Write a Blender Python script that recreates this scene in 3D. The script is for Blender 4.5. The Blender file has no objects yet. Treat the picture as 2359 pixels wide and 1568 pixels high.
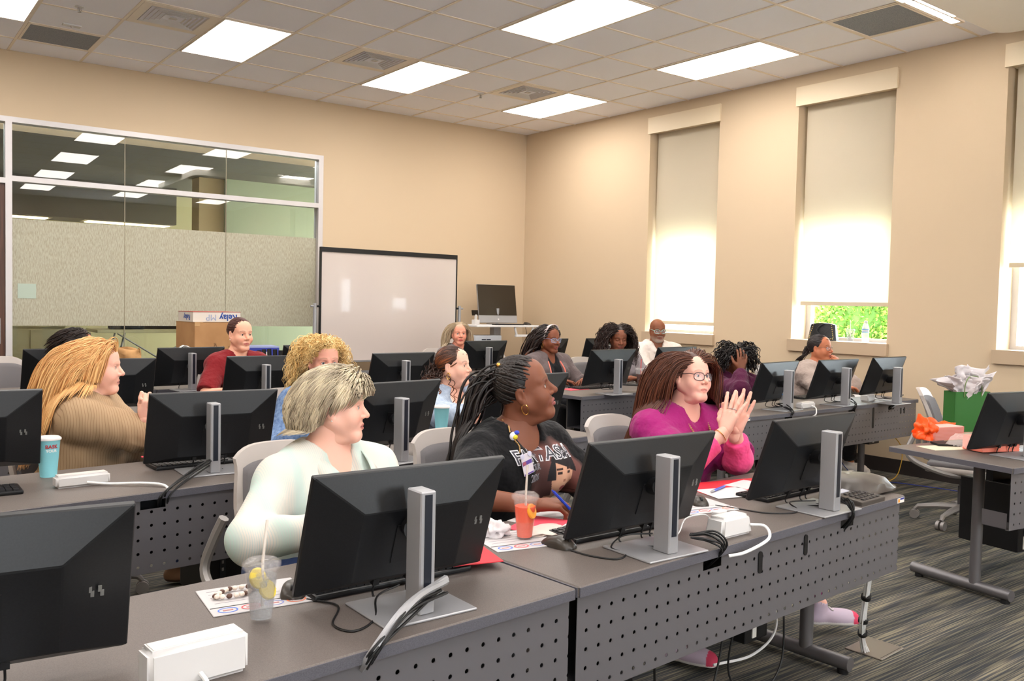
import bpy, bmesh, math, random
import numpy as np
from mathutils import Vector, Matrix
from mathutils.bvhtree import BVHTree
random.seed(7); RNG = np.random.default_rng(7)
PI = math.pi
SC = bpy.context.scene
COL = SC.collection

# ---------------------------------------------------------------- camera
def make_camera():
    yaw, pit, rol = 0.651364, -0.0419638, 0.0222784
    fw = Vector((math.sin(yaw)*math.cos(pit), math.cos(yaw)*math.cos(pit), math.sin(pit)))
    r = Vector((math.cos(yaw), -math.sin(yaw), 0)); u = r.cross(fw)
    r2 = r*math.cos(rol) + u*math.sin(rol); u2 = -r*math.sin(rol) + u*math.cos(rol)
    cd = bpy.data.cameras.new('camera'); cam = bpy.data.objects.new('camera', cd); COL.objects.link(cam)
    m = Matrix((r2, u2, -fw)).transposed().to_4x4(); m.translation = Vector((-7.24894, -9.30080, 1.41115))
    cam.matrix_world = m
    cd.sensor_width = 36.0; cd.lens = 2013.6*36/2359; cd.clip_start = 0.05; cd.clip_end = 200
    SC.camera = cam
make_camera()

# ---------------------------------------------------------------- world, exposure
W = bpy.data.worlds.new('sky'); SC.world = W; W.use_nodes = True
_bg = W.node_tree.nodes['Background']
_bg.inputs[0].default_value = (0.86, 0.94, 1.0, 1); _bg.inputs[1].default_value = 17
SC.view_settings.view_transform = 'Standard'; SC.view_settings.look = 'None'
SC.view_settings.exposure = 0.27; SC.view_settings.gamma = 1.0; SC.view_settings.use_curve_mapping = False
LIGHT_STRENGTH = 14.5
CEIL = 3.66

# ---------------------------------------------------------------- materials
MATS = {}
def srgb(*c):
    if len(c) == 1: c = c[0]
    return tuple(((v/255.0)/12.92 if v/255.0 <= 0.04045 else ((v/255.0+0.055)/1.055)**2.4) for v in c)
def mat(name, rgb=(200,200,200), rough=0.6, metal=0.0, spec=0.5, alpha=1.0, trans=0.0, emit=None, estr=0.0, ior=1.45, vcol=False, bump=None, coat=0.0, sheen=0.0):
    if name in MATS: return MATS[name]
    m = bpy.data.materials.new(name); m.use_nodes = True; nt = m.node_tree
    b = nt.nodes['Principled BSDF']; c = srgb(rgb)
    b.inputs['Base Color'].default_value = (*c, 1); b.inputs['Roughness'].default_value = rough
    b.inputs['Metallic'].default_value = metal; b.inputs['Specular IOR Level'].default_value = spec
    b.inputs['IOR'].default_value = ior
    if trans: b.inputs['Transmission Weight'].default_value = trans
    if alpha < 1: b.inputs['Alpha'].default_value = alpha
    if coat: b.inputs['Coat Weight'].default_value = coat
    if sheen: b.inputs['Sheen Weight'].default_value = sheen
    if emit: b.inputs['Emission Color'].default_value = (*srgb(emit), 1); b.inputs['Emission Strength'].default_value = estr
    if vcol:
        a = nt.nodes.new('ShaderNodeAttribute'); a.attribute_name = 'Col'
        nt.links.new(a.outputs['Color'], b.inputs['Base Color'])
    if bump:
        sc, st, dist = bump
        n = nt.nodes.new('ShaderNodeTexNoise'); n.inputs['Scale'].default_value = sc; n.inputs['Detail'].default_value = 3
        t = nt.nodes.new('ShaderNodeTexCoord'); nt.links.new(t.outputs['Object'], n.inputs['Vector'])
        bp = nt.nodes.new('ShaderNodeBump'); bp.inputs['Strength'].default_value = st; bp.inputs['Distance'].default_value = dist
        nt.links.new(n.outputs['Fac'], bp.inputs['Height']); nt.links.new(bp.outputs['Normal'], b.inputs['Normal'])
    MATS[name] = m; return m
def node_mat(name): 
    m = bpy.data.materials.new(name); m.use_nodes = True; MATS[name] = m
    nt = m.node_tree; return m, nt, nt.nodes['Principled BSDF'], nt.nodes, nt.links
def noise_color(name, c1, c2, scale=(1,1,1), nscale=5.0, detail=3, rough=0.7, spec=0.4, metal=0, lo=0.35, hi=0.65, bump=0.0, coord='Object'):
    m, nt, b, N, L = node_mat(name)
    t = N.new('ShaderNodeTexCoord'); mp = N.new('ShaderNodeMapping'); mp.inputs['Scale'].default_value = scale
    n = N.new('ShaderNodeTexNoise'); n.inputs['Scale'].default_value = nscale; n.inputs['Detail'].default_value = detail
    cr = N.new('ShaderNodeValToRGB'); cr.color_ramp.elements[0].position = lo; cr.color_ramp.elements[1].position = hi
    cr.color_ramp.elements[0].color = (*srgb(c1), 1); cr.color_ramp.elements[1].color = (*srgb(c2), 1)
    L.new(t.outputs[coord], mp.inputs[0]); L.new(mp.outputs[0], n.inputs['Vector']); L.new(n.outputs['Fac'], cr.inputs[0]); L.new(cr.outputs[0], b.inputs['Base Color'])
    b.inputs['Roughness'].default_value = rough; b.inputs['Specular IOR Level'].default_value = spec; b.inputs['Metallic'].default_value = metal
    if bump:
        bp = N.new('ShaderNodeBump'); bp.inputs['Strength'].default_value = bump; bp.inputs['Distance'].default_value = 0.004
        L.new(n.outputs['Fac'], bp.inputs['Height']); L.new(bp.outputs['Normal'], b.inputs['Normal'])
    return m
def stripe_mat(name, c1, c2, axis=0, period=0.012, duty=0.25, rough=0.85, wob=0.0):
    m, nt, b, N, L = node_mat(name)
    t = N.new('ShaderNodeTexCoord'); s = N.new('ShaderNodeSeparateXYZ'); L.new(t.outputs['Object'], s.inputs[0])
    mo = N.new('ShaderNodeMath'); mo.operation = 'PINGPONG'; mo.inputs[1].default_value = period/2
    src = s.outputs[axis]
    if wob:
        n = N.new('ShaderNodeTexNoise'); n.inputs['Scale'].default_value = 6; L.new(t.outputs['Object'], n.inputs['Vector'])
        a = N.new('ShaderNodeMath'); a.operation = 'MULTIPLY_ADD'; a.inputs[1].default_value = wob; L.new(n.outputs['Fac'], a.inputs[0]); L.new(src, a.inputs[2]); src = a.outputs[0]
    L.new(src, mo.inputs[0])
    lt = N.new('ShaderNodeMath'); lt.operation = 'LESS_THAN'; lt.inputs[1].default_value = period/2*duty; L.new(mo.outputs[0], lt.inputs[0])
    mx = N.new('ShaderNodeMix'); mx.data_type = 'RGBA'; mx.inputs[6].default_value = (*srgb(c1), 1); mx.inputs[7].default_value = (*srgb(c2), 1)
    L.new(lt.outputs[0], mx.inputs[0]); L.new(mx.outputs[2], b.inputs['Base Color']); b.inputs['Roughness'].default_value = rough
    return m

M_WALL = mat('wall_paint', (204,183,155), 0.75, spec=0.2, bump=(220, 0.05, 0.002))
M_CEIL = mat('ceiling_tile', (242,242,249), 0.9, spec=0.1, bump=(160, 0.25, 0.003))
M_GRID = mat('ceiling_grid_paint', (232,220,204), 0.5)
M_ALU = mat('window_frame_alu', (200,196,196), 0.45, 0.3)
M_SILL = mat('tan_sill', (186,164,138), 0.5)
M_BASE = mat('dark_baseboard', (44,38,36), 0.5)
M_SILVER = mat('silver_paint', (158,158,161), 0.4, 0.35)
M_BLACK = mat('black_plastic', (22,22,24), 0.45, spec=0.4)
M_BLACKG = mat('black_gloss', (10,10,12), 0.12)
M_CABLE = mat('black_cable', (18,18,20), 0.5)
M_WCABLE = mat('white_cable', (225,225,225), 0.45)
M_WHITE = mat('white_plastic', (206,204,203), 0.4)
M_PAPER = mat('white_paper', (208,204,205), 0.8)
M_RED = mat('red_folder', (206,38,52), 0.6)
M_GREY = mat('grey_post', (112,110,112), 0.42, 0.6)
M_MON = noise_color('monitor_shell', (13,14,17), (19,21,24), nscale=300, rough=0.42, spec=0.4)
M_TOP = noise_color('desk_laminate', (92,84,80), (106,98,93), nscale=380, detail=2, rough=0.5, spec=0.35)
M_EDGE = noise_color('desk_edge_band', (78,77,84), (92,91,98), nscale=420, detail=2, rough=0.5, spec=0.4)
M_CHAIRSH = mat('chair_shell', (170,162,157), 0.45)
M_CHAIRUP = mat('chair_upholstery', (106,103,105), 0.9, bump=(500,0.3,0.002))
M_CHAIRMT = mat('chair_metal', (148,144,142), 0.4, 0.4)

# perforated steel sheet: real see-through holes on a regular grid
def perforated():
    m, nt, b, N, L = node_mat('perforated_steel')
    b.inputs['Base Color'].default_value = (*srgb(112,110,114), 1); b.inputs['Roughness'].default_value = 0.42; b.inputs['Metallic'].default_value = 0.45
    t = N.new('ShaderNodeTexCoord'); s = N.new('ShaderNodeSeparateXYZ'); L.new(t.outputs['Object'], s.inputs[0])
    def cell(out, off, p):
        a = N.new('ShaderNodeMath'); a.operation = 'ADD'; a.inputs[1].default_value = off; L.new(out, a.inputs[0])
        w = N.new('ShaderNodeMath'); w.operation = 'WRAP'; w.inputs[1].default_value = p/2; w.inputs[2].default_value = -p/2; L.new(a.outputs[0], w.inputs[0])
        q = N.new('ShaderNodeMath'); q.operation = 'MULTIPLY'; L.new(w.outputs[0], q.inputs[0]); L.new(w.outputs[0], q.inputs[1]); return q.outputs[0]
    x2 = cell(s.outputs[0], 0.0, 0.047); z2 = cell(s.outputs[2], -0.440, 0.049)
    a = N.new('ShaderNodeMath'); a.operation = 'ADD'; L.new(x2, a.inputs[0]); L.new(z2, a.inputs[1])
    lt = N.new('ShaderNodeMath'); lt.operation = 'LESS_THAN'; lt.inputs[1].default_value = 0.0056**2; L.new(a.outputs[0], lt.inputs[0])
    tr = N.new('ShaderNodeBsdfTransparent'); mx = N.new('ShaderNodeMixShader')
    L.new(lt.outputs[0], mx.inputs[0]); L.new(b.outputs[0], mx.inputs[1]); L.new(tr.outputs[0], mx.inputs[2])
    L.new(mx.outputs[0], N['Material Output'].inputs[0]); return m
M_PERF = perforated()

def carpet():
    m, nt, b, N, L = node_mat('striped_carpet')
    t = N.new('ShaderNodeTexCoord')
    def streak(sx, sy, seed):
        mp = N.new('ShaderNodeMapping'); mp.inputs['Scale'].default_value = (sx, sy, 1); mp.inputs['Location'].default_value = (seed, seed*2, 0)
        n = N.new('ShaderNodeTexNoise'); n.inputs['Scale'].default_value = 1; n.inputs['Detail'].default_value = 1.5
        L.new(t.outputs['Object'], mp.inputs[0]); L.new(mp.outputs[0], n.inputs['Vector']); return n
    n1 = streak(2.6, 170, 0); n2 = streak(0.5, 14, 3.1)
    c1 = N.new('ShaderNodeValToRGB'); e = c1.color_ramp.elements
    e[0].position = 0.42; e[0].color = (*srgb(66,68,70), 1); e[1].position = 0.60; e[1].color = (*srgb(126,119,101), 1)
    k = e.new(0.5); k.color = (*srgb(84,80,76), 1)
    L.new(n1.outputs['Fac'], c1.inputs[0])
    c2 = N.new('ShaderNodeValToRGB'); c2.color_ramp.elements[0].color = (*srgb(168,176,184), 1); c2.color_ramp.elements[1].color = (1,1,1,1)
    c2.color_ramp.elements[0].position = 0.35; c2.color_ramp.elements[1].position = 0.6
    L.new(n2.outputs['Fac'], c2.inputs[0])
    mx = N.new('ShaderNodeMix'); mx.data_type = 'RGBA'; mx.blend_type = 'MULTIPLY'; mx.inputs[0].default_value = 1
    L.new(c1.outputs[0], mx.inputs[6]); L.new(c2.outputs[0], mx.inputs[7]); L.new(mx.outputs[2], b.inputs['Base Color'])
    b.inputs['Roughness'].default_value = 0.95; b.inputs['Specular IOR Level'].default_value = 0.1
    return m
M_CARPET = carpet()

# ---------------------------------------------------------------- mesh helpers
class MB:
    def __init__(s): s.v = []; s.f = []; s.c = []
    def add(s, verts, faces, M=None, col=None):
        o = len(s.v)
        for p in verts:
            if M is not None: p = M @ Vector(p)
            s.v.append(tuple(p))
            s.c.append(col if col else (1,1,1))
        s.f += [tuple(i+o for i in f) for f in faces]; return s
    def box(s, x0, x1, y0, y1, z0, z1, M=None, bev=0, seg=2, col=None):
        if bev:
            bm = bmesh.new(); bmesh.ops.create_cube(bm, size=1)
            for v in bm.verts: v.co = Vector(((x0+x1)/2+v.co.x*(x1-x0), (y0+y1)/2+v.co.y*(y1-y0), (z0+z1)/2+v.co.z*(z1-z0)))
            bmesh.ops.bevel(bm, geom=bm.edges[:], offset=bev, segments=seg, profile=0.6, affect='EDGES')
            bm.verts.ensure_lookup_table()
            s.add([v.co.copy() for v in bm.verts], [[v.index for v in f.verts] for f in bm.faces], M, col); bm.free(); return s
        v = [(x,y,z) for z in (z0,z1) for y in (y0,y1) for x in (x0,x1)]
        f = [(0,2,3,1),(4,5,7,6),(0,1,5,4),(2,6,7,3),(0,4,6,2),(1,3,7,5)]
        return s.add(v, f, M, col)
    def lathe(s, prof, n=24, M=None, cap=True, col=None):
        v = []; f = []
        for (r, z) in prof:
            for i in range(n): a = 2*PI*i/n; v.append((r*math.cos(a), r*math.sin(a), z))
        for k in range(len(prof)-1):
            for i in range(n):
                j = (i+1) % n; f.append((k*n+i, k*n+j, (k+1)*n+j, (k+1)*n+i))
        if cap:
            if prof[0][0] > 1e-5: f.append(tuple(range(n-1,-1,-1)))
            if prof[-1][0] > 1e-5: f.append(tuple((len(prof)-1)*n+i for i in range(n)))
        return s.add(v, f, M, col)
    def cyl(s, p0, p1, r0, r1=None, n=16, col=None):
        r1 = r0 if r1 is None else r1
        return s.tube([p0, p1], [r0, r1], n, col=col)
    def tube(s, pts, rad, n=8, cap=True, col=None, M=None):
        pts = [Vector(p) for p in pts]; k = len(pts)
        if not hasattr(rad, '__len__'): rad = [rad]*k
        v = []; f = []; up = None
        for i in range(k):
            t = (pts[min(i+1,k-1)] - pts[max(i-1,0)]); t = t.normalized() if t.length > 1e-9 else Vector((0,0,1))
            if up is None: up = Vector((0,0,1)) if abs(t.z) < 0.9 else Vector((1,0,0))
            a = t.cross(up); a = a.normalized() if a.length > 1e-6 else t.orthogonal().normalized()
            b = a.cross(t).normalized(); up = b
            for j in range(n):
                q = 2*PI*j/n; v.append(pts[i] + (a*math.cos(q) + b*math.sin(q))*rad[i])
        for i in range(k-1):
            for j in range(n):
                l = (j+1) % n; f.append((i*n+j, i*n+l, (i+1)*n+l, (i+1)*n+j))
        if cap: f.append(tuple(range(n-1,-1,-1))); f.append(tuple((k-1)*n+j for j in range(n)))
        return s.add(v, f, M, col)
    def prism(s, poly, z0, z1, M=None, col=None):
        n = len(poly); v = [(x,y,z0) for x,y in poly] + [(x,y,z1) for x,y in poly]
        f = [tuple(range(n-1,-1,-1)), tuple(range(n,2*n))] + [(i,(i+1)%n,n+(i+1)%n,n+i) for i in range(n)]
        return s.add(v, f, M, col)
    def sphere(s, c, r, n=16, m=10, col=None, M=None):
        if not hasattr(r, '__len__'): r = (r,r,r)
        v = [(c[0],c[1],c[2]-r[2])]
        for k in range(1,m):
            p = -PI/2+PI*k/m
            for i in range(n): a = 2*PI*i/n; v.append((c[0]+r[0]*math.cos(p)*math.cos(a), c[1]+r[1]*math.cos(p)*math.sin(a), c[2]+r[2]*math.sin(p)))
        v.append((c[0],c[1],c[2]+r[2])); f = []
        for i in range(n): f.append((0, 1+(i+1)%n, 1+i)); f.append((len(v)-1, 1+(m-2)*n+i, 1+(m-2)*n+(i+1)%n))
        for k in range(m-2):
            for i in range(n): j=(i+1)%n; f.append((1+k*n+i,1+k*n+j,1+(k+1)*n+j,1+(k+1)*n+i))
        return s.add(v, f, M, col)
    def build(s, name, m, parent=None, smooth=False, vcol=False):
        me = bpy.data.meshes.new(name); me.from_pydata(s.v, [], s.f); me.update()
        if smooth: auto_smooth(me, 40 if smooth is True else smooth)
        if vcol:
            a = me.color_attributes.new('Col', 'FLOAT_COLOR', 'POINT'); a.data.foreach_set('color', np.hstack([np.array(s.c, np.float32), np.ones((len(s.c),1), np.float32)]).ravel())
        return link(name, me, m, parent)
def auto_smooth(me, ang):
    me.polygons.foreach_set('use_smooth', [True]*len(me.polygons))
    bm = bmesh.new(); bm.from_mesh(me)
    c = math.radians(ang)
    for e in bm.edges:
        if len(e.link_faces) == 2 and e.calc_face_angle(0) > c: e.smooth = False
    bm.to_mesh(me); bm.free()
def link(name, me, m, parent=None):
    o = bpy.data.objects.new(name, me); COL.objects.link(o)
    if m is not None:
        for x in (m if isinstance(m, (list,tuple)) else [m]): me.materials.append(x)
    if parent is not None: o.parent = parent
    return o
def mesh_np(name, V, F, m, parent=None, colors=None, smooth=True):
    me = bpy.data.meshes.new(name); V = np.asarray(V, np.float32); F = np.asarray(F, np.int32)
    me.vertices.add(len(V)); me.vertices.foreach_set('co', V.ravel())
    k = F.shape[1]; me.loops.add(F.size); me.loops.foreach_set('vertex_index', F.ravel())
    me.polygons.add(len(F)); me.polygons.foreach_set('loop_start', np.arange(0, F.size, k, dtype=np.int32))
    me.update(calc_edges=True); me.validate()
    if smooth: me.polygons.foreach_set('use_smooth', np.ones(len(me.polygons), bool))
    if colors is not None:
        a = me.color_attributes.new('Col', 'FLOAT_COLOR', 'POINT')
        a.data.foreach_set('color', np.hstack([np.asarray(colors, np.float32), np.ones((len(V),1), np.float32)]).ravel())
    return link(name, me, m, parent)
def tag(o, label=None, cat=None, group=None, kind=None):
    if label: o['label'] = label
    if cat: o['category'] = cat
    if group: o['group'] = group
    if kind: o['kind'] = kind
    return o
def thing(name, label, cat, loc=(0,0,0), rz=0.0, group=None):
    o = bpy.data.objects.new(name, None); COL.objects.link(o); o.empty_display_size = 0.1
    o.location = loc; o.rotation_euler = (0,0,rz); return tag(o, label, cat, group)
def struct(o): o['kind'] = 'structure'; return o
CH = {}
def dup(root, loc, rz, label=None, group=None):
    r = root.copy(); COL.objects.link(r); r.location = loc; r.rotation_euler = (0,0,rz)
    if label: r['label'] = label
    if group: r['group'] = group
    for ch in list(root.children):
        c = ch.copy(); COL.objects.link(c); c.parent = r
        for g in ch.children:
            d = g.copy(); COL.objects.link(d); d.parent = c
    return r
def text_mesh(txt, size, extrude=0.0005, bold=0.0, res=3):
    cu = bpy.data.curves.new('txt', 'FONT'); cu.body = txt; cu.size = size; cu.extrude = extrude; cu.offset = bold; cu.resolution_u = res
    cu.align_x = 'CENTER'; cu.align_y = 'CENTER'
    o = bpy.data.objects.new('txt', cu); COL.objects.link(o)
    dg = bpy.context.evaluated_depsgraph_get(); me = bpy.data.meshes.new_from_object(o.evaluated_get(dg))
    bpy.data.objects.remove(o); bpy.data.curves.remove(cu); return me
def text_obj(name, txt, size, m, parent, M, extrude=0.0004, bold=0.0):
    me = text_mesh(txt, size, extrude, bold); me.transform(M); me.name = name; return link(name, me, m, parent)
def frame(origin, right, up):
    r = Vector(right).normalized(); u = Vector(up); n = r.cross(u).normalized(); u = n.cross(r)
    m = Matrix((r, u, n)).transposed().to_4x4(); m.translation = Vector(origin); return m
def bez(pts, n=24):
    "smooth Catmull-Rom path through points"
    P = [Vector(p) for p in pts]; P = [P[0]*2-P[1]] + P + [P[-1]*2-P[-2]]; out = []
    segs = len(P)-3; per = max(2, n//segs)
    for i in range(segs):
        a,b,c,d = P[i:i+4]
        for k in range(per):
            t = k/per; out.append(0.5*((2*b)+(c-a)*t+(2*a-5*b+4*c-d)*t*t+(-a+3*b-3*c+d)*t**3))
    out.append(P[-2]); return out

# ---------------------------------------------------------------- room shell
def wall_piece(mb, P, u0, u1, z0, z1, thick):
    "P(u,d,z) maps along wall / outward depth / height"
    v = [P(u,d,z) for z in (z0,z1) for d in (0,thick) for u in (u0,u1)]
    mb.add(v, [(0,2,3,1),(4,5,7,6),(0,1,5,4),(2,6,7,3),(0,4,6,2),(1,3,7,5)])
def PB(u, d, z): return (u, -0.03-0.022*u+d, z)          # back wall: u = x, d = outwards
def PR(u, d, z): return (-0.01-0.015*u+d, u, z)          # right wall: u = y
def room():
    mb = MB(); mb.box(-11.5, 0.6, -13.5, 8, -0.12, 0); f = mb.build('floor', M_CARPET); struct(f)
    mb = MB(); mb.box(-11.5, 0.35, -13.5, 0.45, CEIL, CEIL+0.1); struct(mb.build('ceiling', M_CEIL))
    # T-bar grid
    mb = MB()
    for i in range(-1, 19):
        x = -0.552-0.6096*i
        if x < 0: mb.box(x-0.011, x+0.011, -13.3, 0.15, CEIL-0.006, CEIL+0.02)
    for j in range(0, 22):
        y = -0.371-0.6096*j; mb.box(-11.4, 0.1, y-0.011, y+0.011, CEIL-0.0055, CEIL+0.02)
    struct(mb.build('trim_1', M_GRID))
    # back wall with glazed opening
    T = 0.16; mb = MB()
    wall_piece(mb, PB, -2.90, 0.2, 0, CEIL, T); wall_piece(mb, PB, -11.0, -2.90, 3.05, CEIL, T); wall_piece(mb, PB, -11.0, -7.15, 0, 3.05, T)
    struct(mb.build('wall_back', M_WALL))
    # right wall with window recesses
    mb = MB(); wins = [(-3.245,-2.265),(-5.165,-4.190),(-7.06,-6.085),(-8.98,-8.005)]
    us = [0.13] + [u for w in wins for u in (w[1], w[0])] + [-13.3]
    for k in range(0, len(us), 2): wall_piece(mb, PR, us[k+1], us[k], 0, CEIL, 0.34)
    for (a,b) in wins: wall_piece(mb, PR, a, b, 0, 1.10, 0.34); wall_piece(mb, PR, a, b, 3.45, CEIL, 0.34); wall_piece(mb, PR, a, b, 2.30, 3.45, 0.34) if False else None
    struct(mb.build('wall_right', M_WALL))
    mb = MB(); mb.box(-11.0, -10.85, -13.4, 0.4, 0, CEIL); struct(mb.build('wall_left', M_WALL))
    mb = MB(); mb.box(-11.0, 0.4, -13.4, -13.25, 0, 1.0); mb.box(-11.0, 0.4, -13.4, -13.25, 2.9, CEIL)
    for x0,x1 in ((-11.0,-8.6),(-7.5,-3.6),(-2.5,0.4)): mb.box(x0,x1,-13.4,-13.25,1.0,2.9)  # window gaps invented in this unseen wall to let in daylight fill
    struct(mb.build('wall_front', M_WALL))
    mb = MB(); wall_piece(mb, PR, -13.2, 0.0, 0, 0.125, -0.012); struct(mb.build('baseboard_right', M_BASE))
    mb = MB(); wall_piece(mb, PB, -2.86, 0.0, 0, 0.125, -0.012); struct(mb.build('baseboard_back', M_BASE))
    # windows
    glass = mat('window_glass', (245,250,250), 0.0, trans=1.0, ior=1.01, spec=0.3)
    m, nt, b, N, L = node_mat('roller_shade_fabric')
    b.inputs['Base Color'].default_value = (*srgb(226,214,194), 1); b.inputs['Roughness'].default_value = 0.9
    tl = N.new('ShaderNodeBsdfTranslucent'); tl.inputs[0].default_value = (*srgb(246,242,226), 1); mx = N.new('ShaderNodeMixShader'); mx.inputs[0].default_value = 0.45
    L.new(b.outputs[0], mx.inputs[1]); L.new(tl.outputs[0], mx.inputs[2]); L.new(mx.outputs[0], N['Material Output'].inputs[0])
    shade = m; stone = mat('exterior_spandrel', (150,146,140), 0.8)
    for k, ((a,b_), zs) in enumerate(zip(wins, (1.25,1.49,1.82,1.6))):
        w = struct(thing('window_%d' % (k+1), None, None)); 
        mb = MB(); D0, D1 = 0.24, 0.30
        for (u0,u1,z0,z1) in ((a,b_,1.10,1.16),(a,b_,3.40,3.45),(a,a+0.05,1.16,3.4),(b_-0.05,b_,1.16,3.4),(a+0.05,b_-0.05,2.25,2.31)): wall_piece(mb, lambda u,d,z: PR(u,D0+d,z), u0,u1,z0,z1,0.06)
        mb.build('window_frame', M_ALU, w)
        mb = MB(); wall_piece(mb, lambda u,d,z: PR(u,0.27+d,z), a+0.05,b_-0.05,1.16,2.25,0.006); mb.build('window_pane', glass, w)
        mb = MB(); wall_piece(mb, lambda u,d,z: PR(u,0.265+d,z), a+0.05,b_-0.05,2.31,3.40,0.05); mb.build('spandrel_panel', stone, w)
        mb = MB(); wall_piece(mb, PR, a-0.02,b_+0.02,1.02,1.13,-0.035); wall_piece(mb, PR, a,b_,1.10,1.13,0.24); mb.build('window_sill', M_SILL, w)
        mb = MB(); wall_piece(mb, PR, a-0.015,b_+0.02,3.365,3.545,-0.022); wall_piece(mb, PR, a,b_,3.38,3.45,0.2); mb.build('shade_fascia', mat('shade_fascia', (226,208,178), 0.5), w)
        mb = MB(); wall_piece(mb, lambda u,d,z: PR(u,0.10+d,z), a+0.012,b_-0.03,zs,3.44,0.0015); s = mb.build('roller_shade', shade, w)
        mb = MB(); wall_piece(mb, lambda u,d,z: PR(u,0.092+d,z), a+0.012,b_-0.03,zs-0.03,zs+0.006,0.018); mb.build('hem_bar', mat('hem_bar', (205,190,165), 0.6), s)
    return wins
room()

def ceiling_fittings():
    T = 0.6096
    gx = lambda i: -0.552-T*i
    gy = lambda j: -0.371-T*j
    diff = mat('light_diffuser', (255,255,255), 0.5, emit=(255,249,243), estr=LIGHT_STRENGTH)
    frm = M_GRID
    def lamp(i, j, label, ni=1, nj=2):
        x1, x0 = gx(i), gx(i+ni); y1, y0 = gy(j), gy(j+nj)
        t = thing('ceiling_light', label, 'light', ((x0+x1)/2, (y0+y1)/2, CEIL-0.012), 0, 'recessed light panels in the ceiling grid')
        hx, hy = (x1-x0)/2-0.012, (y1-y0)/2-0.012
        mb = MB(); e = 0.014
        mb.box(-hx,hx,-hy,-hy+e,0,0.012); mb.box(-hx,hx,hy-e,hy,0,0.012); mb.box(-hx,-hx+e,-hy+e,hy-e,0,0.012); mb.box(hx-e,hx,-hy+e,hy-e,0,0.012)
        mb.build('frame', frm, t)
        mb = MB(); rr = 0.02; pts = []
        for cx,cy,a0 in ((hx-e-rr,hy-e-rr,0),(-hx+e+rr,hy-e-rr,90),(-hx+e+rr,-hy+e+rr,180),(hx-e-rr,-hy+e+rr,270)):
            for q in range(5): a = math.radians(a0+q*22.5); pts.append((cx+rr*math.cos(a), cy+rr*math.sin(a)))
        mb.prism(pts, 0.002, 0.010); mb.build('diffuser', diff, t)
    lamp(9,1,'bright rectangular ceiling light cut by the left edge at the top corner')
    lamp(6,1,'bright ceiling light beside the large vent, above the glass partition')
    lamp(3,1,'bright ceiling light beside the middle vent, near the back wall')
    lamp(0,1,'smallest bright ceiling light, nearest the back corner of the room')
    lamp(0,5,'bright ceiling light nearest the windows, left of the perforated grille')
    lamp(3,5,'bright ceiling light cut by the top edge of the picture')
    far = 'ceiling light out of view behind the camera side of the room'
    for i in (6,9): lamp(i,5,far)
    for i in (0,3,6,9,13):
        for j in (9,13,17): lamp(i,j,far)
    lamp(13,1,far); lamp(13,5,far)
    def vent(i, j, label):
        x1, x0 = gx(i), gx(i+1); y1, y0 = gy(j), gy(j+1)
        t = thing('air_diffuser', label, 'vent', ((x0+x1)/2, (y0+y1)/2, CEIL-0.008), 0, 'square ceiling air diffusers')
        h = 0.292; mb = MB()
        def ring(r0, z0, r1, z1):
            v = [(-r0,-r0,z0),(r0,-r0,z0),(r0,r0,z0),(-r0,r0,z0),(-r1,-r1,z1),(r1,-r1,z1),(r1,r1,z1),(-r1,r1,z1)]
            w = [(x,y,z+0.003) for x,y,z in v]
            fs = [(0,1,5,4),(1,2,6,5),(2,3,7,6),(3,0,4,7)]
            mb.add(v+w, fs+[tuple(8+q for q in reversed(f)) for f in fs]+[(0,8,9,1),(1,9,10,2),(2,10,11,3),(3,11,8,0),(4,5,13,12),(5,6,14,13),(6,7,15,14),(7,4,12,15)])
        ring(h, 0, 0.225, 0.001); mb.build('frame', frm, t)
        mb = MB()
        for k in range(6):
            r = 0.22-k*0.034; ring(r, -0.002, r-0.017, 0.026) if r > 0.05 else None
        mb.add([(-0.03,-0.03,0),(0.03,-0.03,0),(0.03,0.03,0),(-0.03,0.03,0),(0,0,0.02)], [(0,1,2,3),(0,4,1),(1,4,2),(2,4,3),(3,4,0)])
        mb.build('louvres', mat('vent_paint', (205,200,196), 0.5), t)
        mb = MB(); mb.box(-0.225,0.225,-0.225,0.225,0.045,0.05); mb.build('duct_opening', mat('duct_dark', (40,42,50), 0.8), t)
    vent(7,2,'square louvred air vent beside the large bright light, nearest the picture top left') ; vent(4,2,'square louvred air vent in the middle, left of a light'); vent(1,2,'small square louvred air vent nearest the back corner')
    vent(10,2,'louvred air vent beyond the left edge of the picture')
    perf = noise_color('grille_face', (96,104,116), (140,146,154), nscale=420, detail=0, lo=0.45, hi=0.55, rough=0.5)
    def grille(i, j, label, ny=1.0):
        x1, x0 = gx(i), gx(i+1); y1, y0 = gy(j), gy(j+1)
        t = thing('return_grille', label, 'vent', ((x0+x1)/2, (y0+y1)/2, CEIL-0.008), 0, 'perforated return air grilles')
        h = 0.292; e = 0.02; mb = MB(); mb.box(-h,h,-h,-h+e,0,0.01); mb.box(-h,h,h-e,h,0,0.01); mb.box(-h,-h+e,-h+e,h-e,0,0.01); mb.box(h-e,h,-h+e,h-e,0,0.01); mb.build('frame', frm, t)
        mb = MB(); mb.box(-h+e,h-e,-h+e,h-e,0.006,0.010); mb.build('perforated_plate', perf, t)
    grille(0,8,'grey perforated ceiling grille between the window wall and the white ceiling box')
    grille(8,0,'grey perforated ceiling grille at the top left near the glass partition')
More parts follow.
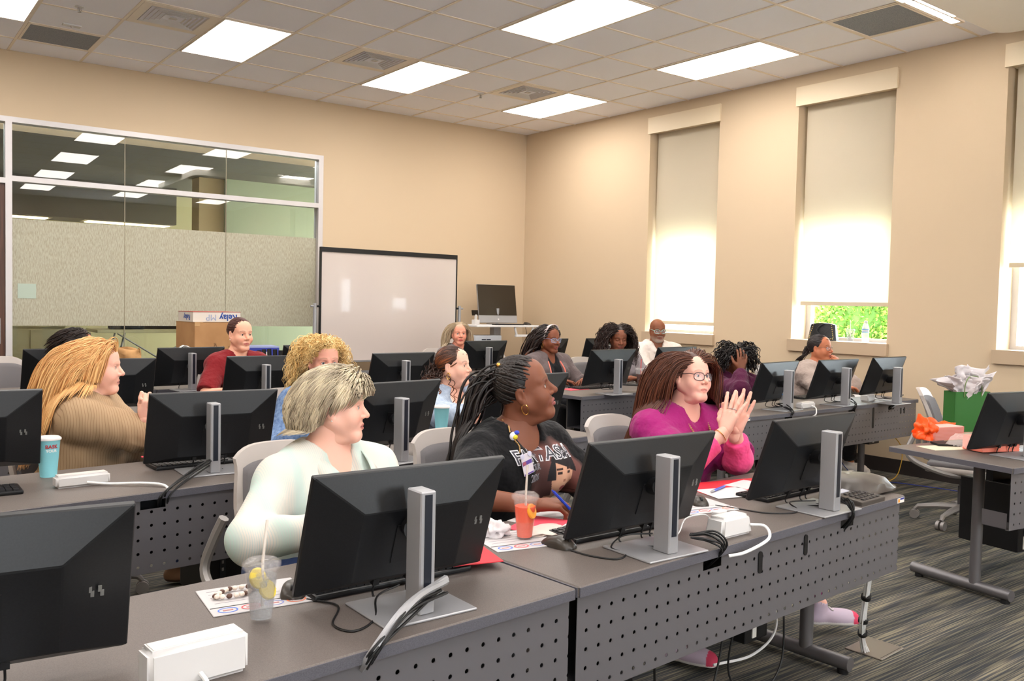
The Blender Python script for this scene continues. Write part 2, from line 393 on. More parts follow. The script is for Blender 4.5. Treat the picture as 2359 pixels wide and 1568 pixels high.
    # sprinklers
    for x,y,l in ((gx(8)-0.35, gy(2)-0.1,'small white sprinkler head in the top left ceiling tile'),(-1.78-0.02,-1.75+0.25,'small sprinkler head in a tile between the two rear lights')):
        t = thing('sprinkler', l, 'sprinkler', (x,y,CEIL), 0)
        mb = MB(); mb.lathe([(0.032,-0.001),(0.034,-0.006),(0.012,-0.010)], 20); mb.build('escutcheon', M_WHITE, t, True)
        mb = MB(); mb.cyl((0,0,-0.008),(0,0,-0.04),0.006); mb.tube([(0.014,0,-0.01),(0.016,0,-0.03),(0,0,-0.042),(-0.016,0,-0.03),(-0.014,0,-0.01)],0.0025,6); mb.lathe([(0.016,-0.042),(0.016,-0.045)],16); mb.build('head', M_CHAIRMT, t, True)
    t = thing('ceiling_sensor', 'small flat sensor plate in a ceiling tile above the left grille', 'sensor', (gx(8)-0.3, gy(1)-0.15, CEIL), 0)
    mb = MB(); mb.box(-0.07,0.07,-0.035,0.035,-0.012,0,None,0.004); mb.build('housing', M_WHITE, t); mb = MB(); mb.sphere((0,0,-0.014),0.012); mb.build('lens', M_WHITE, t, True)
    # long slot light and white ceiling-hung housing at the right
    t = thing('slot_light', 'narrow bright slot light beside the white ceiling box at the top right', 'light', (-0.85,-5.905,CEIL-0.012), 0)
    mb = MB(); mb.box(-0.42,0.42,-0.035,0.035,0.002,0.011,None,0.002); mb.build('diffuser', diff, t)
    mb = MB(); mb.box(-0.46,0.46,0.035,0.05,0,0.012); mb.box(-0.46,0.46,-0.05,-0.035,0,0.012); mb.box(-0.46,-0.42,-0.035,0.035,0,0.012); mb.box(0.42,0.46,-0.035,0.035,0,0.012); mb.build('frame', frm, t)
    t = thing('ceiling_canopy', 'large white rounded box hung under the ceiling at the top right', 'ceiling box', (-1.44,-7.56,CEIL-0.12), 0)
    mb = MB(); rr = 0.16; pts = []; hx, hy = 1.22, 1.42
    for cx,cy,a0 in ((hx-rr,hy-rr,0),(-hx+rr,hy-rr,90),(-hx+rr,-hy+rr,180),(hx-rr,-hy+rr,270)):
        for q in range(9): a = math.radians(a0+q*11.25); pts.append((cx+rr*math.cos(a), cy+rr*math.sin(a)))
    mb.prism(pts, 0, 0.10); mb.build('housing', mat('canopy_white', (232,226,218), 0.4), t, 30)
    mb = MB(); mb.box(-0.9,-0.8,-1,-0.9,0.10,0.13); mb.box(0.8,0.9,0.9,1,0.10,0.13); mb.box(0.8,0.9,-1,-0.9,0.10,0.13); mb.box(-0.9,-0.8,0.9,1,0.10,0.13); mb.build('hanger', M_GREY, t)
ceiling_fittings()

def glass_partition():
    t = struct(thing('window_5', None, None, (0,0,0)))
    mb = MB(); D = -0.01
    P = lambda u,d,z: PB(u, D+d, z)
    fw = 0.055
    for (u0,u1,z0,z1) in ((-7.15,-2.90,3.0,3.05),(-6.06,-6.005,0,3.0),(-2.955,-2.90,0,3.0),(-6.005,-2.955,2.455,2.505),(-7.10,-6.06,2.43,2.48),(-7.15,-7.10,0,3.0),(-6.005,-2.955,0,0.08)):
        wall_piece(mb, P, u0, u1, z0, z1, 0.12)
    mb.build('window_frame', M_ALU, t)
    g = mat('partition_glass', (240,243,238), 0.0, trans=1.0, ior=1.45, spec=0.5)
    for (u0,u1,z0,z1) in ((-6.005,-5.008,0.08,2.455),(-5.004,-3.99,0.08,2.455),(-3.986,-2.955,0.08,2.455),(-6.005,-5.008,2.505,3.0),(-5.004,-3.99,2.505,3.0),(-3.986,-2.955,2.505,3.0),(-7.10,-6.06,2.48,3.0)):
        mb = MB(); wall_piece(mb, lambda u,d,z: PB(u,0.05+d,z), u0,u1,z0,z1,0.010); mb.build('window_pane', g, t)
    mb = MB()
    for u in (-5.006,-3.988): wall_piece(mb, lambda a,d,z: PB(a,0.048+d,z), u-0.003,u+0.003,0.08,2.455,0.014); wall_piece(mb, lambda a,d,z: PB(a,0.048+d,z), u-0.003,u+0.003,2.505,3.0,0.014)
    mb.build('glass_joint', mat('glass_joint', (150,140,118), 0.4), t)
    m, nt, b, N, L = node_mat('frosted_film')
    tc = N.new('ShaderNodeTexCoord'); mp = N.new('ShaderNodeMapping'); mp.inputs['Scale'].default_value = (170,1,26)
    n = N.new('ShaderNodeTexNoise'); n.inputs['Scale'].default_value = 1; n.inputs['Detail'].default_value = 2
    cr = N.new('ShaderNodeValToRGB'); cr.color_ramp.elements[0].position = 0.4; cr.color_ramp.elements[1].position = 0.62
    cr.color_ramp.elements[0].color = (*srgb(208,206,186),1); cr.color_ramp.elements[1].color = (*srgb(186,178,154),1)
    L.new(tc.outputs['Object'], mp.inputs[0]); L.new(mp.outputs[0], n.inputs['Vector']); L.new(n.outputs['Fac'], cr.inputs[0]); L.new(cr.outputs[0], b.inputs['Base Color'])
    b.inputs['Roughness'].default_value = 0.6
    tl = N.new('ShaderNodeBsdfTranslucent'); L.new(cr.outputs[0], tl.inputs[0]); mx = N.new('ShaderNodeMixShader'); mx.inputs[0].default_value = 0.3
    L.new(b.outputs[0], mx.inputs[1]); L.new(tl.outputs[0], mx.inputs[2]); L.new(mx.outputs[0], N['Material Output'].inputs[0])
    for (u0,u1) in ((-6.003,-5.01),(-5.002,-3.992),(-3.984,-2.957)):
        mb = MB(); wall_piece(mb, lambda u,d,z: PB(u,0.045+d,z), u0,u1,1.10,2.11,0.002); mb.build('frosted_film', m, t)
    mb = MB(); wall_piece(mb, lambda u,d,z: PB(u,0.041+d,z), -5.955,-5.80,1.36,1.50,0.002); o = mb.build('pale_blue_patch', mat('patch_blue', (176,190,176), 0.8))  # plain pale blue plate just in front of the film
    tag(o, 'pale blue square on the frosted glass beside the door frame', 'notice')
    # wooden door
    d = struct(thing('door_1', None, None))
    wood = noise_color('dark_wood', (74,46,34), (96,62,46), scale=(30,30,1.2), nscale=2.0, rough=0.4)
    mb = MB(); wall_piece(mb, lambda u,dd,z: PB(u,0.02+dd,z), -7.10,-6.062,0.01,2.43,0.045); mb.build('door_leaf', wood, d)
    mb = MB(); wall_piece(mb, lambda u,dd,z: PB(u,0.012+dd,z), -6.16,-6.10,0.93,1.17,0.01); mb.build('lock_plate', M_SILVER, d)
    x,y,z = PB(-6.13,-0.03,1.0); mb = MB(); mb.tube(bez([(x,y+0.04,z),(x,y-0.01,z),(x-0.03,y-0.02,z),(x-0.11,y-0.02,z)],12),0.009,8); mb.build('door_handle', M_SILVER, d, True)
    # room behind the glass
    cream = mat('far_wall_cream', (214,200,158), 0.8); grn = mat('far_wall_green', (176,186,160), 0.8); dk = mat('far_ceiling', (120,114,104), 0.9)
    mb = MB(); mb.box(-11,0.6,4.6,4.75,0,3.4); struct(mb.build('wall_far', cream))
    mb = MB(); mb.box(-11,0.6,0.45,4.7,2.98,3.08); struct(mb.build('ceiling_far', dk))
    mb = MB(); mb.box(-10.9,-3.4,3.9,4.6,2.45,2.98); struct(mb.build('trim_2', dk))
    mb = MB(); mb.box(-3.55,-3.22,2.4,2.7,0,2.98); struct(mb.build('trim_3', mat('far_column', (206,186,150), 0.8)))
    mb = MB(); mb.box(-3.22,0.6,2.3,2.42,0,2.98); struct(mb.build('wall_side', grn))
    mb = MB(); mb.box(-11.1,-10.95,0.45,4.7,0,3.0); struct(mb.build('wall_end', cream))
    for x,l in ((-7.2,'far room light out of view'),(-5.6,'long dim light strip in the room behind the glass, left'),(-4.0,'long dim light strip in the room behind the glass, right')):
        t2 = thing('light_strip', l, 'light', (x,4.2,2.431), 0); mb = MB(); mb.box(-0.55,0.55,-0.14,0.14,0,0.012); mb.build('diffuser', mat('far_diffuser', (255,255,255), 0.5, emit=(255,236,190), estr=2.5), t2)
        mb = MB(); mb.box(-0.6,0.6,-0.17,0.17,0.012,0.018); mb.build('frame', M_GRID, t2)
    # furniture behind the glass
    t2 = thing('storage_counter', 'cream drawer counter with clutter on top in the room behind the glass', 'counter', (-5.6,3.6,0), 0)
    cm = mat('cream_cabinet', (214,206,170), 0.6)
    mb = MB(); mb.box(-0.62,0.62,-0.3,0.3,0,0.98); mb.build('body', cm, t2)
    mb = MB(); mb.box(-0.68,0.68,-0.34,0.33,0.98,1.03); mb.build('worktop', cm, t2)
    for k in range(3): mb = MB(); mb.box(-0.6+0.41*k,-0.22+0.41*k,-0.318,-0.3,0.1,0.94); mb.build('cabinet_door', cm, t2)
    cols = [(120,60,50),(225,220,205),(170,150,90),(215,210,200),(90,90,110),(230,225,210),(140,110,80)]
    for k,c in enumerate(cols):
        mb = MB(); x = -6.15+k*0.17; mb.box(x-0.07,x+0.07,3.45,3.6,1.03,1.03+0.05+0.02*(k%3),None,0.005); o = mb.build('supply_box', mat('clutter%d'%k, c, 0.7)); tag(o, 'small box of supplies on the cream counter behind the glass', 'box', 'small boxes on the cream counter behind the glass')
    t2 = thing('folding_table', 'white folding table with black bags on it behind the glass', 'table', (-3.9,2.9,0), 0)
    mb = MB(); mb.box(-0.85,0.6,-0.35,0.35,0.93,0.97,None,0.008); mb.build('tabletop', cm, t2)
    for sx in (-0.6,0.4):
        for sy in (-0.25,0.25): mb = MB(); mb.tube([(sx+0.1,sy,0.93),(sx-0.12,sy,0)],0.013,8); mb.build('leg', M_SILVER, t2)
    mb = MB(); mb.tube([(-0.6,-0.3,0.92),(-0.1,-0.3,0.6)],0.01,8); mb.tube([(0.4,-0.3,0.92),(-0.1,-0.3,0.6)],0.01,8); mb.build('brace', M_SILVER, t2)
    for x,y,w,l in ((-4.35,2.8,0.2,'black carrying case lying on the folding table behind the glass, left one'),(-3.9,2.95,0.26,'flat dark case on the folding table behind the glass, right one')):
        mb = MB(); mb.box(x-w,x+w,y-0.12,y+0.12,0.97,1.045,None,0.02); o = mb.build('equipment_case', mat('dark_case', (40,42,52), 0.6)); tag(o, l, 'case')
    t2 = thing('dark_doorway', 'dark doorway with a wooden post at the left in the room behind the glass', 'doorway', (-6.9,3.4,0), 0)
    mb = MB(); mb.box(-0.5,0.36,-0.2,0.2,0,1.3); mb.build('body', mat('doorway_shade', (52,46,38), 0.6), t2); mb = MB(); mb.box(0.36,0.48,-0.24,0.2,0,1.5); mb.build('side_post', wood, t2)  # dark box stands in for the shade inside the doorway, beside its post
glass_partition()

def outdoors():
    grn = mat('hedge_leaf', (96,150,46), 0.6, vcol=True)
    mb = MB(); mb.box(1.0,14,-20,10,-0.4,-0.3); struct(mb.build('ground', mat('pale_paving', (230,228,220), 0.9)))
    # hedge: cones made of many small leaf blades over a green core
    def cone(cx, cy, R, H, n, label):
        rng = np.random.default_rng(int(abs(cy*100)))
        u = rng.random(n); th = rng.random(n)*2*PI; z = u*H; r = R*(1-0.75*(z/H)**1.4)*(0.93+0.14*rng.random(n))
        P = np.stack([cx+r*np.cos(th), cy+r*np.sin(th), z-0.3], 1)
        d = np.stack([np.cos(th), np.sin(th), rng.normal(0.4,0.5,n)], 1); d /= np.linalg.norm(d,axis=1)[:,None]
        s = rng.normal(size=(n,3)); s -= (s*d).sum(1)[:,None]*d; s /= np.linalg.norm(s,axis=1)[:,None]
        L = (0.06+0.06*rng.random(n))[:,None]; w = 0.03
        V = np.concatenate([P-s*w, P+s*w, P+d*L+s*w*0.5, P+d*L-s*w*0.5]); i = np.arange(n); F = np.stack([i,i+n,i+2*n,i+3*n],1)
        g = rng.random(n)[:,None]; c = np.array(srgb(84,130,40))*(1-g)+np.array(srgb(200,225,120))*g; C = np.tile(c,(4,1))
        t = thing('conifer', label, 'hedge tree', (0,0,0), 0, 'evergreens outside the windows')
        mesh_np('foliage', V, F, grn, t, C, smooth=False)
        mb = MB(); mb.lathe([(R*0.9,-0.3),(R*0.86,H*0.4),(R*0.3,H-0.3)], 20, Matrix.Translation((cx,cy,0))); mb.build('core', mat('hedge_dark', (84,120,52), 0.9), t, True)
    cone(3.6,-2.70,0.58,3.2,22000,'bright green conifer outside the middle window, left behind the bag')
    cone(4.2,-1.25,0.72,3.2,9000,'bright green conifer outside, partly hidden by the window frame')
    cone(3.4,-4.22,0.60,3.0,20000,'bright green conifer outside the middle window, behind the water bottle')
outdoors()

# ---------------------------------------------------------------- desks
DZ = 0.71
def desk(label, x, y, L, ang, legs=(0.14,-0.14), depth=0.61, slots=(), group=None, sticker=None, backing=True):
    "x,y: front-left corner of the top (panel side, towards the camera); local x runs along the front"
    t = thing('training_desk', label, 'desk', (x,y,0), math.radians(ang), group)
    mb = MB(); mb.box(0.004,L-0.004,0,depth,DZ-0.028,DZ,None,0.003,1); mb.build('desktop', M_TOP, t)
    mb = MB(); mb.box(0.006,L-0.006,-0.003,0.004,DZ-0.0275,DZ-0.003); mb.box(0.0,0.004,0.004,depth-0.004,DZ-0.0275,DZ-0.003); mb.box(L-0.004,L,0.004,depth-0.004,DZ-0.0275,DZ-0.003); mb.build('edge_band', M_EDGE, t)
    # modesty panel with notches for cables
    mb = MB(); z0, z1 = 0.415, 0.682; cuts = sorted(slots); xs = 0.012
    for c in cuts:
        mb.box(xs,c-0.045,0.012,0.014,z0,z1); mb.box(c-0.045,c+0.045,0.012,0.014,z0,z1-0.035); xs = c+0.045
    mb.box(xs,L-0.012,0.012,0.014,z0,z1)
    mb.build('modesty_panel', M_PERF, t)
    mb = MB(); mb.box(0.012,L-0.012,0.014,0.030,z0-0.001,z0+0.001); mb.box(0.012,L-0.012,0.010,0.034,z1,z1+0.0015); mb.build('panel_flange', M_GREY, t)
    # added dark tray behind panel so the notches read dark
    if backing: mb = MB(); mb.box(0.02,L-0.02,0.16,0.162,z0+0.04,z1-0.01); mb.box(0.02,L-0.02,0.03,0.16,z0+0.04,z0+0.042); mb.build('dark_backing', mat('backing_dark', (34,34,38), 0.6), t)
    for c in legs:
        lx = c if c > 0 else L+c
        mb = MB(); mb.cyl((lx,0.31,0.055),(lx,0.31,DZ-0.03),0.027,n=20); mb.box(lx-0.04,lx+0.04,0.2,0.42,DZ-0.04,DZ-0.03); lg = mb.build('leg', M_GREY, t, True)
        mb = MB(); mb.cyl((lx,0.12,0.042),(lx,0.66,0.042),0.028,n=20); mb.build('foot_bar', M_GREY, lg, True)
        mb = MB(); mb.cyl((lx,0.15,0.0),(lx,0.15,0.02),0.022,n=12); mb.build('glide', M_BLACK, lg, True); mb = MB(); mb.cyl((lx,0.62,0.0),(lx,0.62,0.02),0.022,n=12); mb.build('glide', M_BLACK, lg, True)
    if sticker is not None:
        mb = MB(); mb.box(sticker,sticker+0.055,-0.0038,-0.003,DZ-0.025,DZ-0.006); s = mb.build('asset_sticker', mat('sticker_white', (225,222,215), 0.6), t)
        mb = MB(); mb.box(sticker+0.022,sticker+0.052,-0.0044,-0.0038,DZ-0.014,DZ-0.007); mb.build('blue_band', mat('sticker_blue', (40,50,130), 0.6), s)
        mb = MB(); mb.box(sticker+0.004,sticker+0.018,-0.0044,-0.0038,DZ-0.022,DZ-0.009); mb.build('orange_dot', mat('sticker_orange', (220,150,50), 0.6), s)
    return t
def oval_hole(t, x, z, w=0.022, h=0.07):
    pts = [(x+w/2*math.cos(a)*1.0, z+(h/2-w/2)*(1 if math.sin(a)>0 else -1)+w/2*math.sin(a)) for a in [2*PI*i/20 for i in range(20)]]
    mb = MB(); n = 20; v = [(p[0],0.0085,p[1]) for p in pts]+[(p[0],0.0155,p[1]) for p in pts]
    mb.add(v, [tuple(range(n)), tuple(range(2*n-1,n-1,-1))]+[(i,n+i,n+(i+1)%n,(i+1)%n) for i in range(n)]); mb.build('cable_grommet', M_BLACK, t)
gA = 'training desks'
D_A1 = desk('grey training desk at the bottom left, its front edge along the bottom of the picture', -7.60,-7.855,1.795,4.9,slots=(0.86,),group=gA)
D_A2 = desk('grey training desk in front, with orange drink and desk phone on it', -5.805,-7.70,1.80,4.2,slots=(0.58,1.38),group=gA,sticker=1.735)
oval_hole(D_A2,0.83,0.62); oval_hole(D_A2,1.10,0.63)
mb = MB(); mb.box(0.0,0.02,0.0,0.02,0,0.001)
D_B1 = desk('grey training desk with the blue paper cup at the left of the second row', -7.55,-6.175,1.775,5.5,slots=(1.18,),group=gA)
D_B2 = desk('grey training desk of the second row ending behind the woman in the black T-shirt', -5.775,-6.00,1.80,5.6,slots=(0.7,),group=gA)
D_C2 = desk('long grey training desk against the window wall in the second row, water bottle on it', -2.641,-5.735,2.33,1.5,legs=(0.2,-0.30),slots=(0.53,1.34,1.92),group=gA,sticker=0.02)
oval_hole(D_C2,1.65,0.60,0.022,0.16); oval_hole(D_C2,2.07,0.63,0.018,0.05); oval_hole(D_C2,2.125,0.63,0.018,0.05)
D_C1 = desk('long grey training desk in the third row at the right, iced cola on it', -2.755,-4.30,2.42,5.0,legs=(0.2,-0.3),slots=(0.9,1.9),group=gA)
D_R1 = desk('grey training desk at the right edge with orange napkin packs and green gift bag', -3.00,-7.535,1.80,-8.0,legs=(0.24,-0.3),group=gA,depth=0.66,backing=False)
D_Cl1 = desk('grey training desk at the left of the third row behind the blonde woman', -7.45,-4.02,1.795,3.5,group=gA)
D_Cl2 = desk('grey training desk of the third row in front of the woman in maroon scrubs', -5.65,-3.90,1.86,4.0,group=gA)
D_D1 = desk('grey training desk at the left of the back row with the paper bag on it', -7.2,-2.60,1.795,3.0,group=gA)
D_D2 = desk('grey training desk in the back row with the cream lidded tub on it', -5.40,-2.50,1.80,3.0,group=gA)
D_D3 = desk('grey training desk in the back row in front of the woman with long grey hair', -2.95,-2.45,1.6,2.0,group=gA)
D_D4 = desk('grey training desk in the back right corner near the windows', -1.32,-2.36,1.2,2.0,group=gA,slots=())

# ---------------------------------------------------------------- monitors
def make_monitor():
    t = thing('monitor', None, 'monitor')
    # stand: base plate, column (behind the panel, towards the camera = -y), slot strip
    mb = MB(); mb.box(-0.148,0.088,-0.190,0.006,0.0,0.006,None,0.002,1); mb.build('base_plate', M_SILVER, t)
    mb = MB(); mb.box(-0.053,-0.013,-0.166,-0.104,0.006,0.282,None,0.003,1); c = mb.build('stand_column', M_SILVER, t)
    mb = MB(); mb.box(-0.0425,-0.0235,-0.1672,-0.1655,0.055,0.275); mb.build('cable_slot', mat('slot_dark', (26,30,40), 0.35), c)
    mb = MB(); mb.cyl((-0.033,-0.11,0.185),(-0.01,-0.05,0.178),0.026,n=14); mb.build('hinge_arm', M_BLACK, t, True)
    # panel in its own upright frame, origin at its centre, screen faces +y
    w, h = 0.515, 0.307; mb = MB(); 
    o = [(-w/2,-h/2),(w/2,-h/2),(w/2,h/2),(-w/2,h/2)]; i = [(-0.140,-0.110),(0.140,-0.110),(0.140,0.070),(-0.140,0.070)]
    v = [(x,0.006,z) for x,z in o]+[(x,-0.008,z) for x,z in o]+[(x,-0.052,z) for x,z in i]
    f = [(0,3,2,1)]+[(k,(k+1)%4,4+(k+1)%4,4+k) for k in range(4)]+[(4+k,4+(k+1)%4,8+(k+1)%4,8+k) for k in range(4)]+[(8,9,10,11)]
    mb.add(v,f)
    bm = bmesh.new(); me = bpy.data.meshes.new('t'); me.from_pydata(mb.v,[],mb.f); bm.from_mesh(me); bmesh.ops.recalc_face_normals(bm, faces=bm.faces)
    bmesh.ops.bevel(bm, geom=bm.edges[:], offset=0.0022, segments=1, affect='EDGES'); me.name = 'back_shell'; bm.to_mesh(me); bm.free()
    p = link('back_shell', me, M_MON, t); p.location = (0,0,0.174); p.rotation_euler = (math.radians(-(-19.0)),0,0)
    mb = MB(); mb.box(-w/2+0.006,w/2-0.006,0.0065,0.0085,-h/2+0.014,h/2-0.006); s = mb.build('screen', M_BLACKG, p)
    mb = MB(); mb.box(-0.05,0.05,-0.0545,-0.0515,-0.07,0.03); mb.build('mount_plate', M_BLACK, p)
    mb = MB()
    for sx in (-0.012,0.004): mb.box(0.195+sx,0.201+sx,-0.0355,-0.033,-0.004,0.008); mb.box(0.199+sx,0.205+sx,-0.0345,-0.032,-0.014,-0.002)
    mb.build('maker_mark', mat('mark_grey', (110,110,108), 0.4), p)
    mb = MB()
    for k,x in enumerate((-0.07,0.02,0.055)):
        mb.box(x-0.008,x+0.008,-0.043,-0.027,-0.135,-0.112)
        mb.tube(bez([(x,-0.036,-0.13),(x,-0.04,-0.165+0.0),(x*0.8,-0.08,-0.16),(x*0.3,-0.14,-0.13)],12),0.0026,6)
    mb.build('cables', M_CABLE, p, True)
    return t
# origin of the monitor = desk point below the panel centre; (x, y, yaw, dz, label)
PROTO = make_monitor()
MONS = [
 (-6.131,-7.398,-0.2,0.0,'black monitor in front of the woman in the mint striped shirt, largest whole one'),
 (-7.08,-7.480,-6,0.012,'black monitor cut by the left edge at the bottom left corner'),
 (-5.25,-7.373,-1.2,0.002,'black monitor between the orange drink and the white power box, front desk'),
 (-4.321,-7.322,1.3,0.004,'black monitor on the front desk beside the conference phone'),
 (-5.982,-5.493,-2.3,0.0,'black monitor behind the blue paper cup and in front of the woman in tan'),
 (-6.91,-5.42,-4,0.03,'black monitor cut by the left edge in the second row, blue cup at its right'),
 (-5.20,-5.66,8,0.025,'black monitor right behind the face of the woman in the mint striped shirt'),
 (-4.30,-5.56,3,0.025,'black monitor behind the face of the woman in the black T-shirt'),
 (-2.068,-3.879,2.5,0.035,'black monitor on the third row right desk, left of the iced cola'),
 (-0.996,-3.629,1.2,0.03,'black monitor on the third row right desk in front of the bald man'),
 (-0.22,-3.75,3,0.03,'black monitor behind the person covering the face with a hand'),
 (-1.70,-5.28,7,0.015,'black monitor left of the clear water bottle on the window side desk'),
 (-0.96,-5.302,-0.2,0.018,'black monitor in front of the woman in the grey sweatshirt'),
 (-0.45,-5.438,2.6,0.035,'black monitor at the right end of the desk by the window wall'),
 (-2.30,-7.22,-10,0.0,'black monitor cut by the right edge behind the orange napkin packs'),
 (-5.98,-3.55,-3,0.015,'black monitor behind the profile of the long haired blonde woman'),
 (-4.97,-3.50,0,0.012,'black monitor in front of the woman in maroon scrubs'),
 (-3.86,-3.45,0,0.012,'black monitor between the curly blonde woman and the woman with brown curls'),
 (-5.06,-2.157,6.0,0.0,'black monitor on the back row to the left of the woman in maroon'),
 (-5.97,-2.12,2,0.0,'black monitor at the far left of the back row beside the door frame'),
 (-3.95,-2.0,0,0.0,'black monitor in the back row between the whiteboard post and the woman in maroon'),
 (-2.05,-1.996,3.2,0.02,'black monitor in front of the woman with long grey hair, back row'),
 (-1.11,-1.88,2,0.03,'black monitor behind the woman with the headband'),
 (-0.30,-1.9,-4,0.03,'black monitor behind the woman with long dark hair looking down'),
]
def place_monitors():
    for k,(x,y,a,dz,l) in enumerate(MONS):
        x = -7.249+0.945*(x+7.249); y = -9.301+0.945*(y+9.301)
        if k == 0: m = PROTO; m.location = (x,y,DZ); m.rotation_euler = (0,0,math.radians(a)); m['label'] = l; m['group'] = 'desk monitors'
        else: m = dup(PROTO, (x,y,DZ), math.radians(a), l)
        if dz:
            for ch in m.children:
                if ch.name.startswith('back_shell'): ch.location.z += dz
place_monitors()

# ---------------------------------------------------------------- chairs
def make_chair():
    t = thing('office_chair', None, 'chair')
    # faces -y (towards the desk's user side is -y for everybody in this room)
    mb = MB(); n = 14; m_ = 16; sh = []
    def back(u, v, off):
        # u -1..1 across, v 0..1 up
        hw = 0.170 + 0.032*math.sin(PI*min(1,v*1.1)) ; x = u*hw
        rnd = 1-(abs(u)**4)*0.10*(1 if v > 0.5 else 0)
        z = 0.50 + 0.40*v*rnd
        y = 0.20 + 0.10*v + 0.03*math.sin(v*PI)*-1 - 0.045*u*u + off
        return (x,y,z)
    for off in (0.012,-0.012):
        for j in range(m_+1):
            for i in range(n+1): sh.append(back(-1+2*i/n, j/m_, off))
    W1 = n+1; S = (m_+1)*W1; f = []
    for j in range(m_):
        for i in range(n): a = j*W1+i; f.append((a,a+1,a+W1+1,a+W1)); f.append((S+a,S+a+W1,S+a+W1+1,S+a+1))
    for j in range(m_): a = j*W1; f.append((a,a+W1,S+a+W1,S+a)); a = j*W1+n; f.append((a,S+a,S+a+W1,a+W1))
    for i in range(n): f.append((i,S+i,S+i+1,i+1)); a = m_*W1+i; f.append((a,a+1,S+a+1,S+a))
    mb.add(sh,f); mb.build('back_shell', M_CHAIRSH, t, 50)
    mb = MB(); sh = []; 
    for off in (-0.013,-0.030):
        for j in range(m_+1):
            for i in range(n+1):
                k = 1.0 if off > -0.02 else 0.93; sh.append(back((-1+2*i/n)*0.86*k, 0.04+0.83*(0.5+(j/m_-0.5)*k), off))
    mb.add(sh,f); mb.build('back_cushion', M_CHAIRUP, t, 50)
    mb = MB(); mb.box(-0.235,0.235,-0.25,0.21,0.365,0.405,None,0.018,3); mb.build('seat_shell', M_CHAIRSH, t, 50)
    mb = MB(); mb.box(-0.225,0.225,-0.24,0.20,0.400,0.432,None,0.015,3); mb.build('seat', M_CHAIRUP, t, 50)
    for s in (-1,1):
        mb = MB(); mb.tube(bez([(s*0.15,-0.12,0.36),(s*0.225,0.06,0.36),(s*0.245,0.24,0.415),(s*0.245,0.315,0.48),(s*0.225,0.29,0.58),(s*0.205,0.255,0.66)],24),0.018,8); mb.build('side_frame', M_CHAIRMT, t, True)
        mb = MB(); mb.tube([(s*0.09,0.10,0.40),(s*0.09,0.225,0.44),(s*0.09,0.235,0.56)],0.015,8); mb.build('back_bracket', M_CHAIRMT, t, True)
    mb = MB(); mb.lathe([(0.03,0.11),(0.03,0.26),(0.022,0.26),(0.022,0.35),(0.07,0.35),(0.07,0.365)],16); mb.build('gas_lift', M_GREY, t, 40)
    for k in range(5):
        a = 2*PI*k/5+0.3; c, s = math.cos(a), math.sin(a)
        mb = MB(); mb.tube([(0.02*c,0.02*s,0.115),(0.15*c,0.15*s,0.105),(0.27*c,0.27*s,0.085),(0.29*c,0.29*s,0.062)],[0.026,0.022,0.016,0.012],8); lg = mb.build('base_arm', M_CHAIRMT, t, True)
        mb = MB()
        for q in (-1,1): mb.cyl((0.29*c-q*0.006*s,0.29*s+q*0.006*c,0.030),(0.29*c-q*0.026*s,0.29*s+q*0.026*c,0.030),0.030,n=14)
        mb.build('caster', M_CHAIRMT, lg, 40)
    return t
CHAIRP = make_chair()
CHAIRS = [
 (-6.00,-6.60,6,'grey office chair under the woman in the mint striped shirt'),
 (-5.31,-6.62,4,'grey office chair under the woman in the black T-shirt'),
 (-4.38,-6.60,6,'grey office chair under the woman in magenta, its back beside her long hair'),
 (-6.42,-4.92,40,'grey office chair under the long haired blonde woman in tan'),
 (-5.22,-4.82,8,'grey office chair under the curly blonde woman in denim'),
 (-4.37,-4.80,0,'grey office chair under the woman with brown curls'),
 (-4.95,-2.80,0,'grey office chair under the woman in maroon scrubs'),
 (-6.05,-2.78,0,'grey office chair under the dark haired person behind the blonde woman'),
 (-2.27,-3.05,0,'grey office chair under the woman with the headband'),
 (-1.45,-3.10,0,'grey office chair under the woman with long dark hair looking down'),
 (-0.70,-2.86,0,'grey office chair under the bald man in the white hoodie'),
 (-1.36,-4.48,0,'grey office chair under the person covering the face with a hand'),
 (-0.50,-4.58,8,'grey office chair under the woman in the grey sweatshirt'),
 (-2.05,-1.35,0,'grey office chair under the woman with long grey hair'),
 (-1.30,-6.52,20,'empty grey office chair behind the green gift bag'),
 (-6.28,-1.55,0,'empty grey office chair beside the door frame in the back row'),
 (-5.35,-1.50,4,'empty grey office chair behind the brown paper bag'),
 (-1.22,-1.15,-10,'empty dark grey office chair right of the woman with long grey hair'),
 (-0.45,-1.25,20,'empty grey office chair in the back corner behind the woman with the headband'),
 (-0.72,-7.05,-30,'grey office chair cut by the right edge, mostly hidden by the computer tower'),
]
def place_chairs():
    for k,(x,y,a,l) in enumerate(CHAIRS):
        if k == 0: m = CHAIRP; m.location = (x,y,0); m.rotation_euler = (0,0,math.radians(a)); m['label'] = l; m['group'] = 'office chairs'
        else: dup(CHAIRP, (x,y,0), math.radians(a), l)
place_chairs()

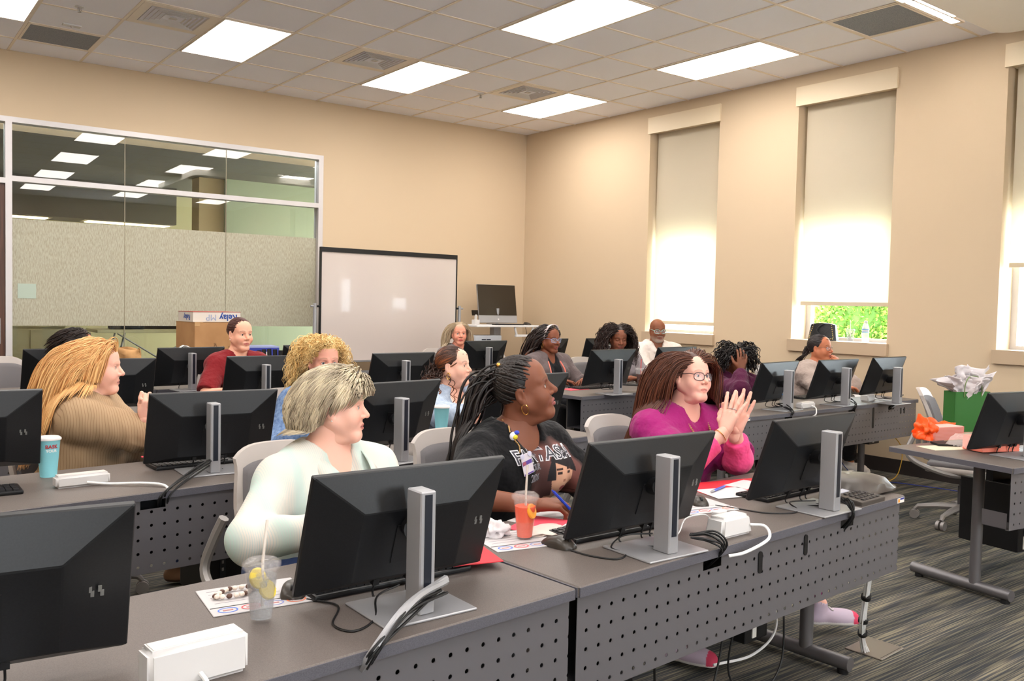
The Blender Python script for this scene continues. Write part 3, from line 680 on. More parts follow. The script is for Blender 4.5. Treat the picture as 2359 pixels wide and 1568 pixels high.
# ---------------------------------------------------------------- desk accessories
def make_keyboard():
    t = thing('keyboard', None, 'keyboard')
    mb = MB(); mb.box(-0.22,0.22,-0.07,0.07,0.0,0.014,None,0.005,2); mb.build('case', M_BLACK, t)
    mb = MB()
    for r in range(5):
        for c in range(20):
            if c in (14,): continue
            x = -0.205+c*0.0212; y = -0.052+r*0.0235; mb.box(x-0.0085,x+0.0085,y-0.0088,y+0.0088,0.014,0.018)
    tag(mb.build('keys', mat('key_black', (30,30,33), 0.5), t), kind='stuff'); return t
KB = make_keyboard()
KBS = [(-6.17,-7.375,0,'black keyboard under the front monitor with a red folder behind it'),(-5.33,-7.335,0,'black keyboard in front of the monitor by the orange drink'),(-4.38,-7.29,3,'black keyboard at the edge of the red folder with the pen'),
 (-6.05,-5.60,3,'black keyboard beneath the second row monitor with a pink booklet'),(-6.98,-5.80,0,'pale topped keyboard at the left edge of the second row desk'),(-5.2,-5.50,6,'black keyboard behind the second row monitor near the woman in denim'),
 (-2.20,-3.82,3,'black keyboard on the third row right desk beside the pink folder'),(-1.05,-5.18,0,'grey laptop like keyboard behind the grey sweatshirt woman\'s monitor'),(-5.1,-2.13,3,'black keyboard on the back row beside the cream tub')]
for k,(x,y,a,l) in enumerate(KBS):
    if k == 0: KB.location = (x,y,DZ+0.0005); KB.rotation_euler = (0,0,math.radians(a)); KB['label'] = l; KB['group'] = 'keyboards'
    else: dup(KB, (x,y,DZ+0.0005), math.radians(a), l)
def make_mouse():
    t = thing('computer_mouse', None, 'mouse')
    mb = MB(); n = 16; rows = []; prof = [(0,-0.056,0.004),(0.018,-0.054,0.010),(0.028,-0.04,0.020),(0.031,-0.015,0.030),(0.030,0.012,0.034),(0.029,0.035,0.026),(0.024,0.050,0.014),(0.0,0.055,0.006)]
    v = []; f = []
    for (w,y,h) in prof:
        for i in range(n+1): a = PI*i/n; v.append((max(w,0.002)*math.cos(a), y, h*math.sin(a)**0.7))
    for k in range(len(prof)-1):
        for i in range(n): a = k*(n+1)+i; f.append((a,a+1,a+n+2,a+n+1))
    for k in range(len(prof)-1): f.append((k*(n+1),(k+1)*(n+1),(k+1)*(n+1)+n,k*(n+1)+n))
    mb.add(v,f); mb.build('body', mat('mouse_body', (52,46,40), 0.35), t, 60)
    mb = MB(); mb.cyl((-0.004,0.034,0.024),(0.004,0.034,0.024),0.009,n=12); mb.build('scroll_wheel', M_BLACK, t, True)
    return t
MS = make_mouse()
MICE = [(-5.605,-7.39,188,'dark brown mouse on the front desk right of the orange drink'),(-4.83,-7.245,150,'dark mouse on the mouse pad in front of the woman in magenta'),(-6.405,-7.36,150,'black mouse behind the clear cup of lemon water'),(-1.68,-3.78,20,'black mouse on the third row desk beside the iced cola'),(-0.72,-5.30,80,'black mouse beside the power box by the window wall')]
for k,(x,y,a,l) in enumerate(MICE):
    if k == 0: MS.location = (x,y,DZ+0.0008); MS.rotation_euler = (0,0,math.radians(a)); MS['label'] = l; MS['group'] = 'computer mice'
    else: dup(MS, (x,y,DZ+0.0012), math.radians(a), l)
def cable(label, pts, r=0.0025, m=None, cat='cable', n=36, name='cable'):
    mb = MB(); mb.tube(bez(pts,n),r,6); return tag(mb.build(name, m or M_CABLE, None, True), label, cat)
Z = DZ+0.003
cable('thin black mouse cable curving over the front left desk beside the lemon water', [(-6.40,-7.42,Z),(-6.36,-7.50,Z),(-6.42,-7.60,Z),(-6.40,-7.66,Z),(-6.33,-7.62,Z),(-6.27,-7.52,Z+.01),(-6.20,-7.50,Z+0.02)])
cable('black mouse cable looping from the brown mouse to the monitor stand', [(-5.61,-7.45,Z),(-5.60,-7.52,Z),(-5.56,-7.585,Z),(-5.50,-7.56,Z),(-5.50,-7.50,Z+.004),(-5.42,-7.47,Z+.02),(-5.33,-7.50,Z+.02)])
cable('black mouse cable along the front right desk towards the phone', [(-4.80,-7.30,Z),(-4.77,-7.38,Z),(-4.74,-7.47,Z),(-4.66,-7.52,Z),(-4.60,-7.50,Z),(-4.56,-7.44,Z+.01),(-4.45,-7.47,Z+.008)])
def bundle(label, p0, p1, drop, m, k=5, r=0.0032):
    mb = MB(); rg = random.Random(label)
    for i in range(k):
        j = lambda s: rg.uniform(-s,s)
        a = Vector(p0)+Vector((j(.01),j(.01),j(.006))); b = Vector(p1)+Vector((j(.02),j(.004),j(.01)))
        mid = (a+b)/2+Vector((j(.02),-0.01,0.03+j(.015)))
        mb.tube(bez([a,mid,b+Vector((0,0.0,0.02)),b+Vector((0.0,0.06,-drop))],18),r,6)
    return tag(mb.build('cable_bundle', m, None, True), label, 'cable bundle')
bundle('silver and black cable bundle running off the front left desk', (-6.17,-7.66,0.78), (-6.40,-7.77,0.69), 0.05, M_SILVER, 2, 0.008)
bundle('black cables hanging from the monitor stand over the edge of the front left desk', (-6.18,-7.66,0.76), (-6.40,-7.775,0.69), 0.05, M_CABLE)
bundle('black cables into the desk notch beside the white power box, front desk', (-5.30,-7.62,0.75), (-5.20,-7.675,0.69), 0.05, M_CABLE, 6)
bundle('black cables over the desk edge below the phone', (-4.47,-7.59,0.75), (-4.46,-7.615,0.67), 0.06, M_CABLE, 5)
bundle('black cables from the second row monitor stand into the desk notch', (-6.03,-5.75,0.76), (-6.33,-6.07,0.69), 0.05, M_CABLE, 5)
bundle('black cables into the notch of the third row right desk', (-1.95,-3.93,0.74), (-1.87,-4.22,0.69), 0.05, M_CABLE, 4)
bundle('black cables into the left notch of the window side desk', (-1.95,-5.50,0.74), (-2.10,-5.73,0.69), 0.05, M_CABLE, 4)
bundle('black cables hanging from the desk edge in front of the grey sweatshirt woman', (-1.17,-5.55,0.74), (-1.30,-5.715,0.69), 0.06, M_CABLE, 4)
bundle('black cables by the power box at the window wall', (-0.43,-5.60,0.74), (-0.72,-5.70,0.69), 0.05, M_CABLE, 4)
for (x,y,k) in ((-6.93,-7.66,0),):
    cable('black cable behind the monitor at the bottom left corner', [(-7.08,-7.50,0.80),(-7.10,-7.58,0.74),(-7.16,-7.66,Z)])

def power_box(label, x, y, a, L, Wd=0.075, H=0.085, taper=0.0, cabl=None, top=(238,224,208)):
    t = thing('power_box', label, 'power box', (x,y,DZ), math.radians(a), 'white power boxes')
    mb = MB(); bm = bmesh.new(); bmesh.ops.create_cube(bm, size=1)
    for v in bm.verts:
        k = 1-taper if v.co.z > 0 else 1; v.co = Vector((v.co.x*L*k, v.co.y*Wd*(1-taper if v.co.z>0 else 1), (v.co.z+0.5)*H))
    bmesh.ops.bevel(bm, geom=[e for e in bm.edges], offset=0.009, segments=3, affect='EDGES')
    me = bpy.data.meshes.new('body'); bm.to_mesh(me); bm.free(); auto_smooth(me, 50); link('body', me, M_WHITE, t)
    mb = MB(); mb.box(-L/2*(1-taper)+0.012,L/2*(1-taper)-0.012,-Wd/2*(1-taper)+0.012,Wd/2*(1-taper)-0.012,H,H+0.0012); mb.build('lid', mat('box_lid', (210,206,202), 0.35), t)
    if cabl:
        mb = MB(); mb.tube(bez(cabl,24),0.0048,8); mb.build('power_cable', M_WCABLE, t, True)
    return t
power_box('large white power box at the bottom left, nearest the camera', -6.745,-7.70,4,0.185,0.062,0.078,0,[(0,-0.03,0.02),(0.0,-0.06,0.012),(-0.01,-0.10,0.0),(-0.02,-0.13,-0.05)])
power_box('white tapered power box on the front desk right of the monitor, thick white cable', -5.07,-7.575,2,0.155,0.075,0.062,0.14,[(0.06,-0.037,0.03),(0.085,-0.075,0.028),(0.06,-0.105,0.0),(-0.06,-0.11,-0.02),(-0.11,-0.085,-0.03)])
power_box('white power box beside the blue paper cup in the second row', -6.565,-5.815,4,0.185,0.06,0.045,0,[(0.01,-0.03,0.015),(0.08,-0.07,0.008),(0.17,-0.14,0.012),(0.225,-0.20,0.008),(0.23,-0.235,-0.01),(0.23,-0.21,-0.06)])
power_box('white power box beside the iced cola on the third row desk', -1.54,-3.96,5,0.15,0.06,0.05)
power_box('white power box right of the clear water bottle', -1.78,-5.615,2,0.17,0.06,0.045,0,[(0.03,-0.03,0.02),(0.03,-0.06,0.01),(-0.02,-0.10,0.0),(-0.06,-0.12,-0.03),(-0.08,-0.09,-0.05)])
power_box('white power box near the right end of the window side desk', -0.87,-5.56,2,0.12,0.07,0.055,0,[(0.03,-0.035,0.02),(0.10,-0.06,0.012),(0.14,-0.12,0.005),(0.15,-0.15,-0.02),(0.15,-0.12,-0.05)])
t = thing('plug_adapter', 'white square plug adapter standing behind the tapered power box', 'adapter', (-5.03,-7.505,DZ), math.radians(10))
mb = MB(); mb.box(-0.028,0.028,-0.014,0.014,0.0,0.056,None,0.007,3); mb.build('body', M_WHITE, t, 50)
mb = MB(); mb.tube(bez([(-0.02,0.02,0.03),(-0.05,0.03,0.045),(-0.12,0.05,0.04),(-0.19,0.03,0.012),(-0.25,0.02,0.006)],20),0.0022,6); mb.build('lead', M_WCABLE, t, True)

# mouse pads with coloured ring logos and papers
def mouse_pad(label, x, y, a, s=1.0):
    t = thing('mouse_pad', label, 'mouse pad', (x,y,DZ), math.radians(a), 'printed mouse pads')
    mb = MB(); mb.box(-0.115*s,0.115*s,-0.095*s,0.095*s,0.0,0.003,None,0.0012,1); mb.build('pad', mat('pad_white', (190,186,187), 0.7), t)
    mb = MB(); mb.box(-0.112*s,0.112*s,-0.048*s,-0.044*s,0.003,0.0034); mb.build('dark_line', M_BLACK, t)
    for k,(c) in enumerate(((80,120,210),(210,60,70),(120,130,190),(230,110,60))):
        mb = MB(); cx = (-0.078+0.052*k)*s; cy = -0.070*s; n = 28; v = []; f = []
        for i in range(n): q = 2*PI*i/n; v += [(cx+0.0225*s*math.cos(q),cy+0.017*s*math.sin(q),0.0035),(cx+0.019*s*math.cos(q),cy+0.0135*s*math.sin(q),0.0035)]
        for i in range(n): j=(i+1)%n; f.append((2*i,2*j,2*j+1,2*i+1))
        mb.add(v,f); mb.build('ring_logo', mat('ring%d'%k, c, 0.6), t)
        mb = MB(); mb.box(cx-0.011*s,cx+0.011*s,cy-0.003*s,cy+0.003*s,0.0032,0.0036); mb.build('logo_text', mat('logo_tone', (180,120,120), 0.7), t)
    mb = MB()
    for k in range(5): mb.box(-0.095*s,0.06*s,(0.07-0.022*k)*s,(0.072-0.022*k)*s,0.0031,0.0034)
    mb.build('printed_lines', mat('print_grey', (150,146,150), 0.8), t); return t
mouse_pad('white mouse pad with ring logos under the lemon water, bracelet on it', -6.49,-7.33,-6)
mouse_pad('white mouse pad with ring logos under the orange drink', -5.665,-7.275,-10)
mouse_pad('white mouse pad with ring logos under the mouse of the woman in magenta', -4.86,-7.27,-10)
def sheet(name, label, cat, m, x, y, w, h, a, z=0.0, th=0.001, group=None):
    mb = MB(); mb.box(-w/2,w/2,-h/2,h/2,0,th); o = mb.build(name, m); o.location = (x,y,DZ+z); o.rotation_euler = (0,0,math.radians(a)); return tag(o, label, cat, group)
M_PINK = mat('pink_booklet', (226,74,92), 0.6)
sheet('folder','bright red folder lying open under the hands of the woman in magenta','folder',M_RED,-4.47,-7.13,0.40,0.24,-12,0.0,0.002)
sheet('paper_sheet','white printed sheet with the blue pen on the red folder','paper',M_PAPER,-4.585,-7.185,0.20,0.16,-16,0.0022,0.0006)
sheet('paper_sheet','white sheet at the far corner of the red folder','paper',M_PAPER,-4.40,-7.12,0.16,0.10,10,0.0022,0.0006)
sheet('folder','red paper folder sticking out from behind the large front monitor','folder',M_RED,-6.00,-7.34,0.32,0.20,-14,0.019,0.002)
sheet('booklet','grey and white booklet resting on the keyboard beneath the large front monitor','booklet',mat('grey_booklet',(150,150,160),0.6),-6.17,-7.375,0.40,0.11,0,0.021,0.003)
sheet('paper_sheet','white writing sheet under the hand of the woman in the black T-shirt','paper',M_PAPER,-5.42,-7.12,0.22,0.18,20,0.0,0.001)
sheet('folder','red edged paper beneath the writing hand','folder',M_PINK,-5.50,-7.17,0.20,0.14,28,0.0011,0.001)
sheet('booklet','pink booklet under the second row monitor','booklet',M_PINK,-6.13,-5.50,0.26,0.13,4,0.02,0.004)
sheet('booklet','pink folder on the third row right desk beside the keyboard','booklet',M_PINK,-2.42,-3.85,0.22,0.12,4,0.0,0.004)
sheet('booklet','pink folder beside the power box and the iced cola','booklet',M_PINK,-1.36,-3.80,0.22,0.12,4,0.0,0.006)
sheet('paper_sheet','white papers in front of the grey sweatshirt woman','paper',M_PAPER,-0.62,-5.25,0.26,0.18,4,0.0,0.004)
sheet('paper_sheet','cream card beneath the orange napkin packs on the right desk','paper',mat('cream_card',(214,204,178),0.8),-2.66,-7.08,0.30,0.14,-22,0.0,0.002)
sheet('tablet','black tablet under the pink napkin pack on the right desk','tablet',M_BLACK,-2.56,-7.06,0.22,0.10,-40,0.003,0.010)
# pens
def pen(label, p, q, col):
    t = thing('pen', label, 'pen', p); d = Vector(q)-Vector(p)
    mb = MB(); mb.tube([(0,0,0), d*0.75],0.0048,8); mb.build('barrel', col, t, True)
    mb = MB(); mb.tube([d*0.75, d*0.93, d],[0.0045,0.004,0.001],8); mb.build('tip', M_SILVER, t, True)
    mb = MB(); mb.tube([d*-0.06, (0,0,0)],[0.003,0.003],6); mb.build('button', col, t, True)
M_PENB = mat('pen_blue', (40,70,190), 0.3)
pen('blue clicker pen lying on the white sheet over the red folder', (-4.53,-7.12,DZ+0.009), (-4.66,-7.16,DZ+0.009), M_PENB)

# cups and bottles
CLEAR = mat('clear_plastic', (206,202,200), 0.06, alpha=0.13, spec=0.7)
def clear_cup(label, x, y, h, r0, r1, liquid, level, fruit, straw_c, lid=True, sc=1.0):
    t = thing('plastic_cup', label, 'cup', (x,y,DZ+0.0035))
    mb = MB(); mb.lathe([(r0*0.9,0.0),(r0,0.004),(r1,h),(r1+0.003,h+0.002),(r1+0.003,h+0.004),(r1-0.002,h+0.003),(r0-0.0015,0.006),(0.001,0.006)],28,cap=False); mb.build('cup_wall', CLEAR, t, 60)
    rl = lambda z: r0+(r1-r0)*z/h-0.0022
    mb = MB(); mb.lathe([(0.001,0.0068),(rl(0.007),0.0068),(rl(level),level),(0.001,level)],28,cap=False); mb.build('drink', liquid, t, 60)
    mb = MB(); mb.lathe([(r1+0.0045,h-0.002),(r1+0.0045,h+0.008),(r1-0.004,h+0.014),(r1-0.010,h+0.010),(0.006,h+0.011),(0.006,h+0.0115),(r1-0.010,h+0.012),(r1-0.003,h+0.0155),(r1+0.006,h+0.009),(r1+0.006,h-0.002)],28,cap=False); mb.build('lid', CLEAR, t, 60)
    mb = MB(); mb.tube([(0.002,0,0.03),(0.004,0.003,h+0.012),(0.018,0.016,h+0.095)],0.0034,8); mb.build('straw', straw_c, t, True)
    for k,(fx,fy,fz,fc,tl) in enumerate(fruit):
        Mx = Matrix.Translation((fx,fy,fz)) @ Matrix.Rotation(tl,4,'X') @ Matrix.Rotation(0.4,4,'Y')
        mb = MB(); mb.lathe([(0.001,-0.004),(0.021,-0.004),(0.0225,-0.002),(0.0225,0.002),(0.021,0.004),(0.001,0.004)],20,Mx,cap=False); mb.build('citrus_slice', fc, t, 40)
    return t
WATER = mat('lemon_water', (160,166,174), 0.05, alpha=0.38); LEM = mat('lemon', (236,208,50), 0.5); ORG = mat('orange_slice', (250,160,40), 0.5)
STR = mat('straw_clear', (225,215,205), 0.2, alpha=0.7)
c = clear_cup('clear plastic cup of water with lemon slices on the front left desk', -6.537,-7.49,0.118,0.024,0.036,WATER,0.098,[(-0.008,0.0,0.093,LEM,1.2),(0.012,-0.004,0.066,LEM,1.0)],STR)
mb = MB()
for k in range(7): a = k*0.9; mb.box(0.008*math.cos(a)-0.008,0.008*math.cos(a)+0.006,0.010*math.sin(a)-0.007,0.010*math.sin(a)+0.007,0.055+0.006*k,0.068+0.006*k,Matrix.Rotation(k*0.7,4,'Z'),0.003,1)
tag(mb.build('ice', mat('ice', (245,248,250), 0.1, trans=0.8, ior=1.3), c), kind='stuff')
PUNCH = mat('orange_drink', (250,92,48), 0.15, spec=0.4); 
clear_cup('clear plastic cup of orange red drink with a citrus slice', -5.645,-7.28,0.122,0.0235,0.036,PUNCH,0.098,[(0.006,-0.024,0.086,ORG,1.3)],STR)
COLA = mat('cola', (70,26,18), 0.1, spec=0.5)
clear_cup('clear plastic cup of iced cola on the third row right desk', -1.60,-3.80,0.135,0.030,0.045,COLA,0.095,[(0.0,-0.02,0.10,mat('ice_chunk',(200,150,130),0.2),1.2)],mat('straw_red',(200,40,40),0.4))
def paper_cup(label, x, y, h=0.135, r0=0.028, r1=0.040):
    t = thing('paper_cup', label, 'cup', (x,y,DZ), 0, 'blue paper cups')
    blue = mat('cup_blue', (150,228,242), 0.5)
    mb = MB(); mb.lathe([(r0,0),(r0+0.0005,0.003),(r1-0.001,h-0.006),(r1+0.001,h-0.004),(r1-0.0025,h-0.004),(r0-0.002,0.004),(0.001,0.004)],30,cap=False); mb.build('cup_wall', blue, t, 60)
    mb = MB(); mb.lathe([(r1+0.003,h-0.008),(r1+0.003,h-0.002),(r1-0.004,h+0.004),(r1-0.012,h+0.002),(0.001,h+0.003)],30,cap=False); mb.build('lid', M_WHITE, t, 60)
    return t
def wrap_text(parent, txt, size, r, z, a0, m, bold=0.0):
    me = text_mesh(txt, size, 0.0, bold)
    for v in me.vertices:
        a = a0+v.co.x/r; v.co = Vector(((r+0.0006)*math.cos(a), (r+0.0006)*math.sin(a), z+v.co.y))
    me.name = 'printed_text'; return link('printed_text', me, m, parent)
c = paper_cup('tall turquoise paper cup at the left end of the second row desk', -6.636,-5.58,0.15,0.029,0.042)
wrap_text(c,'BASK',0.019,0.0395,0.118,-1.45,mat('print_red',(170,40,50),0.5),0.0006); wrap_text(c,'YOUR',0.014,0.038,0.102,-1.45,mat('print_white',(235,240,240),0.5),0.0005)
paper_cup('turquoise paper cup partly behind the second row monitor, beside the woman with brown curls', -4.735,-5.40,0.15,0.029,0.042)
def water_bottle(label, x, y, z):
    t = thing('water_bottle', label, 'bottle', (x,y,z), 0, 'clear water bottles')
    prof = [(0.001,0.004),(0.026,0.0),(0.031,0.006)]
    for k in range(8): prof += [(0.031,0.012+k*0.009),(0.029,0.0165+k*0.009)]
    prof += [(0.031,0.088),(0.031,0.125),(0.029,0.135),(0.024,0.155),(0.013,0.178),(0.0125,0.186)]
    mb = MB(); mb.lathe(prof,24,cap=False); mb.build('bottle_wall', mat('bottle_pet',(236,240,244),0.08,alpha=0.4), t, 50)
    mb = MB(); mb.lathe([(0.0315,0.092),(0.0315,0.122)],24,cap=False); mb.build('label_band', mat('bottle_label',(120,160,215),0.5), t, 50)
    mb = MB(); mb.lathe([(0.0318,0.100),(0.0318,0.112)],24,cap=False); mb.build('label_stripe', M_WHITE, t, 50)
    mb = MB(); mb.lathe([(0.0145,0.182),(0.0145,0.197),(0.001,0.1975)],20,cap=False); mb.build('bottle_cap', M_WHITE, t, 50); return t
water_bottle('clear plastic water bottle on the window side desk', -1.886,-5.507,DZ)
water_bottle('water bottle standing on the window sill beside the clear cup', 0.12,-4.93,1.131)
t = clear_cup('clear cup of water on the window sill between the black bag and the bottle', 0.12,-4.78,0.105,0.026,0.038,WATER,0.05,[],STR); t.location.z = 1.131
# cream lidded tub
t = thing('food_tub', 'cream lidded tub on the back row desk beside the woman in maroon', 'tub', (-4.92,-2.36,DZ))
crm = mat('cream_plastic', (226,222,206), 0.5)
mb = MB(); mb.lathe([(0.05,0.0),(0.062,0.02),(0.078,0.055),(0.080,0.058),(0.074,0.056),(0.001,0.05)],8,cap=False); mb.build('bowl', crm, t)
mb = MB(); mb.lathe([(0.052,0.05),(0.054,0.064),(0.001,0.064)],24,cap=False); mb.build('inner_rim', mat('tub_tan',(190,160,130),0.6), t, 40)
mb = MB(); mb.lathe([(0.056,0.066),(0.062,0.072),(0.062,0.080),(0.054,0.086),(0.014,0.088),(0.013,0.096),(0.001,0.097)],28,cap=False); mb.box(0.03,0.05,-0.01,0.01,0.084,0.094,None,0.003); mb.build('lid', crm, t, 40)
# straw cup, yellow drink
t = thing('plastic_cup', 'clear cup with red lid and red straw beside the woman with the headband', 'cup', (-1.83,-3.50,DZ))
mb = MB(); mb.lathe([(0.03,0),(0.04,0.10),(0.041,0.104),(0.001,0.104)],20,cap=False); mb.build('cup_wall', mat('milky_cup',(226,216,212),0.3), t, 50)
mb = MB(); mb.lathe([(0.018,0.104),(0.015,0.118),(0.008,0.124),(0.001,0.124)],16,cap=False); mb.tube([(0,0,0.12),(0.002,0.0,0.175)],0.004,8); mb.build('lid', mat('red_plastic',(214,30,40),0.4), t, 50)
t = thing('drink_bottle', 'tall yellow drink tumbler behind the monitor in the back row', 'bottle', (-1.72,-1.86,DZ))
mb = MB(); mb.lathe([(0.025,0),(0.028,0.15),(0.001,0.15)],20,cap=False); mb.build('body', mat('yellow_drink',(196,160,40),0.3), t, 50)
mb = MB(); mb.lathe([(0.030,0.15),(0.031,0.175),(0.001,0.178)],20,cap=False); mb.build('lid', M_WHITE, t, 50)
# crumpled napkins
def crumple(name, label, cat, loc, R, m, seed, amp=0.35, parent=None, sub=4):
    bm = bmesh.new(); bmesh.ops.create_icosphere(bm, subdivisions=sub, radius=1)
    rg = np.random.default_rng(seed); K = rg.normal(size=(14,3))*2.4; ph = rg.random(14)*6.28
    for v in bm.verts:
        d = v.co.normalized(); s = 1+amp*sum(math.sin(d.dot(Vector(k))*1.6+p)*0.22 for k,p in zip(K,ph)); s += amp*0.25*abs(math.sin(d.x*9+seed)*math.cos(d.y*8+d.z*7))
        v.co = Vector((d.x*R[0]*s, d.y*R[1]*s, max(-R[2]*0.7, d.z*R[2]*s)))
    me = bpy.data.meshes.new(name); bm.to_mesh(me); bm.free(); auto_smooth(me, 60)
    o = link(name, me, m, parent); o.location = (loc[0],loc[1],loc[2]+R[2]*0.7); 
    if label: tag(o, label, cat)
    return o
M_TISSUE = mat('tissue', (210,204,206), 0.85)
crumple('napkin','crumpled white napkin beside the orange drink','napkin',(-5.70,-7.215,DZ+0.0035),(0.045,0.032,0.024),M_TISSUE,3)
crumple('wrapper','crumpled clear and beige wrapper under the writing hand','wrapper',(-5.555,-7.255,DZ+0.0035),(0.08,0.045,0.007),mat('wrapper',(206,190,180),0.4),5)
# bracelet on the pad
t = thing('bracelet', 'beaded white and brown bracelet lying on the mouse pad at the lower left', 'bracelet', (-6.525,-7.30,DZ+0.004))
rg = random.Random(5)
mb = MB(); mb2 = MB()
for k in range(22):
    a = 2*PI*k/22; q = (0.045*math.cos(a)*(1+0.3*math.sin(2*a)), 0.026*math.sin(a), 0.007)
    (mb if k%3 else mb2).sphere(q, (0.0075,0.006,0.006), 8, 6)
tag(mb.build('pale_beads', mat('bead_pearl',(226,210,196),0.25), t, True), kind='stuff'); tag(mb2.build('dark_beads', mat('bead_brown',(90,60,48),0.3), t, True), kind='stuff')
# conference phone
def phone():
    t = thing('conference_phone', 'dark grey conference phone with keypad at the right end of the front desk', 'phone', (-4.10,-7.43,DZ), math.radians(4))
    pl = mat('phone_body', (72,66,62), 0.4)
    n = 40; v = []; f = []
    R = 0.165; rings = [(1.0,0.010),(1.0,0.018),(0.93,0.030),(0.75,0.050),(0.5,0.062),(0.25,0.066)]
    def out(a, k): # rounded triangle
        r = R*(1-0.16*math.cos(3*(a-0.5)))*k; return (r*math.cos(a)*0.95, r*math.sin(a)*0.85+0.02)
    v = []
    for (k,z) in rings:
        for i in range(n): x,y = out(2*PI*i/n,k); v.append((x,y,z+ (0.014*math.cos(3*(2*PI*i/n-0.5)) if 0.9<k and z>0.02 else 0)))
    v.append((0,0.02,0.067))
    for k in range(len(rings)-1):
        for i in range(n): j=(i+1)%n; f.append((k*n+i,k*n+j,(k+1)*n+j,(k+1)*n+i))
    for i in range(n): f.append(((len(rings)-1)*n+i,(len(rings)-1)*n+(i+1)%n,len(v)-1))
    f.append(tuple(range(n-1,-1,-1))); mb = MB(); mb.add(v,f); mb.build('speaker_dome', pl, t, True)
    mb = MB(); mb.box(-0.05,0.05,-0.02,0.10,0,0.01); mb.build('foot', M_BLACK, t)
    Mx = Matrix.Translation((-0.17,-0.085,0.012)) @ Matrix.Rotation(0.10,4,'X')
    mb = MB(); mb.box(-0.09,0.09,-0.06,0.075,-0.012,0.010,Mx,0.004); k = mb.build('keypad_base', pl, t)
    mb = MB()
    for r in range(4):
        for c in range(5): mb.box(-0.048+c*0.026-0.010,-0.048+c*0.026+0.010,-0.050+r*0.022,-0.050+r*0.022+0.015,0.010,0.0145,Mx,0.002,1)
    tag(mb.build('keys', mat('phone_key',(52,48,48),0.4), k), kind='stuff')
    mb = MB(); mb.box(-0.075,0.01,0.042,0.07,0.010,0.0125,Mx); mb.build('display', mat('phone_display',(214,216,230),0.2), k)
    mb = MB(); mb.box(-0.03,-0.006,0.03,0.044,0.0625,0.0665); mb.build('emblem', M_SILVER, t); mb = MB(); mb.box(0.012,0.05,0.045,0.062,0.062,0.0660); mb.build('maker_plate', mat('phone_plate',(120,112,108),0.4), t)
phone()

# computer towers hung under desks
def tower(label, x, y, a, z0=0.10, h=0.34, w=0.17, d=0.36):
    t = thing('computer_tower', label, 'computer', (x,y,z0), math.radians(a), 'computer towers under the desks')
    mb = MB(); mb.box(-w/2,w/2,-d/2,d/2,0,h,None,0.006,2); mb.build('case', mat('tower_black',(14,14,17),0.4), t)
    mb = MB(); mb.box(-w/2+0.05,-w/2+0.075,-d/2-0.003,-d/2,0.05,h-0.06); mb.build('port_strip', mat('tower_strip',(40,42,48),0.3), t)
    mb = MB()
    for k in range(4): mb.box(-w/2+0.058,-w/2+0.067,-d/2-0.004,-d/2-0.003,0.12+0.03*k,0.133+0.03*k)
    mb.build('ports', M_SILVER, t)
    mb = MB(); mb.box(-w/2+0.045,-w/2+0.07,-d/2-0.004,-d/2,0.015,0.085); mb.build('asset_sticker', mat('sticker_white'), t)
    mb = MB(); mb.box(-w/2-0.003,w/2+0.003,-0.02,0.02,h,DZ-0.03-z0); mb.build('hanger_strap', M_BLACK, t)
    return t
tower('black computer tower hanging under the right desk, facing the aisle', -2.17,-7.12,-8,0.14,0.36,0.17,0.34)
tower('black computer tower under the front right desk above the sneaker', -4.55,-7.15,4,0.17,0.36,0.15,0.3)
tower('black computer tower under the front desk behind the perforated panel, left half', -5.32,-7.2,4,0.17,0.36,0.15,0.3)
tower('black computer tower under the second row desk near the leopard shoes', -6.02,-5.62,4,0.17,0.36,0.16,0.3)
tower('black computer tower under the second row desk below the water cup desk', -4.9,-5.5,4,0.17,0.36,0.16,0.3)
tower('black computer box under the window side desk above the white sneaker', -0.62,-5.35,2,0.34,0.26,0.16,0.26)
t = D_R1
mb = MB(); mb.box(0.02,0.16,0.03,0.15,0.415,0.418); mb.box(0.02,0.022,0.03,0.15,0.415,0.49); mb.build('tray_bracket', M_GREY, t)

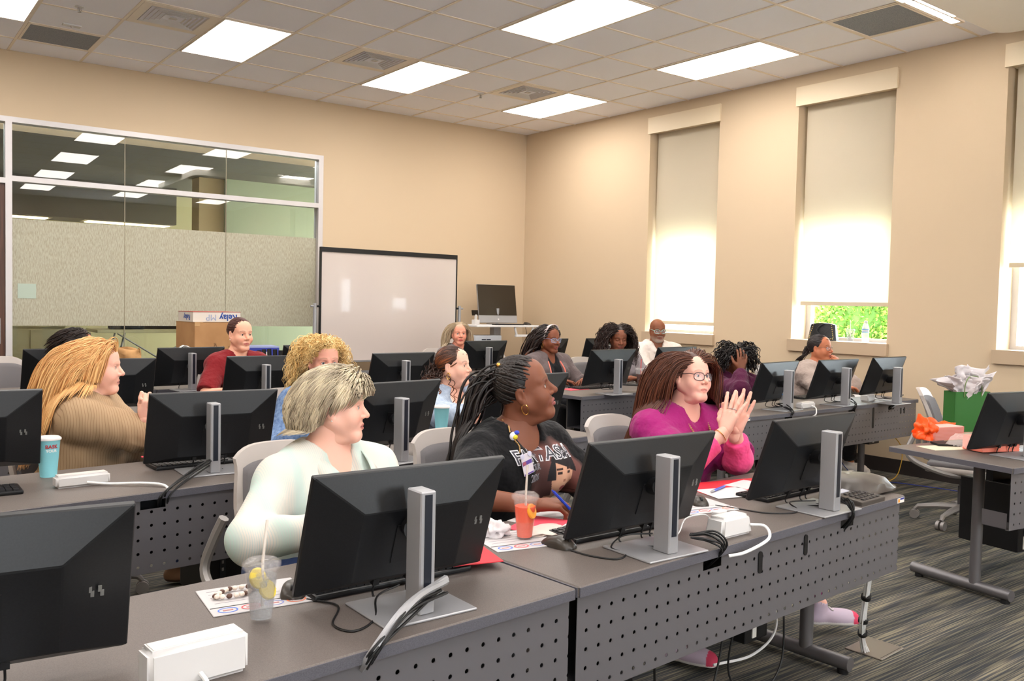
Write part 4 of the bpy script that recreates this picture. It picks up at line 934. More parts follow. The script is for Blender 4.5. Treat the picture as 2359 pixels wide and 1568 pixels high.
# gift bag and packs on the right desk
def gift_bag():
    t = thing('gift_bag', 'dark green paper gift bag with white tissue on the right desk', 'bag', (-1.90,-6.80,DZ), math.radians(-24))
    grn = mat('bag_green', (44,104,40), 0.6)
    w, d, h = 0.122, 0.048, 0.238; mb = MB()
    for (x0,x1,y0,y1) in ((-w,w,-d,-d+0.002),(-w,w,d-0.002,d),(-w,-w+0.002,-d,d),(w-0.002,w,-d,d)): mb.box(x0,x1,y0,y1,0,h)
    mb.box(-w,w,-d,d,0,0.002); mb.build('bag_body', grn, t)
    for y in (-d-0.002,d+0.002):
        mb = MB(); mb.tube(bez([(-0.06,y,h-0.03),(-0.058,y,h+0.04),(-0.035,y,h+0.085),(0.0,y,h+0.095),(0.035,y,h+0.085),(0.058,y,h+0.04),(0.06,y,h-0.03)],24),0.003,6); mb.build('handle', mat('handle_green',(110,130,80),0.7), t, True)
    def sheet3(seed, c, R, rot):
        rg = np.random.default_rng(seed); n = 22; v = []; 
        Mx = Matrix.Translation(c) @ Matrix.Rotation(rot,4,'Z')
        k1, k2 = rg.normal(size=3)*2, rg.normal(size=3)*2
        for j in range(n+1):
            for i in range(n+1):
                u, s = i/n-0.5, j/n
                fold = 0.004*math.sin(31*u+9*s+seed)+0.004*math.sin(24*s-19*u)+0.022*math.sin(9*u+seed)+0.014*math.sin(17*u+5*s+seed*2)+0.010*abs(math.sin(13*s+8*u))
                x = u*R[0]*(0.35+0.9*s); z = s*R[1]*(1-0.30*abs(u)*2*(0.5+0.5*math.sin(seed+7*u))) ; y = fold*(0.3+1.2*s)+R[2]*s*s
                v.append((x,y,z))
        f = [(j*(n+1)+i,j*(n+1)+i+1,(j+1)*(n+1)+i+1,(j+1)*(n+1)+i) for j in range(n) for i in range(n)]
        return v, f, Mx
    for k,(seed,c,R,rot) in enumerate(((1,(0.03,0.01,0.22),(0.34,0.30,-0.03),0.1),(2,(-0.04,-0.02,0.22),(0.36,0.22,-0.10),-0.2),(4,(-0.07,0.02,0.24),(0.34,0.18,0.12),1.0),(7,(0.06,0.0,0.22),(0.30,0.26,0.05),-0.9),(9,(-0.06,0.0,0.22),(0.3,0.22,-0.14),1.4),(12,(0.0,0.03,0.22),(0.3,0.24,0.02),2.2))):
        v, f, Mx = sheet3(seed,(c[0]*0.7,c[1]*0.7,c[2]-0.055),(R[0]*0.62,R[1]*0.78,R[2]*0.62),rot); mb = MB(); mb.add(v,f,Mx); o = mb.build('tissue_paper', M_TISSUE, t, 60)
        md = o.modifiers.new('thickness','SOLIDIFY'); md.thickness = 0.0012
gift_bag()
def pack(label, x, y, a, w, d, h, m, seed, name='napkin_pack', film=True):
    t = thing(name, label, 'napkin pack', (x,y,DZ+0.003), math.radians(a))
    mb = MB(); n = 10
    mb.box(-w/2,w/2,-d/2,d/2,0,h,None,0.006,2); mb.build('napkins', m, t)
    mb = MB(); 
    for k in range(n): z = h*(k+0.5)/n; mb.box(-w/2-0.0008,w/2+0.0008,-d/2-0.0008,d/2+0.0008,z-0.0006,z+0.0006)
    mb.build('sheet_edges', mat('napkin_edge_%d'%seed,(226,130,112),0.7), t)
    if film:
        bm = bmesh.new(); bmesh.ops.create_grid(bm, x_segments=24, y_segments=12, size=0.5)
        for v in bm.verts:
            x_, y_ = v.co.x, v.co.y; 
            v.co = Vector((x_*w*1.7-0.08*w, y_*d*1.1, (h+0.004) if abs(x_+0.05)<0.32 else (h+0.004)*max(0.1,1-(abs(x_+0.05)-0.32)*5)+0.006*math.sin(x_*60+y_*40+seed)))
        me = bpy.data.meshes.new('film'); bm.to_mesh(me); bm.free(); auto_smooth(me,80); link('clear_film', me, mat('clear_film',(255,240,235),0.15,alpha=0.28), t)
    return t
NP = mat('napkin_peach', (244,140,118), 0.8)
pack('long peach napkin pack in clear film at the near edge of the right desk', -2.56,-7.24,-20,0.24,0.13,0.075,NP,1)
t = pack('peach napkin pack in a torn bright orange wrapper on the right desk', -2.40,-6.90,-14,0.22,0.12,0.075,mat('napkin_pale',(240,170,160),0.8),2,film=False)
org = mat('orange_film', (255,92,30), 0.35)
for k,(x,y,R,s) in enumerate(((-0.115,0.0,(0.035,0.055,0.055),3),(0.02,0.050,(0.13,0.022,0.050),8))):
    o = crumple('orange_wrapper',None,None,(x,y,0),R,org,s,0.5,t)
crumple('white_towel','white knitted bundle behind the gift bag at the right edge','towel',(-1.45,-6.98,DZ),(0.09,0.09,0.10),mat('knit_white',(226,222,220),0.95,bump=(120,0.8,0.01)),21)
crumple('gold_tinsel_bag','clear bag with gold ribbon at the right edge of the picture','gift',(-1.62,-7.18,DZ+0.0),(0.10,0.09,0.12),mat('gold_bag',(214,206,180),0.3),14)
# studded bag on the sill
t = thing('handbag', 'black studded leather handbag on the middle window sill', 'bag', (0.12,-4.50,1.131), math.radians(90))
mb = MB(); n=16
bm = bmesh.new(); bmesh.ops.create_cube(bm,size=1); bmesh.ops.subdivide_edges(bm,edges=bm.edges[:],cuts=7,use_grid_fill=True)
for v in bm.verts:
    x,y,z = v.co; tz = z+0.5; s = 1-0.14*tz; v.co = Vector((x*0.30*s, y*0.10*(1-0.55*tz)*(1-0.5*(2*abs(x))**4), tz*0.165*(1-0.10*(2*x)**2)))
me = bpy.data.meshes.new('bag_body'); bm.to_mesh(me); bm.free(); auto_smooth(me,70); link('bag_body', me, mat('black_leather',(22,24,28),0.3,bump=(60,0.4,0.004)), t)
mb = MB()
for k in range(16): mb.sphere((-0.13+0.26*k/15,0.047 if False else 0.050,0.018),0.0045,8,6)
for k in range(16): mb.sphere((-0.13+0.26*k/15,-0.050,0.018),0.0045,8,6)
for s in (-1,1):
    for k in range(7): mb.sphere((s*(0.125-0.014*k*0.35),0.036-0.003*k,0.035+0.018*k),0.0045,8,6); mb.sphere((s*(0.125-0.014*k*0.35),-0.036+0.003*k,0.035+0.018*k),0.0045,8,6)
tag(mb.build('studs', mat('gold_stud',(214,190,120),0.25,0.9), t, True), kind='stuff')
mb = MB(); mb.tube(bez([(-0.10,0.0,0.15),(-0.02,0.03,0.155),(0.04,0.045,0.10),(0.0,0.052,0.05)],16),0.004,8); mb.build('strap', mat('black_leather'), t, True)

# ---------------------------------------------------------------- back of the room
def whiteboard():
    t = thing('whiteboard', 'mobile whiteboard in a black frame on grey posts by the back wall', 'whiteboard', (-2.37,-0.65,0), math.radians(1.0))
    w, z0, z1 = 0.865, 0.755, 1.925
    mb = MB(); mb.box(-w,w,-0.012,0.012,z0,z1); mb.build('board', mat('board_white',(196,184,178),0.22,spec=0.5,coat=0.3), t)
    mb = MB(); mb.box(-w-0.012,w+0.012,-0.02,0.02,z1-0.005,z1+0.045); mb.box(-w-0.012,w+0.012,-0.018,0.018,z0-0.02,z0); mb.box(-w-0.014,-w,-0.018,0.018,z0,z1); mb.box(w,w+0.014,-0.018,0.018,z0,z1); mb.build('frame', M_BLACK, t)
    for s in (-1,1):
        x = s*(w+0.065); mb = MB(); mb.cyl((x,0,0.08),(x,0,1.37),0.020,n=16); p = mb.build('post', M_SILVER, t, True)
        mb = MB(); mb.cyl((s*(w+0.01),0,1.34),(x,0,1.34),0.012,n=12); mb.build('pivot', M_BLACK, p, True)
        mb = MB(); mb.cyl((x,0,1.34),(x+s*0.05,0,1.34),0.010,n=12); mb.build('knob', M_SILVER, p, True)
        mb = MB(); mb.box(x-0.02,x+0.02,-0.30,0.30,0.05,0.08); mb.build('foot', M_SILVER, t)
        for q in (-1,1): mb = MB(); mb.cyl((x-0.012,q*0.26,0.027),(x+0.012,q*0.26,0.027),0.026,n=14); mb.build('caster', M_BLACK, t, True)
    mb = MB(); mb.box(-w-0.05,w+0.05,-0.015,0.015,0.60,0.64); mb.build('cross_bar', M_SILVER, t)
    mb = MB(); mb.box(-w+0.1,w-0.1,-0.075,-0.018,z0-0.012,z0-0.004); mb.build('pen_tray', M_SILVER, t)
whiteboard()
def cart():
    t = thing('computer_cart', 'white wheeled computer cart in the back corner', 'cart', (-0.83,-0.60,0), math.radians(-2))
    wm = mat('cart_white',(226,226,228),0.4)
    mb = MB(); mb.box(-0.46,0.46,-0.22,0.16,1.125,1.150,None,0.006); mb.build('work_surface', wm, t)
    mb = MB(); mb.box(-0.05,0.05,0.02,0.12,0.15,1.125,None,0.008); mb.build('column', M_SILVER, t)
    mb = MB(); mb.box(-0.40,-0.02,-0.10,0.14,0.62,1.02,None,0.006); s = mb.build('storage_box', mat('cart_pale',(206,212,222),0.5), t)
    mb = MB()
    for k in range(4):
        for c,(x0,x1) in enumerate(((-0.38,-0.345),(-0.31,-0.25),(-0.24,-0.18))):
            for q in range(1 if c == 0 else 3): mb.box(x0,x1,-0.102,-0.0995,0.70+0.075*k+q*0.02,0.712+0.075*k+q*0.02 if c else 0.722+0.075*k)
    mb.build('vent_slots', mat('slot_navy',(40,46,66),0.5), s)
    n = 28; v = []; f = []
    for i in range(n): q = 2*PI*i/n; v += [(-0.10+0.05*math.cos(q),-0.103,0.83+0.06*math.sin(q)),(-0.10+0.032*math.cos(q),-0.103,0.83+0.04*math.sin(q))]
    for i in range(n): j=(i+1)%n; f.append((2*i,2*i+1,2*j+1,2*j))
    mb = MB(); mb.add(v,f); mb.box(-0.085,-0.06,-0.104,-0.102,0.76,0.80); mb.build('round_logo', mat('logo_dark',(44,50,62),0.5), s)
    mb = MB(); mb.tube([(0.12,-0.18,1.12),(0.15,-0.18,1.03)],0.014,8); mb.tube([(0.40,-0.18,1.12),(0.37,-0.18,1.03)],0.014,8); mb.box(0.13,0.39,-0.20,-0.16,1.005,1.035,None,0.008); mb.build('push_handle', wm, t, 40)
    for k in range(4):
        a = PI/4+k*PI/2; mb = MB(); mb.tube([(0,0.05,0.14),(0.30*math.cos(a),0.05+0.22*math.sin(a),0.09)],0.02,8); l = mb.build('base_arm', wm, t, True)
        mb = MB(); mb.cyl((0.30*math.cos(a)-0.012,0.05+0.22*math.sin(a),0.04),(0.30*math.cos(a)+0.012,0.05+0.22*math.sin(a),0.04),0.04,n=14); mb.build('caster', M_BLACK, l, True)
    m = thing('all_in_one_computer', 'large black screened silver computer on the white cart', 'computer', (-0.78,-0.55,1.150), math.radians(-6))
    Mx = Matrix.Translation((0,0.03,0.0)) @ Matrix.Rotation(math.radians(-10),4,'X')
    mb = MB(); mb.box(-0.275,0.275,-0.012,0.012,0.02,0.50,Mx,0.004); mb.build('housing', M_SILVER, m)
    mb = MB(); mb.box(-0.272,0.272,-0.0145,-0.012,0.112,0.497,Mx); mb.build('screen', mat('dark_screen',(44,36,26),0.25), m)
    mb = MB(); mb.box(-0.12,0.12,-0.10,0.12,0,0.012,None,0.003); mb.tube([(0,0.06,0.01),(0,0.05,0.2)],0.02,8); mb.build('stand', M_SILVER, m)
    mb = MB(); mb.box(-0.01,0.01,-0.0150,-0.0125,0.052,0.072,Mx); mb.build('emblem', M_WHITE, m)
    mb = MB(); mb.box(-0.22,0.20,-0.07,0.03,0,0.012,None,0.004); o = mb.build('keyboard', M_BLACK); o.location = (-0.78,-0.72,1.150); tag(o, 'black keyboard in front of the large computer on the cart', 'keyboard')
    o = dup(MS, (-0.46,-0.70,1.151), 0.3, 'black mouse on the white cart')
    c = thing('document_scanner', 'small white device with a dark screen on the left of the cart', 'device', (-1.19,-0.62,1.150), 0.2)
    mb = MB(); mb.box(-0.04,0.04,-0.03,0.03,0,0.06,None,0.004); mb.box(-0.012,0.012,-0.01,0.01,0.06,0.12); mb.build('body', M_WHITE, c); mb = MB(); mb.box(-0.05,0.05,-0.022,-0.006,0.11,0.175,Matrix.Rotation(-0.2,4,'X'),0.003); mb.build('display', M_BLACKG, c)
    cable('thin dark cable hanging from the cart beside the wall', [(-0.50,-0.72,1.12),(-0.49,-0.74,1.0),(-0.52,-0.72,0.86),(-0.50,-0.70,0.75)], 0.003)
cart()
def boxes():
    t = thing('utility_cart', 'metal utility cart with a curved chrome handle under the cardboard box', 'cart', (-4.42,-0.62,0), 0)
    for z in (0.25,0.70): mb = MB(); mb.box(-0.36,0.36,-0.24,0.24,z,z+0.03,None,0.005); mb.build('shelf', M_SILVER, t)
    for sx in (-1,1):
        for sy in (-1,1):
            mb = MB(); mb.cyl((sx*0.34,sy*0.22,0.07),(sx*0.34,sy*0.22,0.73),0.012,n=10); l = mb.build('post', M_SILVER, t, True)
            mb = MB(); mb.cyl((sx*0.34-0.012,sy*0.22,0.035),(sx*0.34+0.012,sy*0.22,0.035),0.035,n=12); mb.build('caster', M_BLACK, l, True)
    mb = MB(); mb.tube(bez([(-0.34,-0.26,0.70),(-0.36,-0.27,0.86),(-0.32,-0.27,0.94),(-0.24,-0.27,0.92),(-0.22,-0.27,0.84),(-0.22,-0.26,0.70)],24),0.013,10); mb.build('chrome_handle', mat('chrome',(200,196,190),0.15,0.9), t, True)
    b = thing('cardboard_box', 'large brown cardboard box with printed marks in front of the glass', 'box', (-4.39,-0.62,0.731), math.radians(8))
    cb = noise_color('cardboard', (168,124,82), (184,140,96), nscale=4, rough=0.85)
    mb = MB(); mb.box(-0.25,0.28,-0.20,0.20,0,0.435); mb.build('carton', cb, b)
    mb = MB(); mb.box(-0.251,-0.2,-0.203,-0.2,0.40,0.436); mb.box(-0.252,-0.17,-0.204,0.204,0.434,0.438); mb.build('packing_tape', mat('tape',(190,150,104),0.3), b)
    for k,(tx,x) in enumerate((('END OF',-0.04),('AGS',0.04),('AGS',0.11),('GROSS KG',0.18))): text_obj('printed_mark', tx, 0.038, mat('print_brown',(70,52,40),0.8), b, frame((x,-0.2015,0.17),(0,0,1),(-1,0,0)))
    r = thing('relay_carton', 'flat white carton with upside down blue lettering on the brown box', 'box', (-4.40,-0.64,1.1705), math.radians(6))
    mb = MB(); mb.box(-0.24,0.24,-0.17,0.17,0,0.095); mb.build('carton', mat('carton_white',(216,206,196),0.7), r)
    mb = MB(); mb.box(-0.242,0.242,-0.172,0.172,0.094,0.099); mb.build('lid_edge', mat('carton_rust',(170,90,80),0.7), r)
    bl = mat('relay_blue',(36,72,150),0.6)
    text_obj('printed_name', 'Relay', 0.085, bl, r, frame((0.115,-0.1715,0.045),(-1,0,0),(0,0,-1)), bold=0.002); text_obj('printed_name_end', 'MP', 0.085, mat('relay_pale',(150,160,190),0.6), r, frame((-0.06,-0.1715,0.045),(-1,0,0),(0,0,-1)))
    text_obj('side_name', 'Relay', 0.07, bl, r, frame((-0.2405,-0.03,0.045),(0,1,0),(0,0,-1)), bold=0.002)
    c = thing('carton', 'flat blue and white carton behind the shoulder of the woman in maroon', 'box', (-3.92,-0.72,0.731+0.0), math.radians(-5))
    mb = MB(); mb.box(-0.16,0.16,-0.13,0.13,0.02,0.185); mb.build('carton', mat('carton_blue',(44,56,150),0.6), c)
    mb = MB(); mb.box(-0.16,0.16,-0.13,0.13,0.185,0.20); mb.build('lid', mat('carton_lid',(150,160,200),0.6), c); text_obj('printed_mark','ful',0.08,M_WHITE,c,frame((0.02,-0.1315,0.13),(1,0,0),(0,0,1)),bold=0.003)
    s = thing('small_table', 'small side table under the blue carton at the back', 'table', (-3.92,-0.72,0), 0)
    mb = MB(); mb.box(-0.2,0.2,-0.18,0.18,0.715,0.75); mb.build('tabletop', M_TOP, s)
    for sx in (-1,1):
        for sy in (-1,1): mb = MB(); mb.cyl((sx*0.17,sy*0.15,0),(sx*0.17,sy*0.15,0.715),0.015,n=8); mb.build('leg', M_GREY, s, True)
    k = thing('black_chair', 'black mesh backed chair behind the woman in maroon', 'chair', (-4.05,-1.55,0), math.radians(0))
    mb = MB(); 
    for j in range(9):
        x = -0.20+0.05*j; mb.tube([(x,0.20,0.52),(x,0.24-0.02*math.cos(j),0.93-0.0015*(j-4)**2*2)],0.02,6)
    mb.build('backrest', M_BLACK, k, True)
    mb = MB(); mb.box(-0.22,0.22,-0.22,0.20,0.42,0.46,None,0.015); mb.build('seat', M_BLACK, k)
    for sx in (-1,1):
        for sy in (-1,1): mb = MB(); mb.cyl((sx*0.20,sy*0.19,0),(sx*0.20,sy*0.19,0.42),0.012,n=8); mb.build('leg', M_BLACK, k, True)
    # brown paper bag
    pb = thing('paper_bag', 'brown kraft paper bag standing on the back row desk', 'bag', (-5.60,-2.30,DZ), math.radians(10))
    kraft = noise_color('kraft', (150,108,66), (190,146,96), nscale=9, rough=0.85, bump=0.4)
    bm = bmesh.new(); bmesh.ops.create_grid(bm, x_segments=40, y_segments=14, size=0.5); v0 = []
    for v in bm.verts:
        u = (v.co.x+0.5)*4; s = v.co.y+0.5; side = int(min(3,u)); q = u-side; w,d = 0.13,0.065
        c4 = [(-w,-d),(w,-d),(w,d),(-w,d),(-w,-d)]; x = c4[side][0]*(1-q)+c4[side+1][0]*q; y = c4[side][1]*(1-q)+c4[side+1][1]*q
        pinch = 1-0.55*s*s; wob = 0.010*math.sin(9*u+7*s)*s+0.006*math.sin(17*s+5*u)
        v.co = Vector((x*(1-0.04*s)+wob, y*pinch+wob*1.3, s*(0.30+0.012*math.sin(6*u))))
    bmesh.ops.remove_doubles(bm, verts=bm.verts, dist=0.0004)
    me = bpy.data.meshes.new('bag_body'); bm.to_mesh(me); bm.free(); auto_smooth(me,35); o = link('bag_body', me, kraft, pb); md = o.modifiers.new('t','SOLIDIFY'); md.thickness = 0.001
boxes()

# floor things near the front desk
t = thing('floor_box', 'flat metal floor box lid at the foot of the front desk', 'floor box', (-3.83,-7.37,0), math.radians(4))
mb = MB(); mb.box(-0.10,0.10,-0.08,0.08,0,0.006,None,0.002,1); mb.build('cover_plate', mat('floor_plate',(120,112,104),0.4,0.5), t); mb = MB(); mb.box(-0.09,0.09,-0.07,-0.068,0.006,0.0065); mb.build('hinge_line', M_BLACK, t)
t = thing('network_cables', 'bundle of white network cables strapped together beside the front desk foot', 'cable bundle', (0,0,0))
for k in range(6):
    o = 0.009; dx = (k%3-1)*o; dy = (k//3-0.5)*o; mb = MB()
    mb.tube(bez([(-4.13+dx,-7.50+dy,0.46),(-4.125+dx,-7.50+dy,0.38),(-4.075+dx,-7.46+dy,0.26),(-4.05+dx*1.2,-7.44+dy,0.17),(-3.96+dx*0.8,-7.39+dy,0.07),(-3.90+dx*1.5,-7.37+dy*1.5,0.004)],30),0.0042,6); mb.build('cable', M_WCABLE, t, True)
for p,q in (((-4.093,-7.475,0.30),(0.02,0.02,-0.06)),((-4.052,-7.443,0.19),(0.02,0.02,-0.1)),((-4.005,-7.415,0.12),(0.05,0.03,-0.07))):
    d = Vector(q).normalized()*0.008; mb = MB(); mb.tube([Vector(p)-d, Vector(p)+d],0.019,14); mb.build('cable_strap', M_BLACK, t, True)
cable('yellow network cable hanging under the window side desk and along the floor', [(-0.35,-5.45,0.42),(-0.24,-5.50,0.30),(-0.26,-5.52,0.15),(-0.38,-5.5,0.02),(-0.75,-5.35,0.006),(-1.0,-5.2,0.006)], 0.0035, mat('yellow_cable',(196,150,30),0.5))
cable('blue network cable lying on the carpet by the dark baseboard', [(-0.55,-5.10,0.5),(-0.60,-5.15,0.2),(-0.50,-5.30,0.01),(-0.35,-5.55,0.006),(-0.25,-5.95,0.006),(-0.22,-6.3,0.006)], 0.0035, mat('blue_cable',(40,60,150),0.5))
cable('black cable sagging under the front desk behind the perforated panel', [(-4.75,-7.40,0.44),(-4.80,-7.38,0.15),(-4.68,-7.40,0.03),(-4.52,-7.40,0.12),(-4.50,-7.38,0.44)], 0.004)
cable('black cable looping to the floor under the middle of the front desk', [(-5.2,-7.40,0.44),(-5.15,-7.38,0.10),(-4.98,-7.40,0.02),(-4.85,-7.38,0.2),(-4.83,-7.38,0.44)], 0.004)
cable('white power cable under the front desk near the magenta trouser leg', [(-4.50,-7.30,0.42),(-4.46,-7.33,0.22),(-4.55,-7.30,0.12),(-4.72,-7.25,0.10)], 0.005, M_WCABLE)

# ================================================================ people
# Implicit-surface modelling: each body is one smooth union of ellipsoids and tapered limbs, meshed with surface nets
def nrm(v): v = np.asarray(v, float); return v/(np.linalg.norm(v)+1e-12)
def v3(*a): return np.array(a, float)
class Field:
    def __init__(s, lo, hi, h):
        s.lo = np.array(lo, float); s.h = h; s.n = np.ceil((np.array(hi)-s.lo)/h).astype(int)+1
        s.ax = [s.lo[i]+h*np.arange(s.n[i]) for i in range(3)]; s.d = np.full(s.n, 1.0, np.float32)
    def _sl(s, lo, hi):
        r = []
        for i in range(3):
            a = max(0, int(math.floor((lo[i]-s.lo[i])/s.h))); b = min(s.n[i], int(math.ceil((hi[i]-s.lo[i])/s.h))+1)
            if b <= a: return None
            r.append(slice(a,b))
        return tuple(r)
    def apply(s, fn, lo, hi, k, op='u'):
        pad = k+3*s.h; sl = s._sl(np.array(lo)-pad, np.array(hi)+pad)
        if sl is None: return
        X = s.ax[0][sl[0]][:,None,None]; Y = s.ax[1][sl[1]][None,:,None]; Z = s.ax[2][sl[2]][None,None,:]
        b = fn(X,Y,Z).astype(np.float32); a = s.d[sl]
        if op == 'u':
            h = np.maximum(k-np.abs(a-b),0)/max(k,1e-6); s.d[sl] = np.minimum(a,b)-h*h*k*0.25
        else:
            b = -b; h = np.maximum(k-np.abs(a-b),0)/max(k,1e-6); s.d[sl] = np.maximum(a,b)+h*h*k*0.25
    def ell(s, c, r, R=None, k=0.02, op='u'):
        c = np.asarray(c,float); r = np.asarray(r,float)
        if R is None: R = np.eye(3)
        def fn(X,Y,Z):
            x,y,z = X-c[0],Y-c[1],Z-c[2]
            q = [R[0,i]*x+R[1,i]*y+R[2,i]*z for i in range(3)]
            k0 = np.sqrt((q[0]/r[0])**2+(q[1]/r[1])**2+(q[2]/r[2])**2)+1e-9; k1 = np.sqrt((q[0]/r[0]**2)**2+(q[1]/r[1]**2)**2+(q[2]/r[2]**2)**2)+1e-9
            return k0*(k0-1)/k1
        ext = np.sqrt(((R*r[None,:])**2).sum(1)); s.apply(fn, c-ext, c+ext, k, op)
    def cone(s, a, b, ra, rb, k=0.02, op='u', clip=None, sq=None):
        "tapered limb; clip=(point,dir) cuts away what lies beyond; sq=(dir,factor) flattens along dir"
        a = np.asarray(a,float); b = np.asarray(b,float); ab = b-a; L = ab@ab+1e-12
        def fn(X,Y,Z):
            x,y,z = X-a[0],Y-a[1],Z-a[2]; t = np.clip((x*ab[0]+y*ab[1]+z*ab[2])/L,0,1)
            dx,dy,dz = x-t*ab[0],y-t*ab[1],z-t*ab[2]
            if sq is not None:
                n = sq[0]; m = (dx*n[0]+dy*n[1]+dz*n[2])*(sq[1]-1); dx = dx+m*n[0]; dy = dy+m*n[1]; dz = dz+m*n[2]
            d = np.sqrt(dx*dx+dy*dy+dz*dz)-(ra+t*(rb-ra))
            if clip is not None:
                p,n2 = clip; d = np.maximum(d, (X-p[0])*n2[0]+(Y-p[1])*n2[1]+(Z-p[2])*n2[2])
            return d
        m = max(ra,rb); s.apply(fn, np.minimum(a,b)-m, np.maximum(a,b)+m, k, op)
    def noise(s, amp, sc, seed=0, dirs=None):
        "fold-like displacement near the surface"
        rg = np.random.default_rng(seed); X,Y,Z = s.ax[0][:,None,None],s.ax[1][None,:,None],s.ax[2][None,None,:]
        tot = 0
        for i in range(4):
            kk = rg.normal(size=3)*sc*(0.7+0.5*i); 
            if dirs is not None: kk = kk*np.array(dirs)
            tot = tot+np.sin(kk[0]*X+kk[1]*Y+kk[2]*Z+rg.random()*6)*(1.0/(1+0.4*i))
        s.d = (s.d+amp*tot).astype(np.float32)
    def mesh(s):
        d = s.d; S = d < 0; nx,ny,nz = d.shape
        c = sum(S[i:nx-1+i, j:ny-1+j, k:nz-1+k].astype(np.int8) for i in (0,1) for j in (0,1) for k in (0,1))
        act = (c > 0)&(c < 8); idx = np.argwhere(act); vid = np.full(act.shape, -1, np.int64); vid[act] = np.arange(len(idx))
        pos = np.zeros((len(idx),3)); cnt = np.zeros(len(idx))
        cor = [(i,j,k) for i in (0,1) for j in (0,1) for k in (0,1)]
        for a in cor:
            for ax in range(3):
                if a[ax] == 0:
                    b = list(a); b[ax] = 1
                    da = d[idx[:,0]+a[0],idx[:,1]+a[1],idx[:,2]+a[2]]; db = d[idx[:,0]+b[0],idx[:,1]+b[1],idx[:,2]+b[2]]
                    m = (da < 0) != (db < 0); t = da[m]/(da[m]-db[m]); p = np.tile(np.array(a,float),(m.sum(),1)); p[:,ax] += t; pos[m] += p; cnt[m] += 1
        pos /= cnt[:,None]; V = s.lo+(idx+pos)*s.h; F = []
        for ax in range(3):
            o = [(1,2),(2,0),(0,1)][ax]; A = np.moveaxis(S, (ax,o[0],o[1]), (0,1,2)); G = np.moveaxis(vid, (ax,o[0],o[1]), (0,1,2))
            m = A[:-1,1:-1,1:-1] != A[1:,1:-1,1:-1]; I = np.argwhere(m); i,j,k = I[:,0],I[:,1]+1,I[:,2]+1
            q = np.stack([G[i,j-1,k-1],G[i,j,k-1],G[i,j,k],G[i,j-1,k]],1); ins = A[i,j,k]; q[~ins] = q[~ins][:,::-1]; F.append(q)
        F = np.concatenate(F); F = F[(F >= 0).all(1)]; return V, F

def basis(fwd_deg, pitch_deg=0, roll_deg=0):
    "columns: right, forward, up"
    a = math.radians(fwd_deg); p = math.radians(pitch_deg)
    f0 = v3(math.cos(a), math.sin(a), 0); r = v3(math.sin(a), -math.cos(a), 0); u0 = v3(0,0,1)
    f = f0*math.cos(p)+u0*math.sin(p); u = np.cross(r,f); q = math.radians(roll_deg)
    r2 = r*math.cos(q)+u*math.sin(q); u2 = np.cross(r2,f); return np.stack([r2,f,u2],1)

SKIN_MATS = {}
def skin_mat():
    if 'skin' in MATS: return MATS['skin']
    m = mat('skin', (220,170,150), 0.5, spec=0.35, vcol=True); b = m.node_tree.nodes['Principled BSDF']
    b.inputs['Subsurface Weight'].default_value = 0.12; b.inputs['Subsurface Radius'].default_value = (0.012,0.005,0.003); return m

